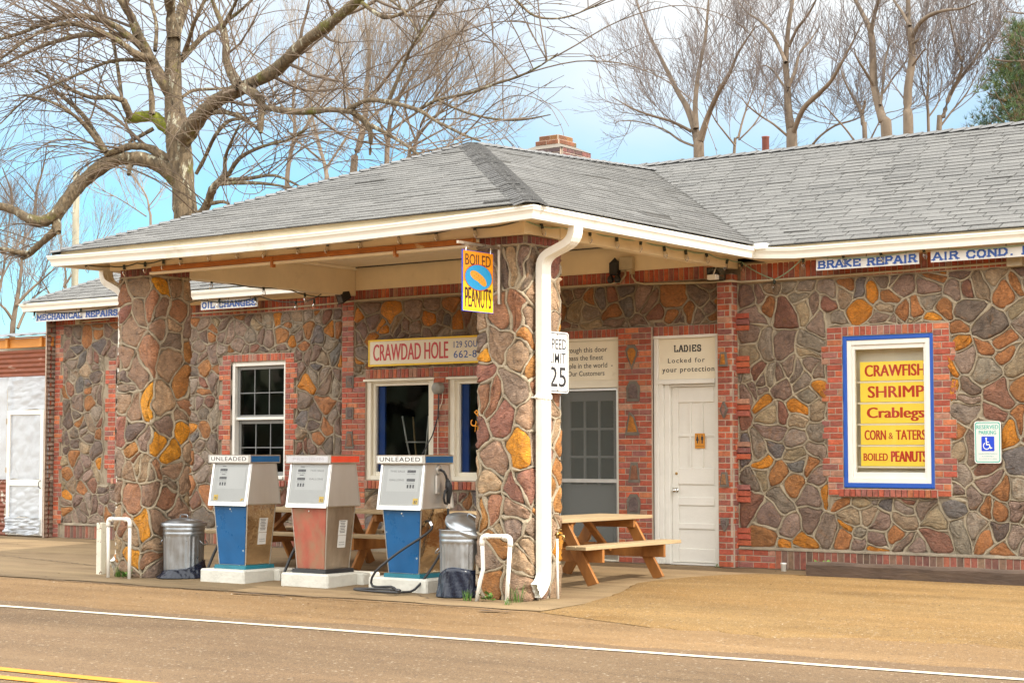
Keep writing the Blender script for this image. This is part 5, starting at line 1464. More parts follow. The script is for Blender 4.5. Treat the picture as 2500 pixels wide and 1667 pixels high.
def slab_text(mb, txt, u0, u1, v0, v1, xf, d, m=0, th=.2, serif=True, gap=.28, seed=0, narrow=('I', '.')):
    r_ = random.Random(seed)
    ws = [(.45 if c in narrow else (.5 if c == ' ' else (1.2 if c == 'M' else 1.0))) for c in txt]
    tot = sum(ws) + gap * (len(txt) - 1); H_ = v1 - v0; sc = (u1 - u0) / tot; x = u0; t = th * H_; k = 0
    def stroke(p, q, w_):
        nonlocal k
        dx, dy = q[0] - p[0], q[1] - p[1]; ln = math.hypot(dx, dy)
        if ln < 1e-6: return
        nx_, ny_ = -dy / ln * w_ / 2, dx / ln * w_ / 2; ex, ey = dx / ln * w_ * .42, dy / ln * w_ * .42
        dd = d + .00012 * k; k += 1
        mb.add([xf(p[0] - nx_ - ex, p[1] - ny_ - ey, dd), xf(q[0] - nx_ + ex, q[1] - ny_ + ey, dd), xf(q[0] + nx_ + ex, q[1] + ny_ + ey, dd), xf(p[0] + nx_ - ex, p[1] + ny_ - ey, dd)], [(0, 1, 2, 3)], m)
    for c, w_ in zip(txt, ws):
        if c in SL:
            W_ = w_ * sc; dz = r_.uniform(-.03, .03) * H_
            for line in SL[c]:
                P = [(x + px * W_, v0 + t * .35 + pz * (H_ - t * .7) + dz) for px, pz in line]
                for a, b in zip(P, P[1:]): stroke(a, b, t * (.8 if abs(a[1] - b[1]) < .1 * H_ else 1.05))
                if serif:
                    for e, nb in ((0, 1), (-1, -2)):
                        if abs(line[e][0] - line[nb][0]) < .6 and (line[e][1] in (0, 1)) and abs(line[e][1] - line[nb][1]) > .3:
                            stroke((P[e][0] - W_ * .2, P[e][1]), (P[e][0] + W_ * .2, P[e][1]), t * .62)
        x += (w_ + gap) * sc
def rounded(x0, x1, z0, z1, r, n=5):
    P = []
    for (cx, cz, a0) in ((x1 - r, z0 + r, -90), (x1 - r, z1 - r, 0), (x0 + r, z1 - r, 90), (x0 + r, z0 + r, 180)):
        for k in range(n + 1):
            a = R(a0 + 90 * k / n); P.append((cx + r * math.cos(a), cz + r * math.sin(a)))
    return P
def ringpoly(mb, outer, inner, d0, d1, xf, m=0):
    n = len(outer); vs = [xf(u, v, d1) for u, v in outer] + [xf(u, v, d1) for u, v in inner]
    mb.add(vs, [(i, (i + 1) % n, n + (i + 1) % n, n + i) for i in range(n)], m)
def hanging_board(txt, x0, x1, z0, z1, label, seed, y=-.34, slope=0.0, **kw):
    t = thing('service_sign', ((x0 + x1) / 2, y, z0), label, 'sign', 'painted service boards hung under the eaves')
    F = fx(y)
    G_ = lambda u, v, d: F(u, v + slope * (u - x0), d)
    mb = MB(); mb.prism([(x0, z0), (x1, z0), (x1, z1), (x0, z1)], -.012, .0, G_); b = mb.build('board', M['signwhite'], t)
    mb = MB(); h = z1 - z0
    slab_text(mb, txt, x0 + .03, x1 - .03, z0 + h * .14, z1 - h * .20, G_, .002, th=.26, seed=seed, **kw); mb.build('lettering', M['navy'], b)
    mb = MB()
    for f in (.12, .5, .88):
        x = x0 + (x1 - x0) * f; mb.tube([G_(x, z1 - .012, .006), G_(x, z1 + .03, .0), G_(x, 3.535 - slope * (x - x0), -.004)], .004, 5)
    mb.build('wire_hanger', M['wire'], b)
hanging_board('MECHANICAL REPAIRS', -12.30, -10.36, 3.37, 3.515, 'long white board lettered MECHANICAL REPAIRS in blue under the eave', 1)
hanging_board('OIL CHANGES', -8.61, -7.47, 3.385, 3.52, 'white board lettered OIL CHANGES in blue above the sash window', 2)
hanging_board('BRAKE REPAIR', 1.215, 2.44, 3.368, 3.50, 'white board lettered BRAKE REPAIR in blue near the inner eave corner', 3)
hanging_board('AIR COND. REPAIR', 2.575, 4.25, 3.374, 3.506, 'white board lettered AIR COND. in blue, cut off by the frame edge', 4)

def flat_sign(name, x0, x1, z0, z1, y, m, label, cat, group=None, thick=.02, edge=None, r=0.0):
    t = thing(name, ((x0 + x1) / 2, y, z0), label, cat, group)
    F = fx(y); P = rounded(x0, x1, z0, z1, r) if r else [(x0, z0), (x1, z0), (x1, z1), (x0, z1)]
    mb = MB(); mb.prism(P, -thick, 0, F); b = mb.build('board', m, t)
    if edge:
        e, em = edge; mb = MB(); ring(mb, x0, x1, z0, z1, e, e, y - .004, y - .0001); mb.build('border', em, t)
    return t, b, F
t, b, F = flat_sign('shop_sign', -5.645, -3.25, 2.492, 2.853, -.06, M['signcream'], 'long cream shop sign with yellow edge and red lettering above the shop windows', 'sign', edge=(.026, M['ysign']))
mb = MB(); mb.text('CRAWDAD HOLE', -5.56, -4.26, 2.565, 2.79, F, .0015, bold=.02); mb.build('lettering', M['deepred'], b)
mb = MB(); mb.text('129 SOUTH', -4.17, -3.64, 2.70, 2.785, F, .0015, bold=.014, spacing=1.1); mb.build('lettering', M['navy'], b)
mb = MB(); mb.text('662-8', -4.17, -3.79, 2.565, 2.66, F, .0015, bold=.016, spacing=1.1); mb.build('lettering', M['navy'], b)
t, b, F = flat_sign('door_sign', -2.60, -1.605, 2.225, 2.70, -.012, M['signcream'], 'cream panel over the screen door reading Through this door pass the finest people', 'sign')
mb = MB()
for i, (tx, a, c_) in enumerate((('Through this door', -2.50, -1.80), ('pass the finest', -2.38, -1.86), ('people in the world  -', -2.50, -1.72), ('Our Customers', -2.39, -1.84))):
    z = 2.575 - .098 * i; lo_ = -.022 if i < 3 else 0
    mb.text(tx, a, c_, z + lo_ * (1 if i != 3 else 0), z + .062, F, .0015, bold=.004)
mb.build('lettering', M['ink'], b)
t, b, F = flat_sign('door_sign', -1.057, -.278, 2.208, 2.695, -.006, M['signcream'], 'cream panel lettered LADIES over the white door', 'sign')
mb = MB(); slab_text(mb, 'LADIES', -.84, -.47, 2.535, 2.615, F, .0015, th=.2, gap=.42); mb.text('Locked for', -.93, -.42, 2.405, 2.462, F, .0015, bold=.022, spacing=1.25); mb.text('your protection', -1.01, -.29, 2.275, 2.352, F, .0015, bold=.022, spacing=1.2); mb.build('lettering', M['ink'], b)
# restroom plate on the ladies' door
t, b, F = flat_sign('restroom_plate', -.61, -.475, 1.38, 1.56, .074, mat('plate_amber', (.62, .25, .012), .4), 'small amber restroom plate with two black figures on the white door', 'sign', thick=.004)
mb = MB()
for s, cx in ((0, -.575), (1, -.51)):
    mb.prism([(cx + .008 * math.cos(k * .785), 1.535 + .008 * math.sin(k * .785)) for k in range(8)], 0, .0015, F)
    if s == 0: mb.prism([(cx - .007, 1.524), (cx + .007, 1.524), (cx + .02, 1.472), (cx + .008, 1.472), (cx + .007, 1.44), (cx - .007, 1.44), (cx - .008, 1.472), (cx - .02, 1.472)][::-1], 0, .0015, F)
    else: mb.prism([(cx - .014, 1.524), (cx + .014, 1.524), (cx + .016, 1.48), (cx + .008, 1.48), (cx + .008, 1.44), (cx - .008, 1.44), (cx - .008, 1.48), (cx - .016, 1.48)][::-1], 0, .0015, F)
mb.prism([(-.544, 1.44), (-.541, 1.44), (-.541, 1.54), (-.544, 1.54)], 0, .0015, F); mb.prism([(-.60, 1.405), (-.485, 1.405), (-.485, 1.409), (-.60, 1.409)], 0, .0015, F)
mb.build('pictogram', M['ink'], b)
# reserved parking
PX0, PX1, PZ0, PZ1 = 2.915, 3.212, 1.218, 1.668
t, b, F = flat_sign('parking_sign', PX0, PX1, PZ0, PZ1, -.05, M['signwhite'], 'white reserved parking sign with blue wheelchair square on the stone wall', 'sign', thick=.004, r=.03)
mb = MB(); ringpoly(mb, rounded(PX0 + .012, PX1 - .012, PZ0 + .012, PZ1 - .012, .024), rounded(PX0 + .021, PX1 - .021, PZ0 + .021, PZ1 - .021, .018), 0, .0012, F)
mb.text('RESERVED', PX0 + .028, PX1 - .028, 1.583, 1.627, F, .0014, bold=.018); mb.text('PARKING', PX0 + .052, PX1 - .052, 1.527, 1.568, F, .0014, bold=.018)
for z, a, tx in ((1.315, .045, 'HANDICAPPED PARKING'), (1.288, .085, 'IS PUNISHABLE'), (1.261, .05, 'BY A FINE UP TO $500')): mb.text(tx, PX0 + a, PX1 - a, z, z + .011, F, .0014)
mb.build('lettering', M['teal'], b)
mb = MB(); mb.prism(rounded(PX0 + .08, PX1 - .075, 1.348, 1.505, .01), 0, .0012, F); sq_ = mb.build('blue_square', M['sblue'], b)
mb = MB(); cx, cz = 3.052, 1.404
def arcp(cx, cz, r, a0, a1, n=16): return [(cx + r * math.cos(R(a0 + (a1 - a0) * k / n)), cz + r * math.sin(R(a0 + (a1 - a0) * k / n))) for k in range(n + 1)]
def ribbon(mb, P, wd, F, d):
    for i, (a, b_) in enumerate(zip(P, P[1:])):
        dx, dz = b_[0] - a[0], b_[1] - a[1]; ln = math.hypot(dx, dz) or 1; n_ = (-dz / ln * wd / 2, dx / ln * wd / 2); e = (dx / ln * wd * .3, dz / ln * wd * .3)
        mb.add([F(a[0] - n_[0] - e[0], a[1] - n_[1] - e[1], d + .00005 * i), F(b_[0] - n_[0] + e[0], b_[1] - n_[1] + e[1], d + .00005 * i), F(b_[0] + n_[0] + e[0], b_[1] + n_[1] + e[1], d + .00005 * i), F(a[0] + n_[0] - e[0], a[1] + n_[1] - e[1], d + .00005 * i)], [(0, 1, 2, 3)])
ribbon(mb, arcp(cx, cz, .035, 125, 345, 20), .009, F, .0016); mb.prism(arcp(cx - .004, 1.484, .010, 0, 330, 11), .001, .0018, F)
ribbon(mb, [(cx - .004, 1.476), (cx + .0, 1.418), (cx + .03, 1.418), (cx + .045, 1.378), (cx + .058, 1.384)], .012, F, .0026); ribbon(mb, [(cx, 1.445), (cx + .026, 1.445)], .009, F, .004)
mb.build('wheelchair_symbol', M['letterwhite'], sq_)
# speed limit sign on the flank of the pillar
t = thing('speed_limit_sign', (.06, -3.83, 1.93), 'white speed limit 25 sign mounted on the pillar beside the drainpipe', 'sign')
GX = rx(.10); y0, y1, z0, z1 = -4.03, -3.63, 1.925, 2.535
mb = MB(); mb.prism(rounded(y0, y1, z0, z1, .035), -.003, 0, GX); b = mb.build('board', M['signwhite'], t)
mb = MB(); ringpoly(mb, rounded(y0 + .012, y1 - .012, z0 + .012, z1 - .012, .03), rounded(y0 + .021, y1 - .021, z0 + .021, z1 - .021, .024), 0, .0012, GX)
mb.text('SPEED', y0 + .045, y1 - .04, 2.36, 2.465, GX, .0014, bold=.004); mb.text('LIMIT', y0 + .06, y1 - .055, 2.22, 2.325, GX, .0014, bold=.004); mb.text('25', y0 + .06, y1 - .05, 1.985, 2.185, GX, .0014, bold=.006); mb.build('lettering', M['ink'], b)
mb = MB(); mb.box(.012, .097, -3.86, -3.80, 2.0, 2.05); mb.box(.012, .097, -3.86, -3.80, 2.4, 2.45)
for z in (2.505, 1.955): mb.lathe([(0, 0), (.009, 0), (.007, .005), (0, .006)], n=8, M=Matrix.Translation((.1015, -3.83, z)) @ Matrix.Rotation(R(90), 4, 'Y'))
mb.build('bracket', M['steelold'], t)
# hanging boiled peanuts sign
t = thing('hanging_sign', (-.29, -4.6, 2.70), 'yellow and orange boiled peanuts sign hanging from a bracket on the pillar', 'sign')
HXx = -.29; HX = rx(HXx); y0, y1, z0, z1 = -4.87, -4.375, 2.70, 3.295
mb = MB(); mb.prism([(y0, z0), (y1, z0), (y1, z1), (y0, z1)], -.012, 0, HX)
fb = mb.build('board', M['sblue'], t)
MB().prism([(y0 + .006, z0 + .006), (y1 - .006, z0 + .006), (y1 - .006, z0 + .29), (y0 + .006, z0 + .29)], 0, .0012, HX).build('yellow_field', M['ysign'], fb)
MB().prism([(y0 + .006, z0 + .291), (y1 - .006, z0 + .291), (y1 - .006, z1 - .006), (y0 + .006, z1 - .006)], 0, .0012, HX).build('orange_field', M['orange'], fb)
yc, zc = (y0 + y1) / 2 + .004, (z0 + z1) / 2 + .04
el = lambda a, b_, n=32: [(yc + a * math.cos(2 * math.pi * k / n), zc + b_ * math.sin(2 * math.pi * k / n)) for k in range(n)]
MB().prism(el(.222, .131), .001, .0022, HX).build('oval_edge', M['deepred'], fb); MB().prism(el(.214, .123), .001, .0032, HX).build('oval_field', M['skyblue'], fb)
P = []          # a plain peanut shell
for k in range(40):
    a = 2 * math.pi * k / 40; rr = .062 + .018 * math.cos(2 * a); 
    u, v = rr * 1.75 * math.cos(a), rr * .95 * math.sin(a) - .012 * math.cos(a) ** 2
    c_, s_ = math.cos(R(-22)), math.sin(R(-22)); P.append((yc + u * c_ - v * s_, zc + u * s_ + v * c_))
MB().prism(P, .002, .0046, HX).build('peanut_shape', mat('peanut', (.82, .36, .03), .4), fb)
mb = MB()
for k in range(9):
    u, v = -.08 + .022 * k, (.012 if k % 2 else -.014); c_, s_ = math.cos(R(-22)), math.sin(R(-22))
    ribbon(mb, [(yc + u * c_ - v * s_, zc + u * s_ + v * c_), (yc + (u + .012) * c_ - v * s_, zc + (u + .012) * s_ + v * c_)], .004, HX, .006)
mb.text('BOILED', y0 + .04, y1 - .045, z1 - .145, z1 - .035, HX, .0015, bold=.012); mb.text('PEANUTS', y0 + .035, y1 - .035, z0 + .04, z0 + .235, HX, .0015, bold=.016); mb.build('lettering', mat('maroon_ink', (.075, .012, .008), .5), fb)
mb = MB(); mb.box(HXx - .012, HXx + .012, -4.95, -4.265, 3.345, 3.372); mb.box(HXx - .014, HXx + .014, -4.285, -4.26, 2.80, 3.39); mb.build('bracket', M['steelold'], t)
mb = MB()
for y in (y0 + .05, y1 - .05): mb.tube([(HXx, y, z1 - .01), (HXx, y + .006, z1 + .025), (HXx, y, 3.35)], .004, 6)
mb.build('hook', M['chrome'], t)
# menu boards behind the glass of the show window
menu = [('BOILED PEANUTS', 1.20, 'yellow menu board for boiled peanuts, lowest in the show window'), ('CORN & TATERS', 1.438, 'yellow menu board for corn and taters, second from the bottom'), ('Crablegs', 1.676, 'yellow menu board for crablegs, middle of the show window'),
        ('SHRIMP', 1.914, 'yellow menu board for shrimp, second from the top'), ('CRAWFISH', 2.152, 'yellow menu board for crawfish, topmost in the show window')]
for tx, z, lab in menu:
    t, b, F = flat_sign('menu_board', 1.535, 2.385, z - .018, z + .196, .085, M['yellow'], lab, 'menu board', 'yellow menu boards in the show window', thick=.008)
    mb = MB()
    if tx == 'CORN & TATERS':
        mb.text('CORN', 1.58, 1.84, z + .035, z + .145, F, .0015, bold=.035); mb.text('&', 1.87, 1.925, z + .045, z + .115, F, .0015, bold=.012); mb.text('TATERS', 1.955, 2.31, z + .035, z + .145, F, .0015, bold=.035)
    elif tx == 'BOILED PEANUTS':
        mb.text('BOILED', 1.565, 1.86, z + .04, z + .125, F, .0015, bold=.035); mb.text('PEANUTS', 1.895, 2.32, z + .03, z + .15, F, .0015, bold=.05)
    elif tx == 'Crablegs':
        mb.text(tx, 1.61, 2.30, z + .005, z + .16, F, .0015, bold=.045)
    else:
        mb.text(tx, 1.59 if tx == 'CRAWFISH' else 1.625, 2.315 if tx == 'CRAWFISH' else 2.30, z + .03, z + .16, F, .0015, bold=.042)
    mb.build('lettering', mat('menu_red', (.50, .03, .008), .45) if 'menu_red' not in bpy.data.materials else bpy.data.materials['menu_red'], b)

# ================================================================== LAMPS, METER, STRING LIGHTS
def flood(x, z, yaw, label):
    t = thing('floodlight', (x, -.05, z), label, 'floodlight', 'black floodlights on the wall under the canopy')
    mb = MB(); Mx = Matrix.Translation((x, -.2, z)) @ Matrix.Rotation(yaw, 4, 'Z') @ Matrix.Rotation(R(20), 4, 'X')
    mb.add([Mx @ Vector(p) for p in ((-.11, -.09, -.08), (.11, -.09, -.08), (.11, -.09, .08), (-.11, -.09, .08), (-.06, .06, -.045), (.06, .06, -.045), (.06, .06, .05), (-.06, .06, .05))], [(0, 1, 5, 4), (1, 2, 6, 5), (2, 3, 7, 6), (3, 0, 4, 7), (4, 5, 6, 7)])
    mb.build('housing', M['lampmetal'], t)
    mb = MB(); mb.add([Mx @ Vector(p) for p in ((-.10, -.085, -.07), (.10, -.085, -.07), (.10, -.085, .07), (-.10, -.085, .07))], [(0, 1, 2, 3)]); mb.build('lens', M['glass'], t)
    mb = MB(); mb.tube([(x, -.04, z + .05), (x, -.1, z + .09), (x, -.16, z + .03)], .012, 8); mb.lathe([(.03, -.02), (.04, 0), (.03, .02)], (x, -.045, z + .05), 12); mb.build('bracket', M['lampmetal'], t)
    return t
flood(-5.95, 3.46, R(-30), 'black floodlight above the pilaster beside the shop sign'); tf = flood(-.14, 3.44, R(25), 'black floodlight with white sensor above the ladies panel')
mb = MB(); mb.cbox(-.17, -.05, -.38, -.30, 3.34, 3.40, .006); mb.tube([(-.11, -.33, 3.40), (-.11, -.25, 3.52)], .008, 6); mb.build('sensor', M['gutter'], tf)
t = thing('wall_lantern', (-1.62, -.06, 3.56), 'small black lantern with twin bulbs beside the junction box', 'lantern')
mb = MB(); mb.cbox(-1.68, -1.56, -.16, -.06, 3.50, 3.66, .012); mb.lathe([(0, 3.72), (.02, 3.70), (.06, 3.66), (.06, 3.65)], (-1.62, -.11, 0), 12); mb.build('cage', M['lampmetal'], t)
for s in (-1, 1): MB().lathe([(0, 3.40), (.03, 3.41), (.045, 3.44), (.04, 3.47), (.02, 3.50)], (-1.62 + s * .05, -.13, 0), 14).build('bulb', M['lampmetal'], t, smooth=True)
t = thing('electric_meter', (-4.41, -.05, 2.15), 'round grey meter bell on the brick between the shop windows', 'meter')
MB().lathe([(0, .09), (.06, .088), (.078, .075), (.082, .0)], n=28, M=Matrix.Translation((-4.42, -.04, 2.175)) @ Matrix.Rotation(R(90), 4, 'X')).build('housing', M['meter'], t, smooth=True)
mb = MB(); mb.tube([(-4.42, -.06, 2.10), (-4.43, -.06, 1.8), (-4.52, -.07, 1.55), (-4.72, -.08, 1.25), (-4.80, -.08, 1.1)], .009, 6); mb.build('cable', M['rubber'], t)
mb = MB(); mb.tube([(-4.36, -.05, 2.11), (-4.37, -.05, 2.0), (-4.44, -.05, 1.86), (-4.44, -.05, 1.4), (-4.43, -.05, 1.0)], .005, 6); mb.build('cable', M['signcream'], t)

def string_lights(runs, bulbs, label, wmat):
    t = thing('string_lights', bulbs[0], label, 'string lights', 'festoon lights strung under the eaves')
    mb = MB()
    for r in runs:
        P = []
        for a, b in zip(r, r[1:]):
            a, b = Vector(a), Vector(b); sag = min(.05, (b - a).length * .05)
            for k in range(6): f = k / 6; P.append(a.lerp(b, f) - Vector((0, 0, sag * 4 * f * (1 - f))))
        P.append(Vector(r[-1])); mb.tube(P, .0075, 5)
    mb.build('cable', wmat, t)
    r_ = random.Random(len(bulbs))
    for p in bulbs:
        p = Vector(p); tilt = Matrix.Translation(p) @ Matrix.Rotation(r_.uniform(-.35, .35), 4, 'Y') @ Matrix.Rotation(r_.uniform(-.25, .25), 4, 'X')
        mb = MB(); mb.lathe([(0, .012), (.014, .01), (.017, -.005), (.016, -.045), (0, -.046)], n=10, M=tilt); s = mb.build('socket', M['wire'], t, smooth=True)
        mb = MB(); mb.lathe([(.012, -.046), (.022, -.065), (.026, -.085), (.02, -.105), (.008, -.125), (0, -.128)], n=10, M=tilt); mb.build('bulb', M['bulb'], s, smooth=True)
y = -4.345
string_lights([[(-6.25, -4.7, 3.575), (-5.95, y, 3.52), (-5.5, y, 3.53), (-5.05, y, 3.545), (-4.78, y, 3.575), (-4.2, y, 3.62), (-3.4, y, 3.585), (-2.5, y, 3.575), (-1.6, y, 3.60), (-.7, y, 3.60), (.0, y, 3.60)]],
              [(-6.1, -4.6, 3.55), (-5.72, y, 3.515), (-5.36, y, 3.525), (-5.05, y, 3.54), (-4.78, y, 3.57), (-4.325, y, 3.605), (-3.875, y, 3.592), (-3.424, y, 3.58), (-2.965, y, 3.57), (-2.512, y, 3.57), (-2.066, y, 3.585), (-1.55, y, 3.595), (-1.05, y, 3.59), (-.55, y, 3.592)],
              'clear bulbs on a dark cable along the canopy front beam', M['wire'])
x = .06
string_lights([[(x, -4.3, 3.60), (x, -3.68, 3.605), (x, -3.18, 3.625), (x, -2.67, 3.61), (x, -2.19, 3.625), (x, -1.71, 3.60), (x, -1.25, 3.60), (x, -.785, 3.61), (x, -.3, 3.575), (x + .05, -.06, 3.56), (.55, -.07, 3.33), (1.05, -.33, 3.53), (1.22, -.35, 3.52), (2.5, -.36, 3.53), (4.0, -.36, 3.53)]],
              [(x, -4.05, 3.595), (x, -3.18, 3.61), (x, -2.67, 3.60), (x, -2.19, 3.61), (x, -1.71, 3.585), (x, -1.25, 3.59), (x, -.785, 3.60), (x, -.3, 3.565), (x + .05, -.06, 3.55), (.55, -.07, 3.32), (1.05, -.33, 3.52), (1.55, -.36, 3.53), (2.0, -.36, 3.53), (2.5, -.36, 3.53)],
              'clear bulbs on a green cable drooping from the canopy side to the wing eave', M['greenwire'])
string_lights([[(-6.02, -4.1, 3.55), (-6.05, -2.6, 3.52), (-6.02, -1.3, 3.50), (-6.05, -.4, 3.45)], [(-6.3, -.3, 3.50), (-6.7, -.25, 3.42), (-7.4, -.37, 3.52), (-8.6, -.37, 3.53), (-10.3, -.37, 3.53), (-12.3, -.37, 3.53)]],
              [(-6.02, -3.3, 3.50), (-6.05, -2.6, 3.50), (-6.03, -1.7, 3.48), (-6.05, -.9, 3.45), (-6.45, -.28, 3.43), (-6.8, -.28, 3.42), (-7.5, -.37, 3.51), (-8.2, -.37, 3.52), (-9.0, -.37, 3.52), (-11.2, -.37, 3.52), (-12.3, -.37, 3.52)], 'clear bulbs hung between canopy and eave by the OIL CHANGES board', M['wire'])
# hose tap on a standpipe at the pillar
t = thing('standpipe', (.13, -3.86, gz(-3.9)), 'thin white standpipe with brass hose tap beside the drainpipe pillar', 'standpipe')
mb = MB(); mb.tube([(.13, -3.87, gz(-3.9) - .02), (.12, -3.87, .25), (.125, -3.87, .50)], .013, 10); mb.build('pipe', M['pvc'], t, smooth=True)
mb = MB(); mb.tube([(.125, -3.87, .49), (.125, -3.87, .55)], .016, 10); mb.tube([(.1, -3.87, .525), (.17, -3.87, .525), (.20, -3.87, .515), (.21, -3.87, .48)], .012, 8); mb.tube([(.14, -3.87, .53), (.14, -3.87, .575)], .006, 6); mb.box(.105, .175, -3.875, -3.865, .57, .58); mb.build('tap', bpy.data.materials['brass'], t, smooth=True)

# ================================================================== TIMBERS, STUBS, WEEDS
mb = MB(); nx = 40; vs = []; fs = []; r_ = random.Random(5)
X0, X1 = 1.355, 4.6
for i in range(nx + 1):
    x = X0 + (X1 - X0) * i / nx; dy = -.04 * (x - X0) / 3 + .006 * math.sin(i * .9)
    for (yy, zz) in ((-.94, -.03), (-.945, .09), (-.93, .115), (-.80, .118), (-.785, .1), (-.79, -.03)):
        vs.append((x, yy + dy + r_.uniform(-.003, .003), zz + (.004 * math.sin(i * .7 + yy * 9) if zz > 0 else 0) + gz(-.9) + .062))
fs = [(i * 6 + j, (i + 1) * 6 + j, (i + 1) * 6 + (j + 1) % 6, i * 6 + (j + 1) % 6) for i in range(nx) for j in range(6)] + [tuple(range(6)), tuple(nx * 6 + j for j in range(6))[::-1]]
mb.add(vs, fs); tag(mb.build('timber_kerb', M['timber'], None, (X0, -.86, 0)), 'long dark railway tie lying before the wing wall', 'timber')
mb = MB(); mb.cbox(-14.2, -12.95, -.75, -.52, gz(-.6) - .02, .13, .012); tag(mb.build('timber_block', M['timber'], None, (-13.5, -.6, 0)), 'short dark timber block before the plastic-covered shed', 'timber')
for x, lab in ((.70, 'white pipe stub at the wall foot, the one further from the timber'), (1.10, 'white pipe stub at the wall foot, the one next to the timber end')):
    mb = MB(); mb.lathe([(.0, -.02), (.03, -.02), (.03, .07), (.034, .072), (.034, .09), (.024, .09), (.024, .03), (0, .03)], (x, -.20, gz(-.2)), 14)
    tag(mb.build('pipe_stub', M['pvc'], None, (x, -.2, 0), smooth=True), lab, 'pipe stub', 'white pipe stubs at the wall foot')
def weed(x, y, label, seed, n, hgt, grass):
    r_ = random.Random(seed); mb = MB(); z = gz(y) - .004
    for i in range(n):
        a = r_.uniform(0, 6.28); c = r_.choice([(.06, .14, .015), (.09, .19, .02), (.05, .11, .015)])
        if grass:
            h = hgt * r_.uniform(.5, 1.1); b = Vector((x + r_.uniform(-.05, .05), y + r_.uniform(-.05, .05), z)); d = Vector((math.cos(a), math.sin(a), 0)); s = Vector((-d.y, d.x, 0)) * .004
            p = [b, b + d * h * .15 + Vector((0, 0, h * .6)), b + d * h * .5 + Vector((0, 0, h))]
            mb.add([p[0] - s, p[0] + s, p[1] + s, p[1] - s, p[2]], [(0, 1, 2, 3), (3, 2, 4)], 0, c)
        else:
            l = hgt * r_.uniform(.6, 1.1); el_ = r_.uniform(.3, 1.1); d = Vector((math.cos(a) * math.cos(el_), math.sin(a) * math.cos(el_), math.sin(el_))); b = Vector((x + r_.uniform(-.03, .03), y + r_.uniform(-.03, .03), z)) + d * l * r_.uniform(.2, .9)
            s = Vector((-math.sin(a), math.cos(a), 0)) * l * .28; f = d * l * .5 + Vector((0, 0, -.02 * l))
            mb.add([b, b + f * .5 + s, b + f * 1.1, b + f * .5 - s], [(0, 1, 2, 3)], 0, c)
    return tag(mb.build('weed_tuft', M['leaf'], None, (x, y, z)), label, 'weed', 'weeds along the wall and pillar feet')
weed(-5.60, -4.36, 'broad-leaved green weed inside the straight pipe guard', 1, 26, .10, False); weed(-.33, -4.40, 'broad-leaved green weed inside the bent pipe guard', 2, 26, .09, False); weed(-.55, -4.45, 'spiky grass tuft at the foot of the bag-wrapped dustbin', 3, 26, .11, True)
weed(-.02, -4.36, 'tall thin grass tuft behind the upright guard leg', 4, 14, .2, True); weed(.02, -4.55, 'small grass tuft before the pillar under the drainpipe mouth', 5, 16, .08, True); weed(1.52, -.72, 'bright green leafy weed behind the railway tie', 6, 26, .2, False); weed(1.85, -.76, 'low green sprig behind the railway tie', 7, 10, .12, False)
weed(-.15, -.2, 'tiny green sprig by the brick pilaster', 8, 10, .05, False); weed(-5.78, -4.3, 'dry yellow-green grass tuft at the straight guard leg', 9, 22, .13, True)

# ================================================================== SHOP WINDOW CONTENTS
def stool(x, y, label, rz):
    t = thing('bar_stool', (x, y, .62), label, 'bar stool', 'stools upturned behind the shop glass')
    Mx = Matrix.Translation((x, y, 0)) @ Matrix.Rotation(rz, 4, 'Z')
    MB().lathe([(0, .98), (.18, .98), (.18, 1.02), (0, 1.02)], n=20, M=Mx).build('seat', M['woodleg'], t)
    for k in range(4):
        a = R(45 + 90 * k); c_, s_ = math.cos(a), math.sin(a)
        MB().tube([Mx @ Vector(p) for p in ((c_ * .14, s_ * .14, 1.02), (c_ * .15, s_ * .15, 1.25), (c_ * .21, s_ * .21, 1.5), (c_ * .27, s_ * .27, 1.82))], .013, 8).build('leg', M['stoolsteel'] if k != 1 else M['woodx'], t, smooth=True)
    MB().tube([Mx @ Vector((.2 * math.cos(k * .35), .2 * math.sin(k * .35), 1.47)) for k in range(19)], .011, 6).build('foot_ring', M['stoolsteel'], t, smooth=True)
stool(-5.08, .38, 'upturned stool with steel legs behind the wider shop pane', .3); stool(-4.62, .42, 'upturned stool behind the shop pane, half hidden by the brick pier', .8); stool(-3.80, .38, 'upturned stool behind the lettered shop pane', .2)
mb = MB(); mb.box(-6.2, -2.9, .25, 1.1, .93, .975); tag(mb.build('window_counter', M['darkfloor'], None, (-4.5, .6, .93)), 'dark counter running behind the shop windows', 'counter')
t = thing('paper_cup', (-5.4, .35, .977), 'off-white mug on the counter behind the shop glass', 'mug'); MB().lathe([(0, .98), (.085, .98), (.085, 1.17), (.078, 1.17), (.075, 1.0), (0, 1.0)], (-5.42, .32, 0), 20).build('body', M['oldwhite'], t, smooth=True)
MB().tube([(-5.34, .32, 1.14), (-5.29, .32, 1.13), (-5.29, .32, 1.03), (-5.34, .32, 1.02)], .012, 6).build('handle', M['oldwhite'], t, smooth=True)

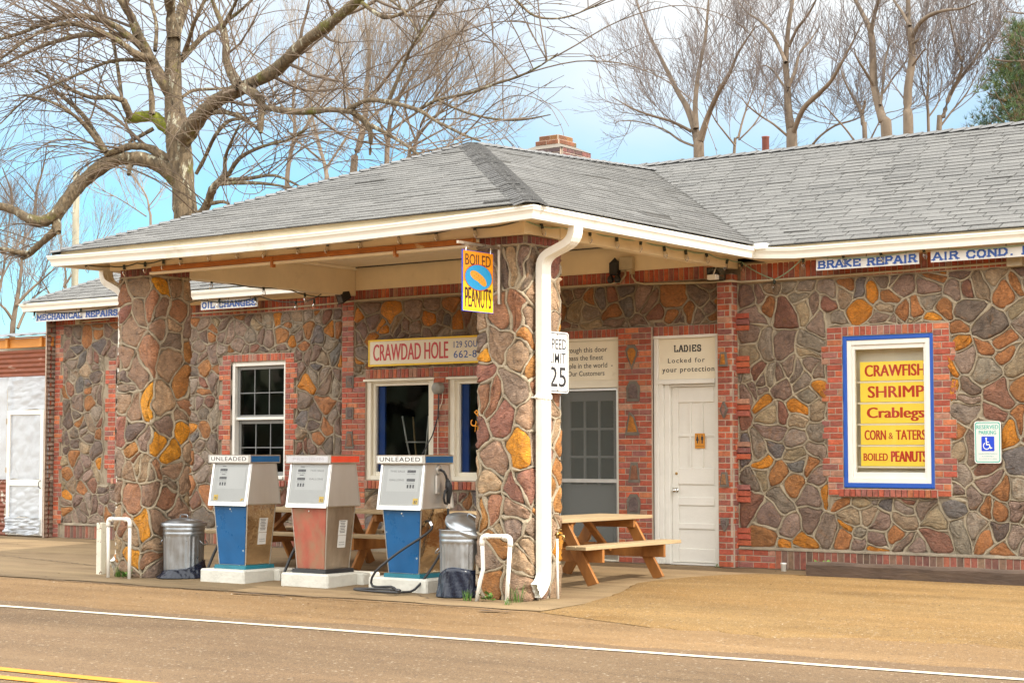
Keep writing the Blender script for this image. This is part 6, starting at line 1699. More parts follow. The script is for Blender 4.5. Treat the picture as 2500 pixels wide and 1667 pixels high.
# ================================================================== LEAN-TO SHED
t = thing('lean_to_shed', (-14.4, -.1, 0), 'rusty tin lean-to with a white door wrapped in clear plastic', 'shed')
SX0, SX1, SY = -16.6, -12.21, -.08
def corrugated(mb, x0, x1, z0, z1, y, horizontal=True, pitch=.075, amp=.009):
    n = max(2, int(((z1 - z0) if horizontal else (x1 - x0)) / pitch * 6)); vs = []
    for i in range(n + 1):
        f = i / n; q = amp * math.sin(f * n / 6 * 2 * math.pi)
        if horizontal: vs += [(x0, y - q, z0 + (z1 - z0) * f), (x1, y - q, z0 + (z1 - z0) * f)]
        else: vs += [(x0 + (x1 - x0) * f, y - q, z0), (x0 + (x1 - x0) * f, y - q, z1)]
    mb.add(vs, [(2 * i, 2 * i + 1, 2 * i + 3, 2 * i + 2) for i in range(n)])
mb = MB(); corrugated(mb, SX0, -12.31, 2.53, 2.96, SY - .012); corrugated(mb, -12.30, SX1, 2.55, 2.99, SY - .02); corrugated(mb, -12.26, SX1, -.02, .905, SY - .02); mb.build('tin_siding', M['rust'], t)
mb = MB(); corrugated(mb, SX0, -13.22, -.0, .905, SY - .018); mb.build('peeling_siding', M['rustpeel'], t)
mb = MB(); mb.cbox(SX0, SX1, SY - .02, SY + .03, 3.0, 3.15, .004)
for x in (-13.3, -12.45, -14.2, -15.1): mb.cbox(x, x + .06, SY - .07, SY - .021, 3.0, 3.15, .004)
mb.cbox(SX0, SX1, SY - .07, SY - .03, 3.151, 3.17, .003); mb.build('rafter_board', M['newwood'], t)
mb = MB(); vs = []
for i in range(60):
    x = SX0 + (SX1 + .02 - SX0) * i / 59; q = .012 * math.sin(i * 1.5); vs += [(x, SY - .16, 3.185 + q), (x, 2.5, 3.5 + q)]
mb.add(vs, [(2 * i, 2 * i + 2, 2 * i + 3, 2 * i + 1) for i in range(59)]); mb.build('roof_sheet', M['galv'], t)
mb = MB()
for x in (-13.27, -12.29, -14.5): mb.cbox(x, x + .055, SY + .0, SY + .06, 0, 2.53, .004)
mb.cbox(SX0, SX1, SY + .001, SY + .059, .90, .94, .003); mb.cbox(SX0, SX1, SY + .061, SY + .1, 2.48, 2.53, .003); mb.build('wall_frame', M['oldwhite'], t)
MB().box(SX0, SX1, 2.2, 2.3, 0, 3.3).build('rear_wall', M['oldwhite'], t)
def drape(mb, x0, x1, z0, z1, y, seed, nx=26, nz=44, amp=.016):
    r_ = random.Random(seed); ph = [r_.uniform(0, 6) for _ in range(8)]
    vs = []
    for j in range(nz + 1):
        for i in range(nx + 1):
            u, v = i / nx, j / nz
            q = amp * (math.sin(u * 9 + ph[0] + 2 * v) * .5 + math.sin(u * 17 - v * 5 + ph[1]) * .35 + math.sin(v * 13 + u * 4 + ph[2]) * .3 + math.sin(v * 27 + ph[3] - u * 9) * .18) + r_.uniform(-.0018, .0018)
            vs.append((x0 + (x1 - x0) * u, y - abs(q), z0 + (z1 - z0) * v + (.02 * math.sin(u * 8 + ph[4]) if j in (0,) else 0)))
    mb.add(vs, [(j * (nx + 1) + i, j * (nx + 1) + i + 1, (j + 1) * (nx + 1) + i + 1, (j + 1) * (nx + 1) + i) for j in range(nz) for i in range(nx)])
mb = MB(); drape(mb, -13.24, -12.22, 2.0, 2.535, SY - .035, 1); drape(mb, -12.30, -12.215, .90, 2.535, SY - .04, 2, nx=8); drape(mb, -15.6, -13.25, .91, 2.535, SY - .035, 3, nx=40); mb.build('plastic_sheet', M['plastic'], t, smooth=True)
dr = part('door', t)
mb = MB(); ring(mb, -13.205, -12.305, .02, 1.995, .075, .07, SY - .075, SY - .03, wb=.09); mb.box(-13.13, -12.38, SY - .07, SY - .035, .80, .895); mb.build('frame', M['white'], dr)
mb = MB(); drape(mb, -13.14, -12.37, .89, 1.93, SY - .045, 4); drape(mb, -13.14, -12.37, .30, .805, SY - .045, 5); drape(mb, -13.19, -12.32, .04, .30, SY - .085, 6, amp=.05); mb.build('plastic_sheet', M['plastic'], dr, smooth=True)
mb = MB(); mb.tube([(-12.35, SY - .075, .76), (-12.36, SY - .11, .79), (-12.36, SY - .11, .86), (-12.35, SY - .075, .89)], .007, 6); mb.build('handle', M['lampmetal'], dr)
mb = MB()
for z in (.35, 1.0, 1.78): mb.box(-13.222, -13.2, SY - .085, SY - .03, z, z + .09)
mb.build('hinge', M['steelold'], dr)

# ================================================================== TREES
def limb(mb, P, r0, r1, n=3, m=0, pw=1.0):
    """light-weight tapered tube"""
    o = len(mb.v); k = len(P); V = mb.v; Fc = mb.f
    for i, p in enumerate(P):
        a = P[max(i - 1, 0)]; b = P[min(i + 1, k - 1)]
        tx, ty, tz = b[0] - a[0], b[1] - a[1], b[2] - a[2]
        l = math.sqrt(tx * tx + ty * ty + tz * tz) or 1; tx /= l; ty /= l; tz /= l
        if abs(tz) < .95: ux, uy, uz = ty, -tx, 0.0
        else: ux, uy, uz = 0.0, tz, -ty
        l = math.sqrt(ux * ux + uy * uy + uz * uz) or 1; ux /= l; uy /= l; uz /= l
        vx, vy, vz = ty * uz - tz * uy, tz * ux - tx * uz, tx * uy - ty * ux
        r = r0 + (r1 - r0) * (i / (k - 1)) ** pw if not isinstance(r0, list) else r0[i]
        for s in range(n):
            if n > 7: q_ = 1 + .11 * math.sin(s * 2.4 + i * 1.9) * math.sin(i * .83 + s); c_, s_ = r * q_ * _CS[n][s][0], r * q_ * _CS[n][s][1]
            else: c_, s_ = r * _CS[n][s][0], r * _CS[n][s][1]
            V.append((p[0] + ux * c_ + vx * s_, p[1] + uy * c_ + vy * s_, p[2] + uz * c_ + vz * s_))
    for i in range(k - 1):
        for s in range(n):
            s2 = (s + 1) % n
            Fc.append((o + i * n + s, o + (i + 1) * n + s, o + (i + 1) * n + s2, o + i * n + s2)); mb.m.append(m); mb.c.append((1, 1, 1))
    if n > 4:
        Fc.append(tuple(o + (k - 1) * n + s for s in range(n))); mb.m.append(m); mb.c.append((1, 1, 1))
_CS = {n: [(math.cos(2 * math.pi * s / n), math.sin(2 * math.pi * s / n)) for s in range(n)] for n in (3, 4, 5, 6, 8, 10, 12)}
def rv(r_):
    while True:
        v = Vector((r_.uniform(-1, 1), r_.uniform(-1, 1), r_.uniform(-1, 1)))
        if .05 < v.length < 1: return v.normalized()
def shoot(r_, p, d, ln, seg, wander, trop, droop=0.0):
    """a wandering shoot; trop pulls it up, droop pulls the outer end down"""
    P = [p.copy()]; d = d.normalized(); st = ln / seg
    for i in range(seg):
        d = (d + rv(r_) * wander + Vector((0, 0, trop - droop * i / seg))).normalized()
        P.append(P[-1] + d * st)
    return P
def ramify(mb, r_, P, r, lv, cfg):
    """side shoots along the polyline P"""
    if lv >= len(cfg): return
    c = cfg[lv]; k = len(P) - 1
    tot = sum((P[i + 1] - P[i]).length for i in range(k))
    num = max(1, int(tot * c['per_m'] * r_.uniform(.8, 1.2)))
    for j in range(num):
        f = c.get('from', .2) + (1 - c.get('from', .2)) * (j + r_.random()) / num
        x = f * k; i = min(int(x), k - 1); p = P[i].lerp(P[i + 1], x - i); t = (P[i + 1] - P[i]).normalized()
        side = t.cross(rv(r_))
        if side.length < .1: continue
        side.normalize()
        if c.get('up'): side = (side + Vector((0, 0, c['up']))).normalized()
        a = r_.uniform(*c['ang'])
        d = t * math.cos(a) + side * math.sin(a)
        ln = r_.uniform(*c['len']) * (1 - .55 * f * c.get('short', 1))
        Q = shoot(r_, p, d, ln, c['seg'], c['wan'], c['trop'], c.get('droop', 0))
        rr = max(c['rmin'], min(c['rmax'], r * c['rk'] * (1 - .5 * f)))
        limb(mb, Q, rr, max(rr * .3, c.get('tip', .004)), c['n'], c.get('m', 1))
        ramify(mb, r_, Q, rr, lv + 1, cfg)

def traced(pxs, Y0, dY=0.0, r_=None, jit=0.0):
    """survey points of a limb -> world polyline, receding or advancing by dY along its length"""
    n = len(pxs); out = []
    for i, (x, y) in enumerate(pxs):
        out.append(at(x, y, Y0 + dY * i / max(n - 1, 1) + (r_.uniform(-jit, jit) if r_ and i else 0)))
    return out
def smooth_line(P, k=3):
    q = []
    for i in range(len(P) - 1):
        a, b, c_, d_ = P[max(i - 1, 0)], P[i], P[i + 1], P[min(i + 2, len(P) - 1)]
        for s in range(k):
            s /= k
            q.append(.5 * ((2 * b) + (-a + c_) * s + (2 * a - 5 * b + 4 * c_ - d_) * s * s + (-a + 3 * b - 3 * c_ + d_) * s ** 3))
    q.append(P[-1]); return q

# ---- the big old tree behind the wing
def big_tree():
    TY = 9.0
    base = at(1262 / 2.8, 1500 / 2.8, TY); gx_, gz_ = base.x, 0
    t = thing('shade_tree', (base.x, TY, 0), 'big bare old tree with mossy, lichen-spotted limbs behind the canopy roof', 'tree')
    r_ = random.Random(42)
    c = lambda L: [(x / 2.8, y / 2.8) for x, y in L]
    px = lambda p: p / 2.8 / FPX * 37.5         # trunk radius in crop pixels -> metres at the tree
    mb = MB(); tw = MB()
    def L(pts, radii, dY, n=10, m=0, sub=True, jit=.25, cfg=None, per=None):
        P = smooth_line(traced(c(pts), TY + (pts and 0), dY, r_, jit))
        k = len(P); rad = []
        for i in range(k):
            f = i / (k - 1) * (len(radii) - 1); a = min(int(f), len(radii) - 2); rad.append(px(radii[a] + (radii[a + 1] - radii[a]) * (f - a)) * r_.uniform(.94, 1.06))
        limb(mb, P, rad, 0, n, m)
        if sub: ramify(tw, r_, P[2:], rad[len(rad) // 2], 0, cfg or CF)
        return P
    CF = [dict(per_m=1.9, ang=(.5, 1.2), len=(1.4, 3.8), seg=10, wan=.17, trop=.10, rk=.5, rmin=.013, rmax=.042, n=5, droop=.10, tip=.006),
          dict(per_m=2.0, ang=(.4, 1.0), len=(.6, 2.0), seg=7, wan=.16, trop=.06, rk=.5, rmin=.008, rmax=.016, n=3, droop=.06, tip=.005),
          dict(per_m=2.2, ang=(.4, .9), len=(.15, .6), seg=4, wan=.16, trop=.06, rk=.6, rmin=.006, rmax=.009, n=3, tip=.0045)]
    CD = [dict(per_m=3.0, ang=(.35, 1.1), len=(1.8, 4.6), seg=13, wan=.09, trop=.10, rk=.5, rmin=.011, rmax=.028, n=5, droop=.40, tip=.005),
          dict(per_m=1.3, ang=(.3, .8), len=(.7, 2.2), seg=9, wan=.09, trop=.04, rk=.5, rmin=.008, rmax=.013, n=3, droop=.30, tip=.005),
          dict(per_m=1.4, ang=(.4, .9), len=(.12, .5), seg=3, wan=.14, trop=.02, rk=.6, rmin=.006, rmax=.009, n=3, tip=.0045)]
    ANCH = []
    # trunk down to the ground
    tr = traced(c([(1268, 1560), (1262, 1400), (1245, 1200), (1225, 1000), (1208, 860), (1190, 700), (1182, 500), (1186, 300), (1195, 160)]), TY, .1)
    full = [Vector((tr[0].x + .05, TY, -.1)), Vector((tr[0].x + .03, TY, 1.0)), Vector((tr[0].x, TY, 3.2))] + tr
    P = smooth_line(full); radii = [110, 96, 92, 88, 86, 82, 92, 86, 66, 60, 54, 42]
    k = len(P); rad = [px(radii[min(int(i / 3), 11)] + (radii[min(int(i / 3) + 1, 11)] - radii[min(int(i / 3), 11)]) * (i % 3) / 3) for i in range(k)]
    limb(mb, P, rad, 0, 12, 0)
    L([(1188, 260), (1165, 60), (1140, -120), (1100, -400), (1080, -800)], [46, 42, 38, 28, 12], -.8, cfg=CF); L([(1188, 270), (1250, 60), (1290, -60), (1380, -320), (1480, -700)], [44, 40, 36, 26, 12], 1.5, cfg=CF)
    # great low limb reaching out over the shed
    L([(1230, 1240), (1150, 1170), (1060, 1115), (940, 1085), (810, 1090), (680, 1150), (560, 1250), (470, 1350), (400, 1450), (360, 1500)], [70, 62, 56, 50, 47, 50, 52, 50, 48, 44], -1.6, sub=False, jit=.05)
    L([(400, 1440), (300, 1500), (200, 1490), (90, 1440), (-40, 1400), (-250, 1380)], [44, 42, 38, 32, 28, 18], -1.8, cfg=CD, jit=.05) if False else None
    a = TY - 1.6
    def L2(pts, radii, Y0, dY, cfg, n=8, sub=True, m=0):
        P = smooth_line(traced(c(pts), Y0, dY, r_, .12)); k = len(P); rad = []
        for i in range(k):
            f = i / (k - 1) * (len(radii) - 1); q = min(int(f), len(radii) - 2); rad.append(px(radii[q] + (radii[q + 1] - radii[q]) * (f - q)) * r_.uniform(.94, 1.06))
        limb(mb, P, rad, 0, n, m)
        ANCH.extend((P[q], P[q + 1] - P[q], rad[q]) for q in range(2, len(P) - 1) if rad[q] < .12)
        if sub: ramify(tw, r_, P[2:], rad[len(rad) // 2], 0, cfg)
        return P
    L2([(410, 1430), (310, 1510), (205, 1500), (100, 1440), (-40, 1400), (-260, 1380)], [42, 42, 38, 30, 26, 18], a, -.6, CF)
    L2([(370, 1490), (385, 1560), (330, 1620), (260, 1680), (195, 1740), (150, 1770)], [40, 34, 28, 24, 22, 14], a, -.3, CF, sub=False); L2([(195, 1735), (100, 1720), (0, 1700), (-150, 1720)], [22, 18, 15, 10], a - .3, -.5, CF)
    L2([(372, 1500), (388, 1570), (402, 1590)], [34, 26, 20], a, 0, CF, sub=False)
    # second limb above it
    L2([(1190, 1110), (1100, 1060), (1010, 1010), (900, 1000), (800, 1030), (720, 1060)], [34, 32, 30, 26, 26, 20], TY, -.9, CD)
    L2([(730, 1045), (640, 900), (560, 780), (450, 680), (350, 600)], [22, 20, 18, 15, 8], TY - .9, -.5, CD); L2([(715, 1040), (600, 880), (480, 770), (330, 690), (160, 650)], [20, 16, 13, 10, 6], TY - .9, -1.2, CD)
    L2([(910, 1090), (890, 1140), (880, 1195)], [22, 18, 14], TY - .6, -.2, CF, sub=False)
    # mossy stub
    L2([(1180, 920), (1110, 850), (1050, 800), (960, 800), (880, 820)], [42, 46, 44, 42, 34], TY, -.4, CD, sub=False, m=2); L2([(890, 800), (850, 700), (840, 690), (760, 665), (640, 670), (520, 630), (380, 560), (240, 480)], [30, 26, 22, 18, 16, 14, 11, 6], TY - .4, -1.3, CD)
    L2([(1040, 780), (1035, 640), (1010, 480), (1010, 360)], [24, 20, 16, 10], TY - .3, .4, CF)
    L2([(1050, 880), (960, 930), (880, 975)], [16, 14, 10], TY - .2, -.3, CF, sub=False)
    L2([(835, 690), (810, 500), (780, 320), (740, 160), (690, 0), (640, -200)], [14, 14, 13, 12, 10, 6], TY - .6, .6, CF)
    # upper limbs sweeping away to one side
    P = L2([(1160, 640), (1090, 520), (1040, 420), (985, 320), (950, 260), (900, 120), (830, 10), (760, -160), (700, -400)], [46, 44, 42, 40, 36, 30, 26, 20, 10], TY, -1.0, CF)
    L2([(975, 330), (880, 250), (790, 180), (690, 140), (560, 110), (430, 120), (300, 165), (150, 225), (0, 270), (-200, 350)], [28, 26, 24, 22, 20, 18, 16, 14, 12, 8], TY - .5, -1.8, CD)
    L2([(1040, 400), (930, 370), (850, 310), (770, 260), (640, 200), (500, 165), (360, 180), (220, 250), (90, 340), (-40, 440)], [30, 26, 22, 20, 18, 17, 15, 13, 11, 8], TY - .4, -2.4, CD)
    L2([(940, 260), (830, 245), (700, 240), (560, 240), (420, 275), (280, 320), (130, 390), (-20, 470), (-200, 600)], [22, 20, 20, 20, 18, 16, 13, 10, 6], TY - .6, 1.6, CD)
    L2([(1030, 420), (900, 410), (760, 420), (600, 480), (420, 560), (200, 660), (0, 850)], [16, 14, 13, 11, 9, 7, 5], TY, -2.2, CD)
    # the long limb rising across the roof
    P = L2([(1250, 960), (1320, 860), (1400, 760), (1480, 690), (1570, 645), (1680, 590), (1800, 530), (1900, 470), (1980, 390), (2060, 310), (2160, 230), (2260, 160), (2380, 60), (2520, -60), (2700, -200)], [66, 62, 58, 54, 50, 46, 46, 46, 44, 40, 38, 36, 32, 26, 16], TY, -1.6, CF)
    L2([(1640, 590), (1580, 500), (1545, 400), (1545, 290), (1520, 170), (1470, 60), (1420, -100)], [34, 34, 28, 24, 22, 16, 8], TY - .6, .6, CF); L2([(1530, 180), (1590, 60), (1640, -40)], [16, 13, 9], TY - .2, -.6, CF)
    L2([(1660, 600), (1750, 650), (1790, 720), (1785, 800), (1780, 910)], [36, 34, 30, 24, 14], TY - .7, -.4, CF, sub=False)
    L2([(1800, 735), (1900, 750), (2020, 765), (2140, 760), (2260, 750), (2360, 760), (2420, 765)], [20, 20, 22, 22, 18, 17, 18], TY - .9, -.8, CF)
    c2 = lambda L: [(x + 830 * 2.8, y) for x, y in L]
    L2(c2([(60, 745), (110, 720), (200, 685), (340, 700), (460, 730), (560, 765), (640, 820), (720, 860), (850, 925), (960, 965)]), [17, 16, 15, 14, 13, 12, 10, 9, 8, 5], TY - 1.7, -1.0, CF)
    L2(c2([(330, 700), (380, 580), (430, 460), (480, 340), (540, 240), (610, 130), (680, 0), (720, -120)]), [14, 12, 11, 10, 8, 7, 6, 4], TY - 1.8, -.4, CF)
    L2(c2([(520, 760), (650, 690), (780, 660), (910, 630), (1060, 575), (1220, 525), (1370, 450), (1490, 365)]), [11, 10, 9, 9, 8, 7, 5, 3], TY - 1.9, -1.2, CF[1:])
    L2(c2([(680, 690), (860, 770), (1060, 815), (1240, 820), (1440, 785)]), [8, 7, 7, 6, 3], TY - 2.2, -.6, CF[1:])
    L2(c2([(70, 760), (180, 840), (210, 930), (205, 1060)]), [18, 20, 16, 8], TY - 1.6, .2, CF); L2(c2([(215, 860), (330, 920), (460, 1000), (560, 1080)]), [16, 12, 10, 7], TY - 1.6, -.3, CF[1:])
    L2(c2([(250, -60), (420, 60), (520, 200), (560, 330)]), [9, 8, 6, 4], TY - 1.6, -.4, CF[1:])
    L2(c2([(150, 20), (300, 120), (450, 80), (600, -20), (800, -160)]), [14, 13, 10, 8, 5], TY - 1.7, .3, CF)
    L2(c2([(1050, -220), (1150, -60), (1240, 40), (1330, 110), (1450, 130), (1580, 110), (1740, 45)]), [9, 9, 8, 7, 6, 5, 3], TY - 1.5, .2, [dict(per_m=2.0, ang=(.4, .9), len=(.4, 1.5), seg=6, wan=.14, trop=-.03, rk=.6, rmin=.008, rmax=.014, n=3, tip=.005), dict(per_m=2.2, ang=(.4, .9), len=(.12, .4), seg=3, wan=.1, trop=.06, rk=.6, rmin=.006, rmax=.01, n=3)])
    L2(c2([(-200, -300), (200, -280), (600, -260), (1050, -220)]), [26, 20, 14, 9], TY - .5, -1.0, CF, sub=False)
    # twigs leaning out low on the roof side
    L2([(1250, 1520), (1360, 1480), (1420, 1390), (1450, 1300), (1500, 1240), (1560, 1190)], [40, 36, 32, 30, 28, 18], TY - .2, -.6, CF, sub=False)
    for pts in ([(1540, 1200), (1540, 1080), (1590, 950), (1640, 850)], [(1560, 1200), (1640, 1080), (1800, 1000), (1960, 960), (2100, 880)], [(1520, 1230), (1700, 1220), (1880, 1200), (2060, 1280)], [(1480, 1260), (1650, 1250), (1850, 1260), (2040, 1300)], [(1450, 1390), (1530, 1380), (1580, 1410)]):
        L2(pts, [16, 13, 10, 6], TY - .8, -.6, CF)
    L2([(1290, 900), (1390, 800), (1500, 765), (1620, 790), (1720, 850), (1780, 895)], [22, 20, 18, 17, 15, 11], TY, -.6, CF); L2([(1340, 1190), (1400, 1080), (1470, 930), (1560, 830), (1650, 815)], [13, 14, 14, 13, 9], TY - .3, -.5, CF)
    L2([(1250, 400), (1320, 320), (1400, 240), (1500, 180), (1660, 60), (1800, -80)], [22, 20, 18, 16, 12, 7], TY + .3, .9, CF); L2([(1240, 420), (1290, 280), (1330, 150), (1400, 0), (1440, -150)], [20, 17, 15, 12, 7], TY + .3, -.7, CF)
    L2([(1240, 670), (1320, 620), (1460, 610), (1600, 600)], [14, 12, 11, 8], TY + .2, .8, CF); L2([(1060, 350), (1070, 180), (1040, 40), (1020, -140)], [16, 15, 13, 8], TY, .8, CF)
    # long whips across the front of the crown
    for k in range(230):
        p, tg, rr = r_.choice(ANCH); u = (p - CAM).dot(_rt) / (p - CAM).dot(_fh)
        sgn = -1 if u < -.17 or r_.random() < .4 else 1
        d = tg.normalized() * .4 + _rt * sgn * r_.uniform(.3, .9) + Vector((0, r_.uniform(-.4, .4), r_.uniform(-.1, .9)))
        Q = shoot(r_, p, d, r_.uniform(1.8, 4.4), 14, .07, .02, .26); limb(tw, Q, r_.uniform(.010, .017), .005, 5, 1); ramify(tw, r_, Q, .012, 1, CD)
    mb.build('trunk', [M['bark'], M['twig'], M['moss']], t, smooth=True)
    tw.build('crown', [M['bark'], M['twig']], t)
    return t
big_tree()

# ---- bare trees beyond the roofs
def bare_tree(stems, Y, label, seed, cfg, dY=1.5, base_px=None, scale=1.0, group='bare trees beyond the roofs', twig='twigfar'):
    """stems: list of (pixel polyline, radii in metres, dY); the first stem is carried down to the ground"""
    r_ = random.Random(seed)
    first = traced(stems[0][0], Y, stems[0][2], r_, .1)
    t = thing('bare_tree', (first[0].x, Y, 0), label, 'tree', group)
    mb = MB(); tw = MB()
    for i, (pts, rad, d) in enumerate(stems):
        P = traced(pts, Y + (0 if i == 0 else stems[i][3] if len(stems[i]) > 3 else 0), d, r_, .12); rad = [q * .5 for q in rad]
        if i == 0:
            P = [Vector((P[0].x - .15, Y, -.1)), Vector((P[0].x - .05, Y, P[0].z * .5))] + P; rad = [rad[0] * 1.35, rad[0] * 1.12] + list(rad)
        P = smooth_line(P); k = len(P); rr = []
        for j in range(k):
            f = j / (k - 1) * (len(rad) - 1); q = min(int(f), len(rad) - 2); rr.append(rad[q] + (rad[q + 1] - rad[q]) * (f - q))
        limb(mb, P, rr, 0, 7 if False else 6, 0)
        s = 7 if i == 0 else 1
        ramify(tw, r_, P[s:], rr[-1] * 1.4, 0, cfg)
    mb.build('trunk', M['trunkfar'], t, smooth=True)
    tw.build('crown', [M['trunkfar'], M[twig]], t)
    return t
def cfg_up(k=1.0, dens=1.0):
    return [dict(per_m=2.6 * dens, ang=(.35, .95), len=(1.2 * k, 3.4 * k), seg=8, wan=.12, trop=.12, rk=.6, rmin=.012, rmax=.027, n=4, tip=.008, **{'from': .05}),
            dict(per_m=7.0 * dens, ang=(.35, .85), len=(.5 * k, 1.7 * k), seg=6, wan=.11, trop=.11, rk=.5, rmin=.007, rmax=.012, n=3, tip=.005),
            dict(per_m=7.5 * dens, ang=(.35, .8), len=(.25 * k, .85 * k), seg=3, wan=.10, trop=.10, rk=.6, rmin=.005, rmax=.007, n=3, tip=.0038)]
s3 = lambda L: [(1660 + x / 2.8, y / 2.8) for x, y in L]
bare_tree([(s3([(130, 1090), (118, 960), (90, 840), (40, 720), (-20, 620), (-120, 420), (-210, 240), (-280, 60), (-330, -100)]), [.30, .27, .22, .17, .14, .11, .08, .06, .03], 1.0),
           (s3([(140, 960), (190, 800), (260, 640), (340, 500), (390, 380), (450, 280), (520, 180)]), [.22, .17, .14, .11, .08, .06, .03], -1.2), (s3([(110, 880), (105, 700), (130, 480), (170, 280), (190, 80), (210, -200)]), [.18, .14, .11, .09, .07, .03], .8),
           (s3([(80, 900), (-60, 830), (-200, 790), (-330, 740), (-470, 660)]), [.10, .08, .07, .05, .02], -1.5), (s3([(100, 1000), (0, 960), (-120, 880), (-300, 830), (-420, 830)]), [.08, .07, .05, .04, .02], .6)], 24, 'bare tree with three forking stems just beyond the canopy ridge', 61, cfg_up(1.15, .85))
bare_tree([(s3([(765, 1010), (760, 900), (740, 760), (735, 600), (724, 420), (740, 200), (770, 0), (790, -250)]), [.29, .25, .21, .18, .15, .12, .10, .04], .6),
           (s3([(775, 910), (840, 750), (940, 650), (1030, 560), (1100, 440), (1180, 290), (1250, 150)]), [.16, .14, .12, .10, .08, .05, .02], -1.4), (s3([(724, 430), (680, 330), (620, 220), (540, 140), (450, 80), (380, -20)]), [.12, .10, .09, .07, .05, .03], 1.2),
           (s3([(745, 320), (800, 200), (870, 110), (930, 0), (960, -120)]), [.10, .08, .07, .05, .02], -1), (s3([(735, 620), (690, 560), (650, 500), (590, 450), (540, 460), (500, 500)]), [.07, .06, .05, .04, .03, .02], .5), (s3([(740, 600), (790, 480), (820, 360), (890, 280), (960, 170)]), [.11, .09, .07, .05, .02], .9),
           (s3([(745, 940), (640, 850), (560, 800), (460, 720), (420, 660)]), [.07, .06, .05, .04, .02], -.8)], 23, 'tall bare tree with leaning side limbs behind the vent pipe', 62, cfg_up(1.0, .85))
bare_tree([(s3([(1415, 950), (1385, 820), (1350, 690), (1325, 560), (1318, 380), (1305, 220), (1240, 80), (1180, -40), (1140, -200)]), [.28, .25, .22, .20, .18, .16, .11, .08, .03], .8),
           (s3([(1305, 230), (1330, 100), (1355, 0), (1370, -160)]), [.13, .11, .09, .04], -.6), (s3([(1325, 590), (1260, 480), (1210, 400), (1190, 330)]), [.08, .07, .05, .02], -1.0), (s3([(1370, 720), (1390, 560), (1400, 420), (1430, 300), (1420, 120)]), [.08, .07, .06, .05, .02], 1), (s3([(1390, 640), (1460, 530), (1540, 430), (1580, 330)]), [.06, .05, .04, .02], .5)], 22, 'bare tree with one thick curved trunk, second of the pair past the vent', 63, cfg_up(.95, .9))
bare_tree([(s3([(1562, 930), (1556, 760), (1560, 600), (1588, 400), (1575, 240), (1560, 90), (1565, -120)]), [.25, .22, .20, .18, .16, .13, .06], .5),
           (s3([(1590, 250), (1640, 160), (1720, 100), (1830, 70), (1930, 60), (2040, 10)]), [.13, .11, .09, .07, .05, .02], -1.0), (s3([(1570, 180), (1520, 90), (1460, 0), (1400, -120)]), [.09, .08, .06, .03], .9), (s3([(1590, 450), (1640, 380), (1680, 330)]), [.06, .05, .03], -.5), (s3([(1590, 300), (1620, 280), (1640, 265)]), [.07, .06, .03], -.2)], 21.5, 'slim straight bare trunk with one limb reaching towards the pine', 64, cfg_up(.95, .85))
bare_tree([(s3([(1770, 910), (1800, 800), (1850, 640), (1930, 520), (2010, 420), (2060, 330), (2160, 220)]), [.14, .12, .11, .09, .08, .06, .02], .5), (s3([(1850, 650), (1930, 460), (1890, 330), (1860, 200), (1840, 110)]), [.09, .08, .06, .05, .02], -.8), (s3([(1770, 880), (1860, 760), (1960, 640), (2040, 480)]), [.06, .05, .04, .02], .8)], 23, 'thin bare tree forking low before the white cloud', 65, cfg_up(.95, 1.2))
bare_tree([(s3([(1700, 910), (1690, 700), (1700, 520), (1690, 380), (1720, 220)]), [.08, .07, .06, .04, .02], .5), (s3([(1690, 700), (1650, 560), (1660, 430)]), [.05, .04, .02], -.5), (s3([(1700, 800), (1770, 690), (1790, 520)]), [.05, .04, .02], .5)], 25, 'wispy bare sapling between the slim trunk and the forked tree', 66, cfg_up(.9, 1.3))
bare_tree([(s3([(1265, 960), (1250, 850), (1240, 770), (1180, 660), (1120, 540), (1090, 430)]), [.13, .11, .10, .07, .05, .02], .8), (s3([(1245, 780), (1262, 720), (1265, 690)]), [.09, .08, .06], 0), (s3([(1190, 960), (1130, 880), (1040, 780), (960, 690)]), [.06, .05, .04, .02], -.6), (s3([(900, 1000), (960, 930), (1060, 860), (1160, 830), (1240, 800)]), [.07, .06, .06, .05, .03], .4), (s3([(1300, 960), (1360, 840), (1400, 780), (1480, 760)]), [.05, .04, .03, .02], .4)], 24, 'broken-topped bare tree low between the two tall trunks', 67, cfg_up(.9, 1.2))
bare_tree([(s3([(370, 1060), (400, 940), (430, 820), (470, 700), (520, 560)]), [.09, .08, .06, .05, .02], .6), (s3([(380, 1000), (300, 900), (240, 820), (180, 700)]), [.06, .05, .04, .02], -.8), (s3([(400, 960), (500, 860), (560, 760), (590, 640)]), [.05, .05, .04, .02], .8)], 27, 'low feathery bare tree just past the three-stemmed tree', 68, cfg_up(1.0, 1.2))
bare_tree([(s3([(2600, 900), (2560, 600), (2480, 420), (2380, 300), (2330, 260), (2250, 240), (2170, 300)]), [.2, .17, .12, .09, .07, .05, .02], .4), (s3([(2560, 560), (2460, 440), (2330, 420), (2230, 420), (2120, 400)]), [.1, .08, .06, .05, .02], -.6), (s3([(2520, 300), (2440, 140), (2380, 100), (2300, 90), (2230, 80)]), [.08, .07, .05, .04, .02], .4), (s3([(2540, 620), (2440, 520), (2350, 440)]), [.05, .04, .02], .4)], 20, 'twisted bare branches entering over the pine', 69, cfg_up(.75, .9))

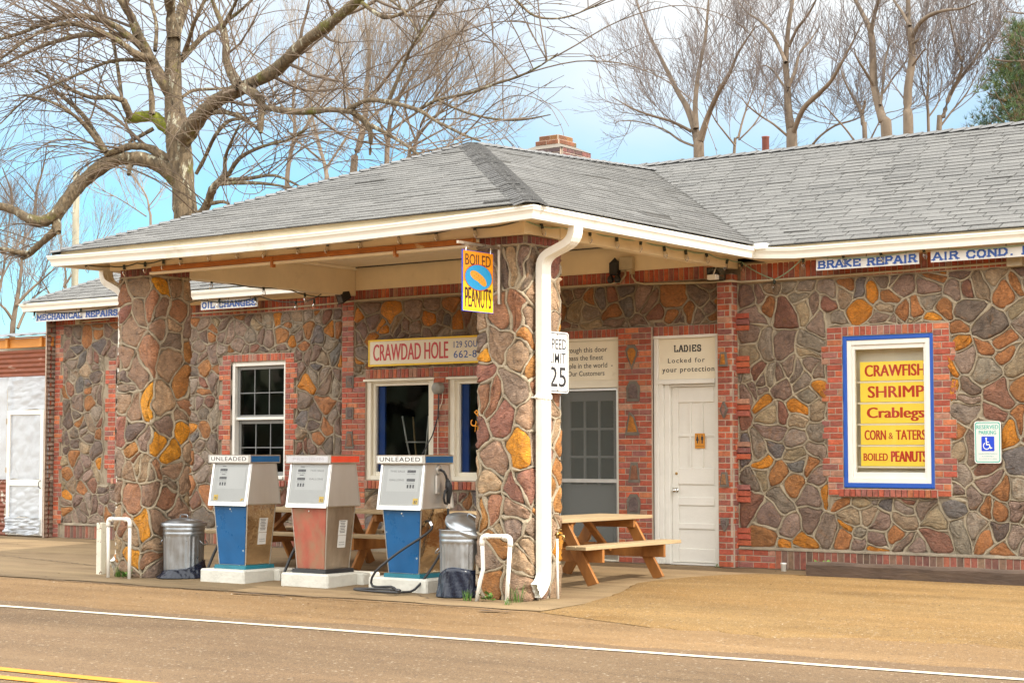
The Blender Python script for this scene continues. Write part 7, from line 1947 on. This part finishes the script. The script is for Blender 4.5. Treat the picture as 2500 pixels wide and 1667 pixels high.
def cfg_dense(k=1.0):
    return [dict(per_m=2.6, ang=(.3, .9), len=(1.6 * k, 4.0 * k), seg=8, wan=.10, trop=.12, rk=.6, rmin=.018, rmax=.04, n=4, tip=.008, **{'from': .1}),
            dict(per_m=4.4, ang=(.3, .8), len=(.8 * k, 2.4 * k), seg=6, wan=.10, trop=.10, rk=.5, rmin=.008, rmax=.013, n=3, tip=.005),
            dict(per_m=4.6, ang=(.3, .7), len=(.4 * k, 1.2 * k), seg=3, wan=.10, trop=.08, rk=.6, rmin=.005, rmax=.007, n=3, tip=.0038)]
s2 = lambda L: [(830 + x / 2.8, y / 2.8) for x, y in L]
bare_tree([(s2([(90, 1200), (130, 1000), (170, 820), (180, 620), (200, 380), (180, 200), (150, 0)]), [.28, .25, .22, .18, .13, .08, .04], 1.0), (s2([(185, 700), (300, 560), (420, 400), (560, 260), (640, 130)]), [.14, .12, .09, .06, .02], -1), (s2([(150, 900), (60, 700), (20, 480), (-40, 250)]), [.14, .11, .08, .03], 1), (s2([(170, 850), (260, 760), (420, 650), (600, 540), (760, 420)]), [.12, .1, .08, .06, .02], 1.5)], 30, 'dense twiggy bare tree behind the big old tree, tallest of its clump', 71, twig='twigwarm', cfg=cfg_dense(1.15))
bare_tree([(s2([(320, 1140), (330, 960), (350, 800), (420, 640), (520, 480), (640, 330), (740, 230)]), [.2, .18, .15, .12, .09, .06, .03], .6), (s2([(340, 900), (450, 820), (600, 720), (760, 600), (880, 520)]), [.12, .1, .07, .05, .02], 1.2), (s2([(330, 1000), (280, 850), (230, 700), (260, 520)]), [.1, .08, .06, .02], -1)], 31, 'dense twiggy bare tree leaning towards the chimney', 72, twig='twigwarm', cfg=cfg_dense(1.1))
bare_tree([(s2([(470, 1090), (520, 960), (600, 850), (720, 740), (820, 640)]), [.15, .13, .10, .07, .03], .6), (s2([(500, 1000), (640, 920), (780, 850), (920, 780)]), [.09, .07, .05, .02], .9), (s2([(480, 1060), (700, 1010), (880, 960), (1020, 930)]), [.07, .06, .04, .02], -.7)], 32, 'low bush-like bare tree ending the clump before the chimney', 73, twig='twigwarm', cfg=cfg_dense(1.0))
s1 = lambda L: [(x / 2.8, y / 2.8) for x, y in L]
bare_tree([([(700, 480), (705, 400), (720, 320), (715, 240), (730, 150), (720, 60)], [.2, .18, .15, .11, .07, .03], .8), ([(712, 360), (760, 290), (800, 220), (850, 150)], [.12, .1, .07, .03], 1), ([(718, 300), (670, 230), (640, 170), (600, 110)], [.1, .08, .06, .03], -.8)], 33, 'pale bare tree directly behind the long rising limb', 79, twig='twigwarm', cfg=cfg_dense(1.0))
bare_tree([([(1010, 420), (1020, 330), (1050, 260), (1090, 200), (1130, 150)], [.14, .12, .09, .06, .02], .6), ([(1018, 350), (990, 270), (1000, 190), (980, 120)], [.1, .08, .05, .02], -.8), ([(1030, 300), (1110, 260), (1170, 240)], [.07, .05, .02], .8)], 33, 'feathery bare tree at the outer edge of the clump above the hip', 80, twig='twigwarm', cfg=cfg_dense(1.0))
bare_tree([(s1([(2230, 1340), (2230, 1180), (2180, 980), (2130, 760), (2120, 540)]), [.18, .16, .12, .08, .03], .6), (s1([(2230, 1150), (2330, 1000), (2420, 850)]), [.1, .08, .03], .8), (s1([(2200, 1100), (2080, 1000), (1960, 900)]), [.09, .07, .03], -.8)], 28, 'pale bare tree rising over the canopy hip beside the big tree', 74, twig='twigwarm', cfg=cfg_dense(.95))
bare_tree([(s1([(1030, 1570), (1020, 1440), (1000, 1340), (930, 1230), (860, 1120)]), [.12, .1, .08, .05, .02], .6), (s1([(1010, 1420), (1080, 1330), (1130, 1250)]), [.06, .05, .02], .8), (s1([(1000, 1480), (880, 1400), (760, 1330), (640, 1280)]), [.06, .05, .04, .02], -.8)], 34, 'small spreading bare tree behind the old trunk and the pole', 75, twig='twigwarm', cfg=cfg_dense(.95))
s7 = lambda L: [(x / 3.483, 400 + y / 3.483) for x, y in L]
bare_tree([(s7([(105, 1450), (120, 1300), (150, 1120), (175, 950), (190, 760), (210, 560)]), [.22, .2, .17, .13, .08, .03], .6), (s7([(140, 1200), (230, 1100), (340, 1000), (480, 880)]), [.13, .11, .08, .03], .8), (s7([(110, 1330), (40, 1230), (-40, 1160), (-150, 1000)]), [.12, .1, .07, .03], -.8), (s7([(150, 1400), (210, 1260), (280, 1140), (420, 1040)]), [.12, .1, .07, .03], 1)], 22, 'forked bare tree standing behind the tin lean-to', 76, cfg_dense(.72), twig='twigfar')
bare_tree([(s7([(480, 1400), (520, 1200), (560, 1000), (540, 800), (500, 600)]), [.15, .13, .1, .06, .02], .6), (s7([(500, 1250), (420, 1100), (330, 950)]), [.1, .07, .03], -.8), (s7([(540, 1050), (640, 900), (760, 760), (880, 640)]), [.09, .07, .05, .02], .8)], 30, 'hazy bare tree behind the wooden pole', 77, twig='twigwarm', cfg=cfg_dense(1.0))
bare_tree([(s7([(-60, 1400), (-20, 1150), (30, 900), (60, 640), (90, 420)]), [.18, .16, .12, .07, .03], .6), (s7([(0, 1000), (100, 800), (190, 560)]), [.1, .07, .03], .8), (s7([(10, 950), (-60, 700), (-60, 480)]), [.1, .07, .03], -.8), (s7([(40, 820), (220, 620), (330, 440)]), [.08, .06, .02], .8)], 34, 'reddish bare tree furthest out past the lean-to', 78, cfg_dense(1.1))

# ---- the pine at the edge
def pine():
    Y = 21; r_ = random.Random(9)
    p0 = at(2530, 300, Y)
    t = thing('pine_tree', (p0.x, Y, 0), 'green needled pine showing past the ridge under the twisted bare branches', 'tree')
    mb = MB(); P = smooth_line([Vector((p0.x - .6, Y, -.1)), Vector((p0.x - .45, Y, 4)), at(2492, 310, Y), at(2515, 200, Y), at(2525, 60, Y), at(2530, -60, Y)])
    limb(mb, P, .24, .06, 8); mb2 = MB(); lf = MB()
    spots = []
    for k in range(60):
        px_, py_ = r_.gauss(2480, 30), r_.uniform(60, 330)
        if py_ < 160: px_ = max(px_, 2485)
        spots.append((px_, py_))
    spots += [(2432, 190), (2448, 178), (2425, 215), (2418, 270), (2440, 240), (2452, 205), (2410, 300), (2430, 315), (2392, 312), (2460, 260), (2470, 290), (2440, 290), (2380, 318)]
    for (px_, py_) in spots:
        e = at(px_, py_, Y + r_.uniform(-1.6, 1.6))
        q = P[min(range(len(P)), key=lambda i: (P[i] - (e - Vector((0, 0, .5)))).length)]
        B_ = [q, q.lerp(e, .5) + Vector((0, 0, -.12)), e]
        limb(mb2, smooth_line(B_), .03, .01, 4)
        for j in range(26):
            c0 = e + rv(r_) * r_.uniform(.05, .38); d = (c0 - e + Vector((0, 0, .25))).normalized()
            g = r_.choice([(.035, .075, .018), (.05, .10, .02), (.025, .06, .02), (.08, .11, .02), (.12, .085, .03)])
            for m_ in range(10):
                dd = (d + rv(r_) * .8).normalized(); s = dd.cross(rv(r_)).normalized() * .006; l = r_.uniform(.12, .22)
                lf.add([c0 - s, c0 + s, c0 + dd * l], [(0, 1, 2)], 0, g)
    mb.add(mb2.v, mb2.f); mb.build('trunk', M['trunkfar'], t, smooth=True); lf.build('crown', M['needle'], t)
pine()

# ---- pole and wires
pt = at(187, 420, 24)
t = thing('utility_pole', (pt.x, 24, 0), 'weathered wooden pole rising behind the lean-to and the old limb', 'pole')
mb = MB(); mb.tube([(pt.x, 24, -.1), (pt.x, 24, pt.z)], [.15, .12], 12); mb.build('shaft', M['pole'], t, smooth=True)
mb = MB(); mb.tube([(pt.x + .02, 23.87, pt.z - 1.5), (pt.x + .02, 23.87, pt.z - 1.3)], .02, 6); mb.build('bolt', M['steelold'], t)

# ---- low hedge line along the far field, seen only in the gaps
def hedge_line():
    r_ = random.Random(77); mb = MB()
    for k in range(260):
        x = -95 + 130 * k / 259 + r_.uniform(-.4, .4); y = 62 + r_.uniform(-4, 4) - .25 * (x + 30); h = r_.uniform(2.0, 5.2)
        b = Vector((x, y, -.1)); Q = shoot(r_, b, Vector((r_.uniform(-.1, .1), 0, 1)), h, 5, .08, .1); limb(mb, Q, .05, .015, 3, 0)
        ramify(mb, r_, Q, .03, 0, [dict(per_m=2.6, ang=(.3, .9), len=(.8, 2.2), seg=4, wan=.12, trop=.12, rk=.5, rmin=.014, rmax=.02, n=3, tip=.01, m=0), dict(per_m=2.2, ang=(.3, .9), len=(.4, 1.2), seg=3, wan=.12, trop=.1, rk=.6, rmin=.01, rmax=.014, n=3, m=0)])
    tag(mb.build('far_woods', M['twigfar']), 'low line of bare brush far behind the buildings', 'woods', kind='stuff')
hedge_line()
def far_side():
    r_ = random.Random(5); lf = MB()
    for k in range(16000):
        x = r_.uniform(-70, 110); y = -62 + r_.gauss(0, 2.5); top = 8 + 2.5 * math.sin(x * .21) + 1.5 * math.sin(x * .57 + 2)
        z = top * r_.random() ** .8; a = r_.uniform(0, 6.3); s_ = r_.uniform(.5, 1.1); u = Vector((math.cos(a), math.sin(a) * .4, r_.uniform(-.4, .4))) * s_; v_ = Vector((r_.uniform(-.3, .3), r_.uniform(-.3, .3), 1)) * s_
        p = Vector((x, y, z)); g = r_.choice([(.07, .09, .05), (.11, .12, .07), (.14, .12, .09), (.05, .07, .04)])
        lf.add([p - u - v_ * .3, p + u - v_ * .6, p + u * .4 + v_, p - u * .8 + v_ * .7], [(0, 1, 2, 3)], 0, g)
    tag(lf.build('roadside_woods', M['needle']), 'dark evergreen woods on the opposite side of the road', 'woods', kind='stuff')
far_side()
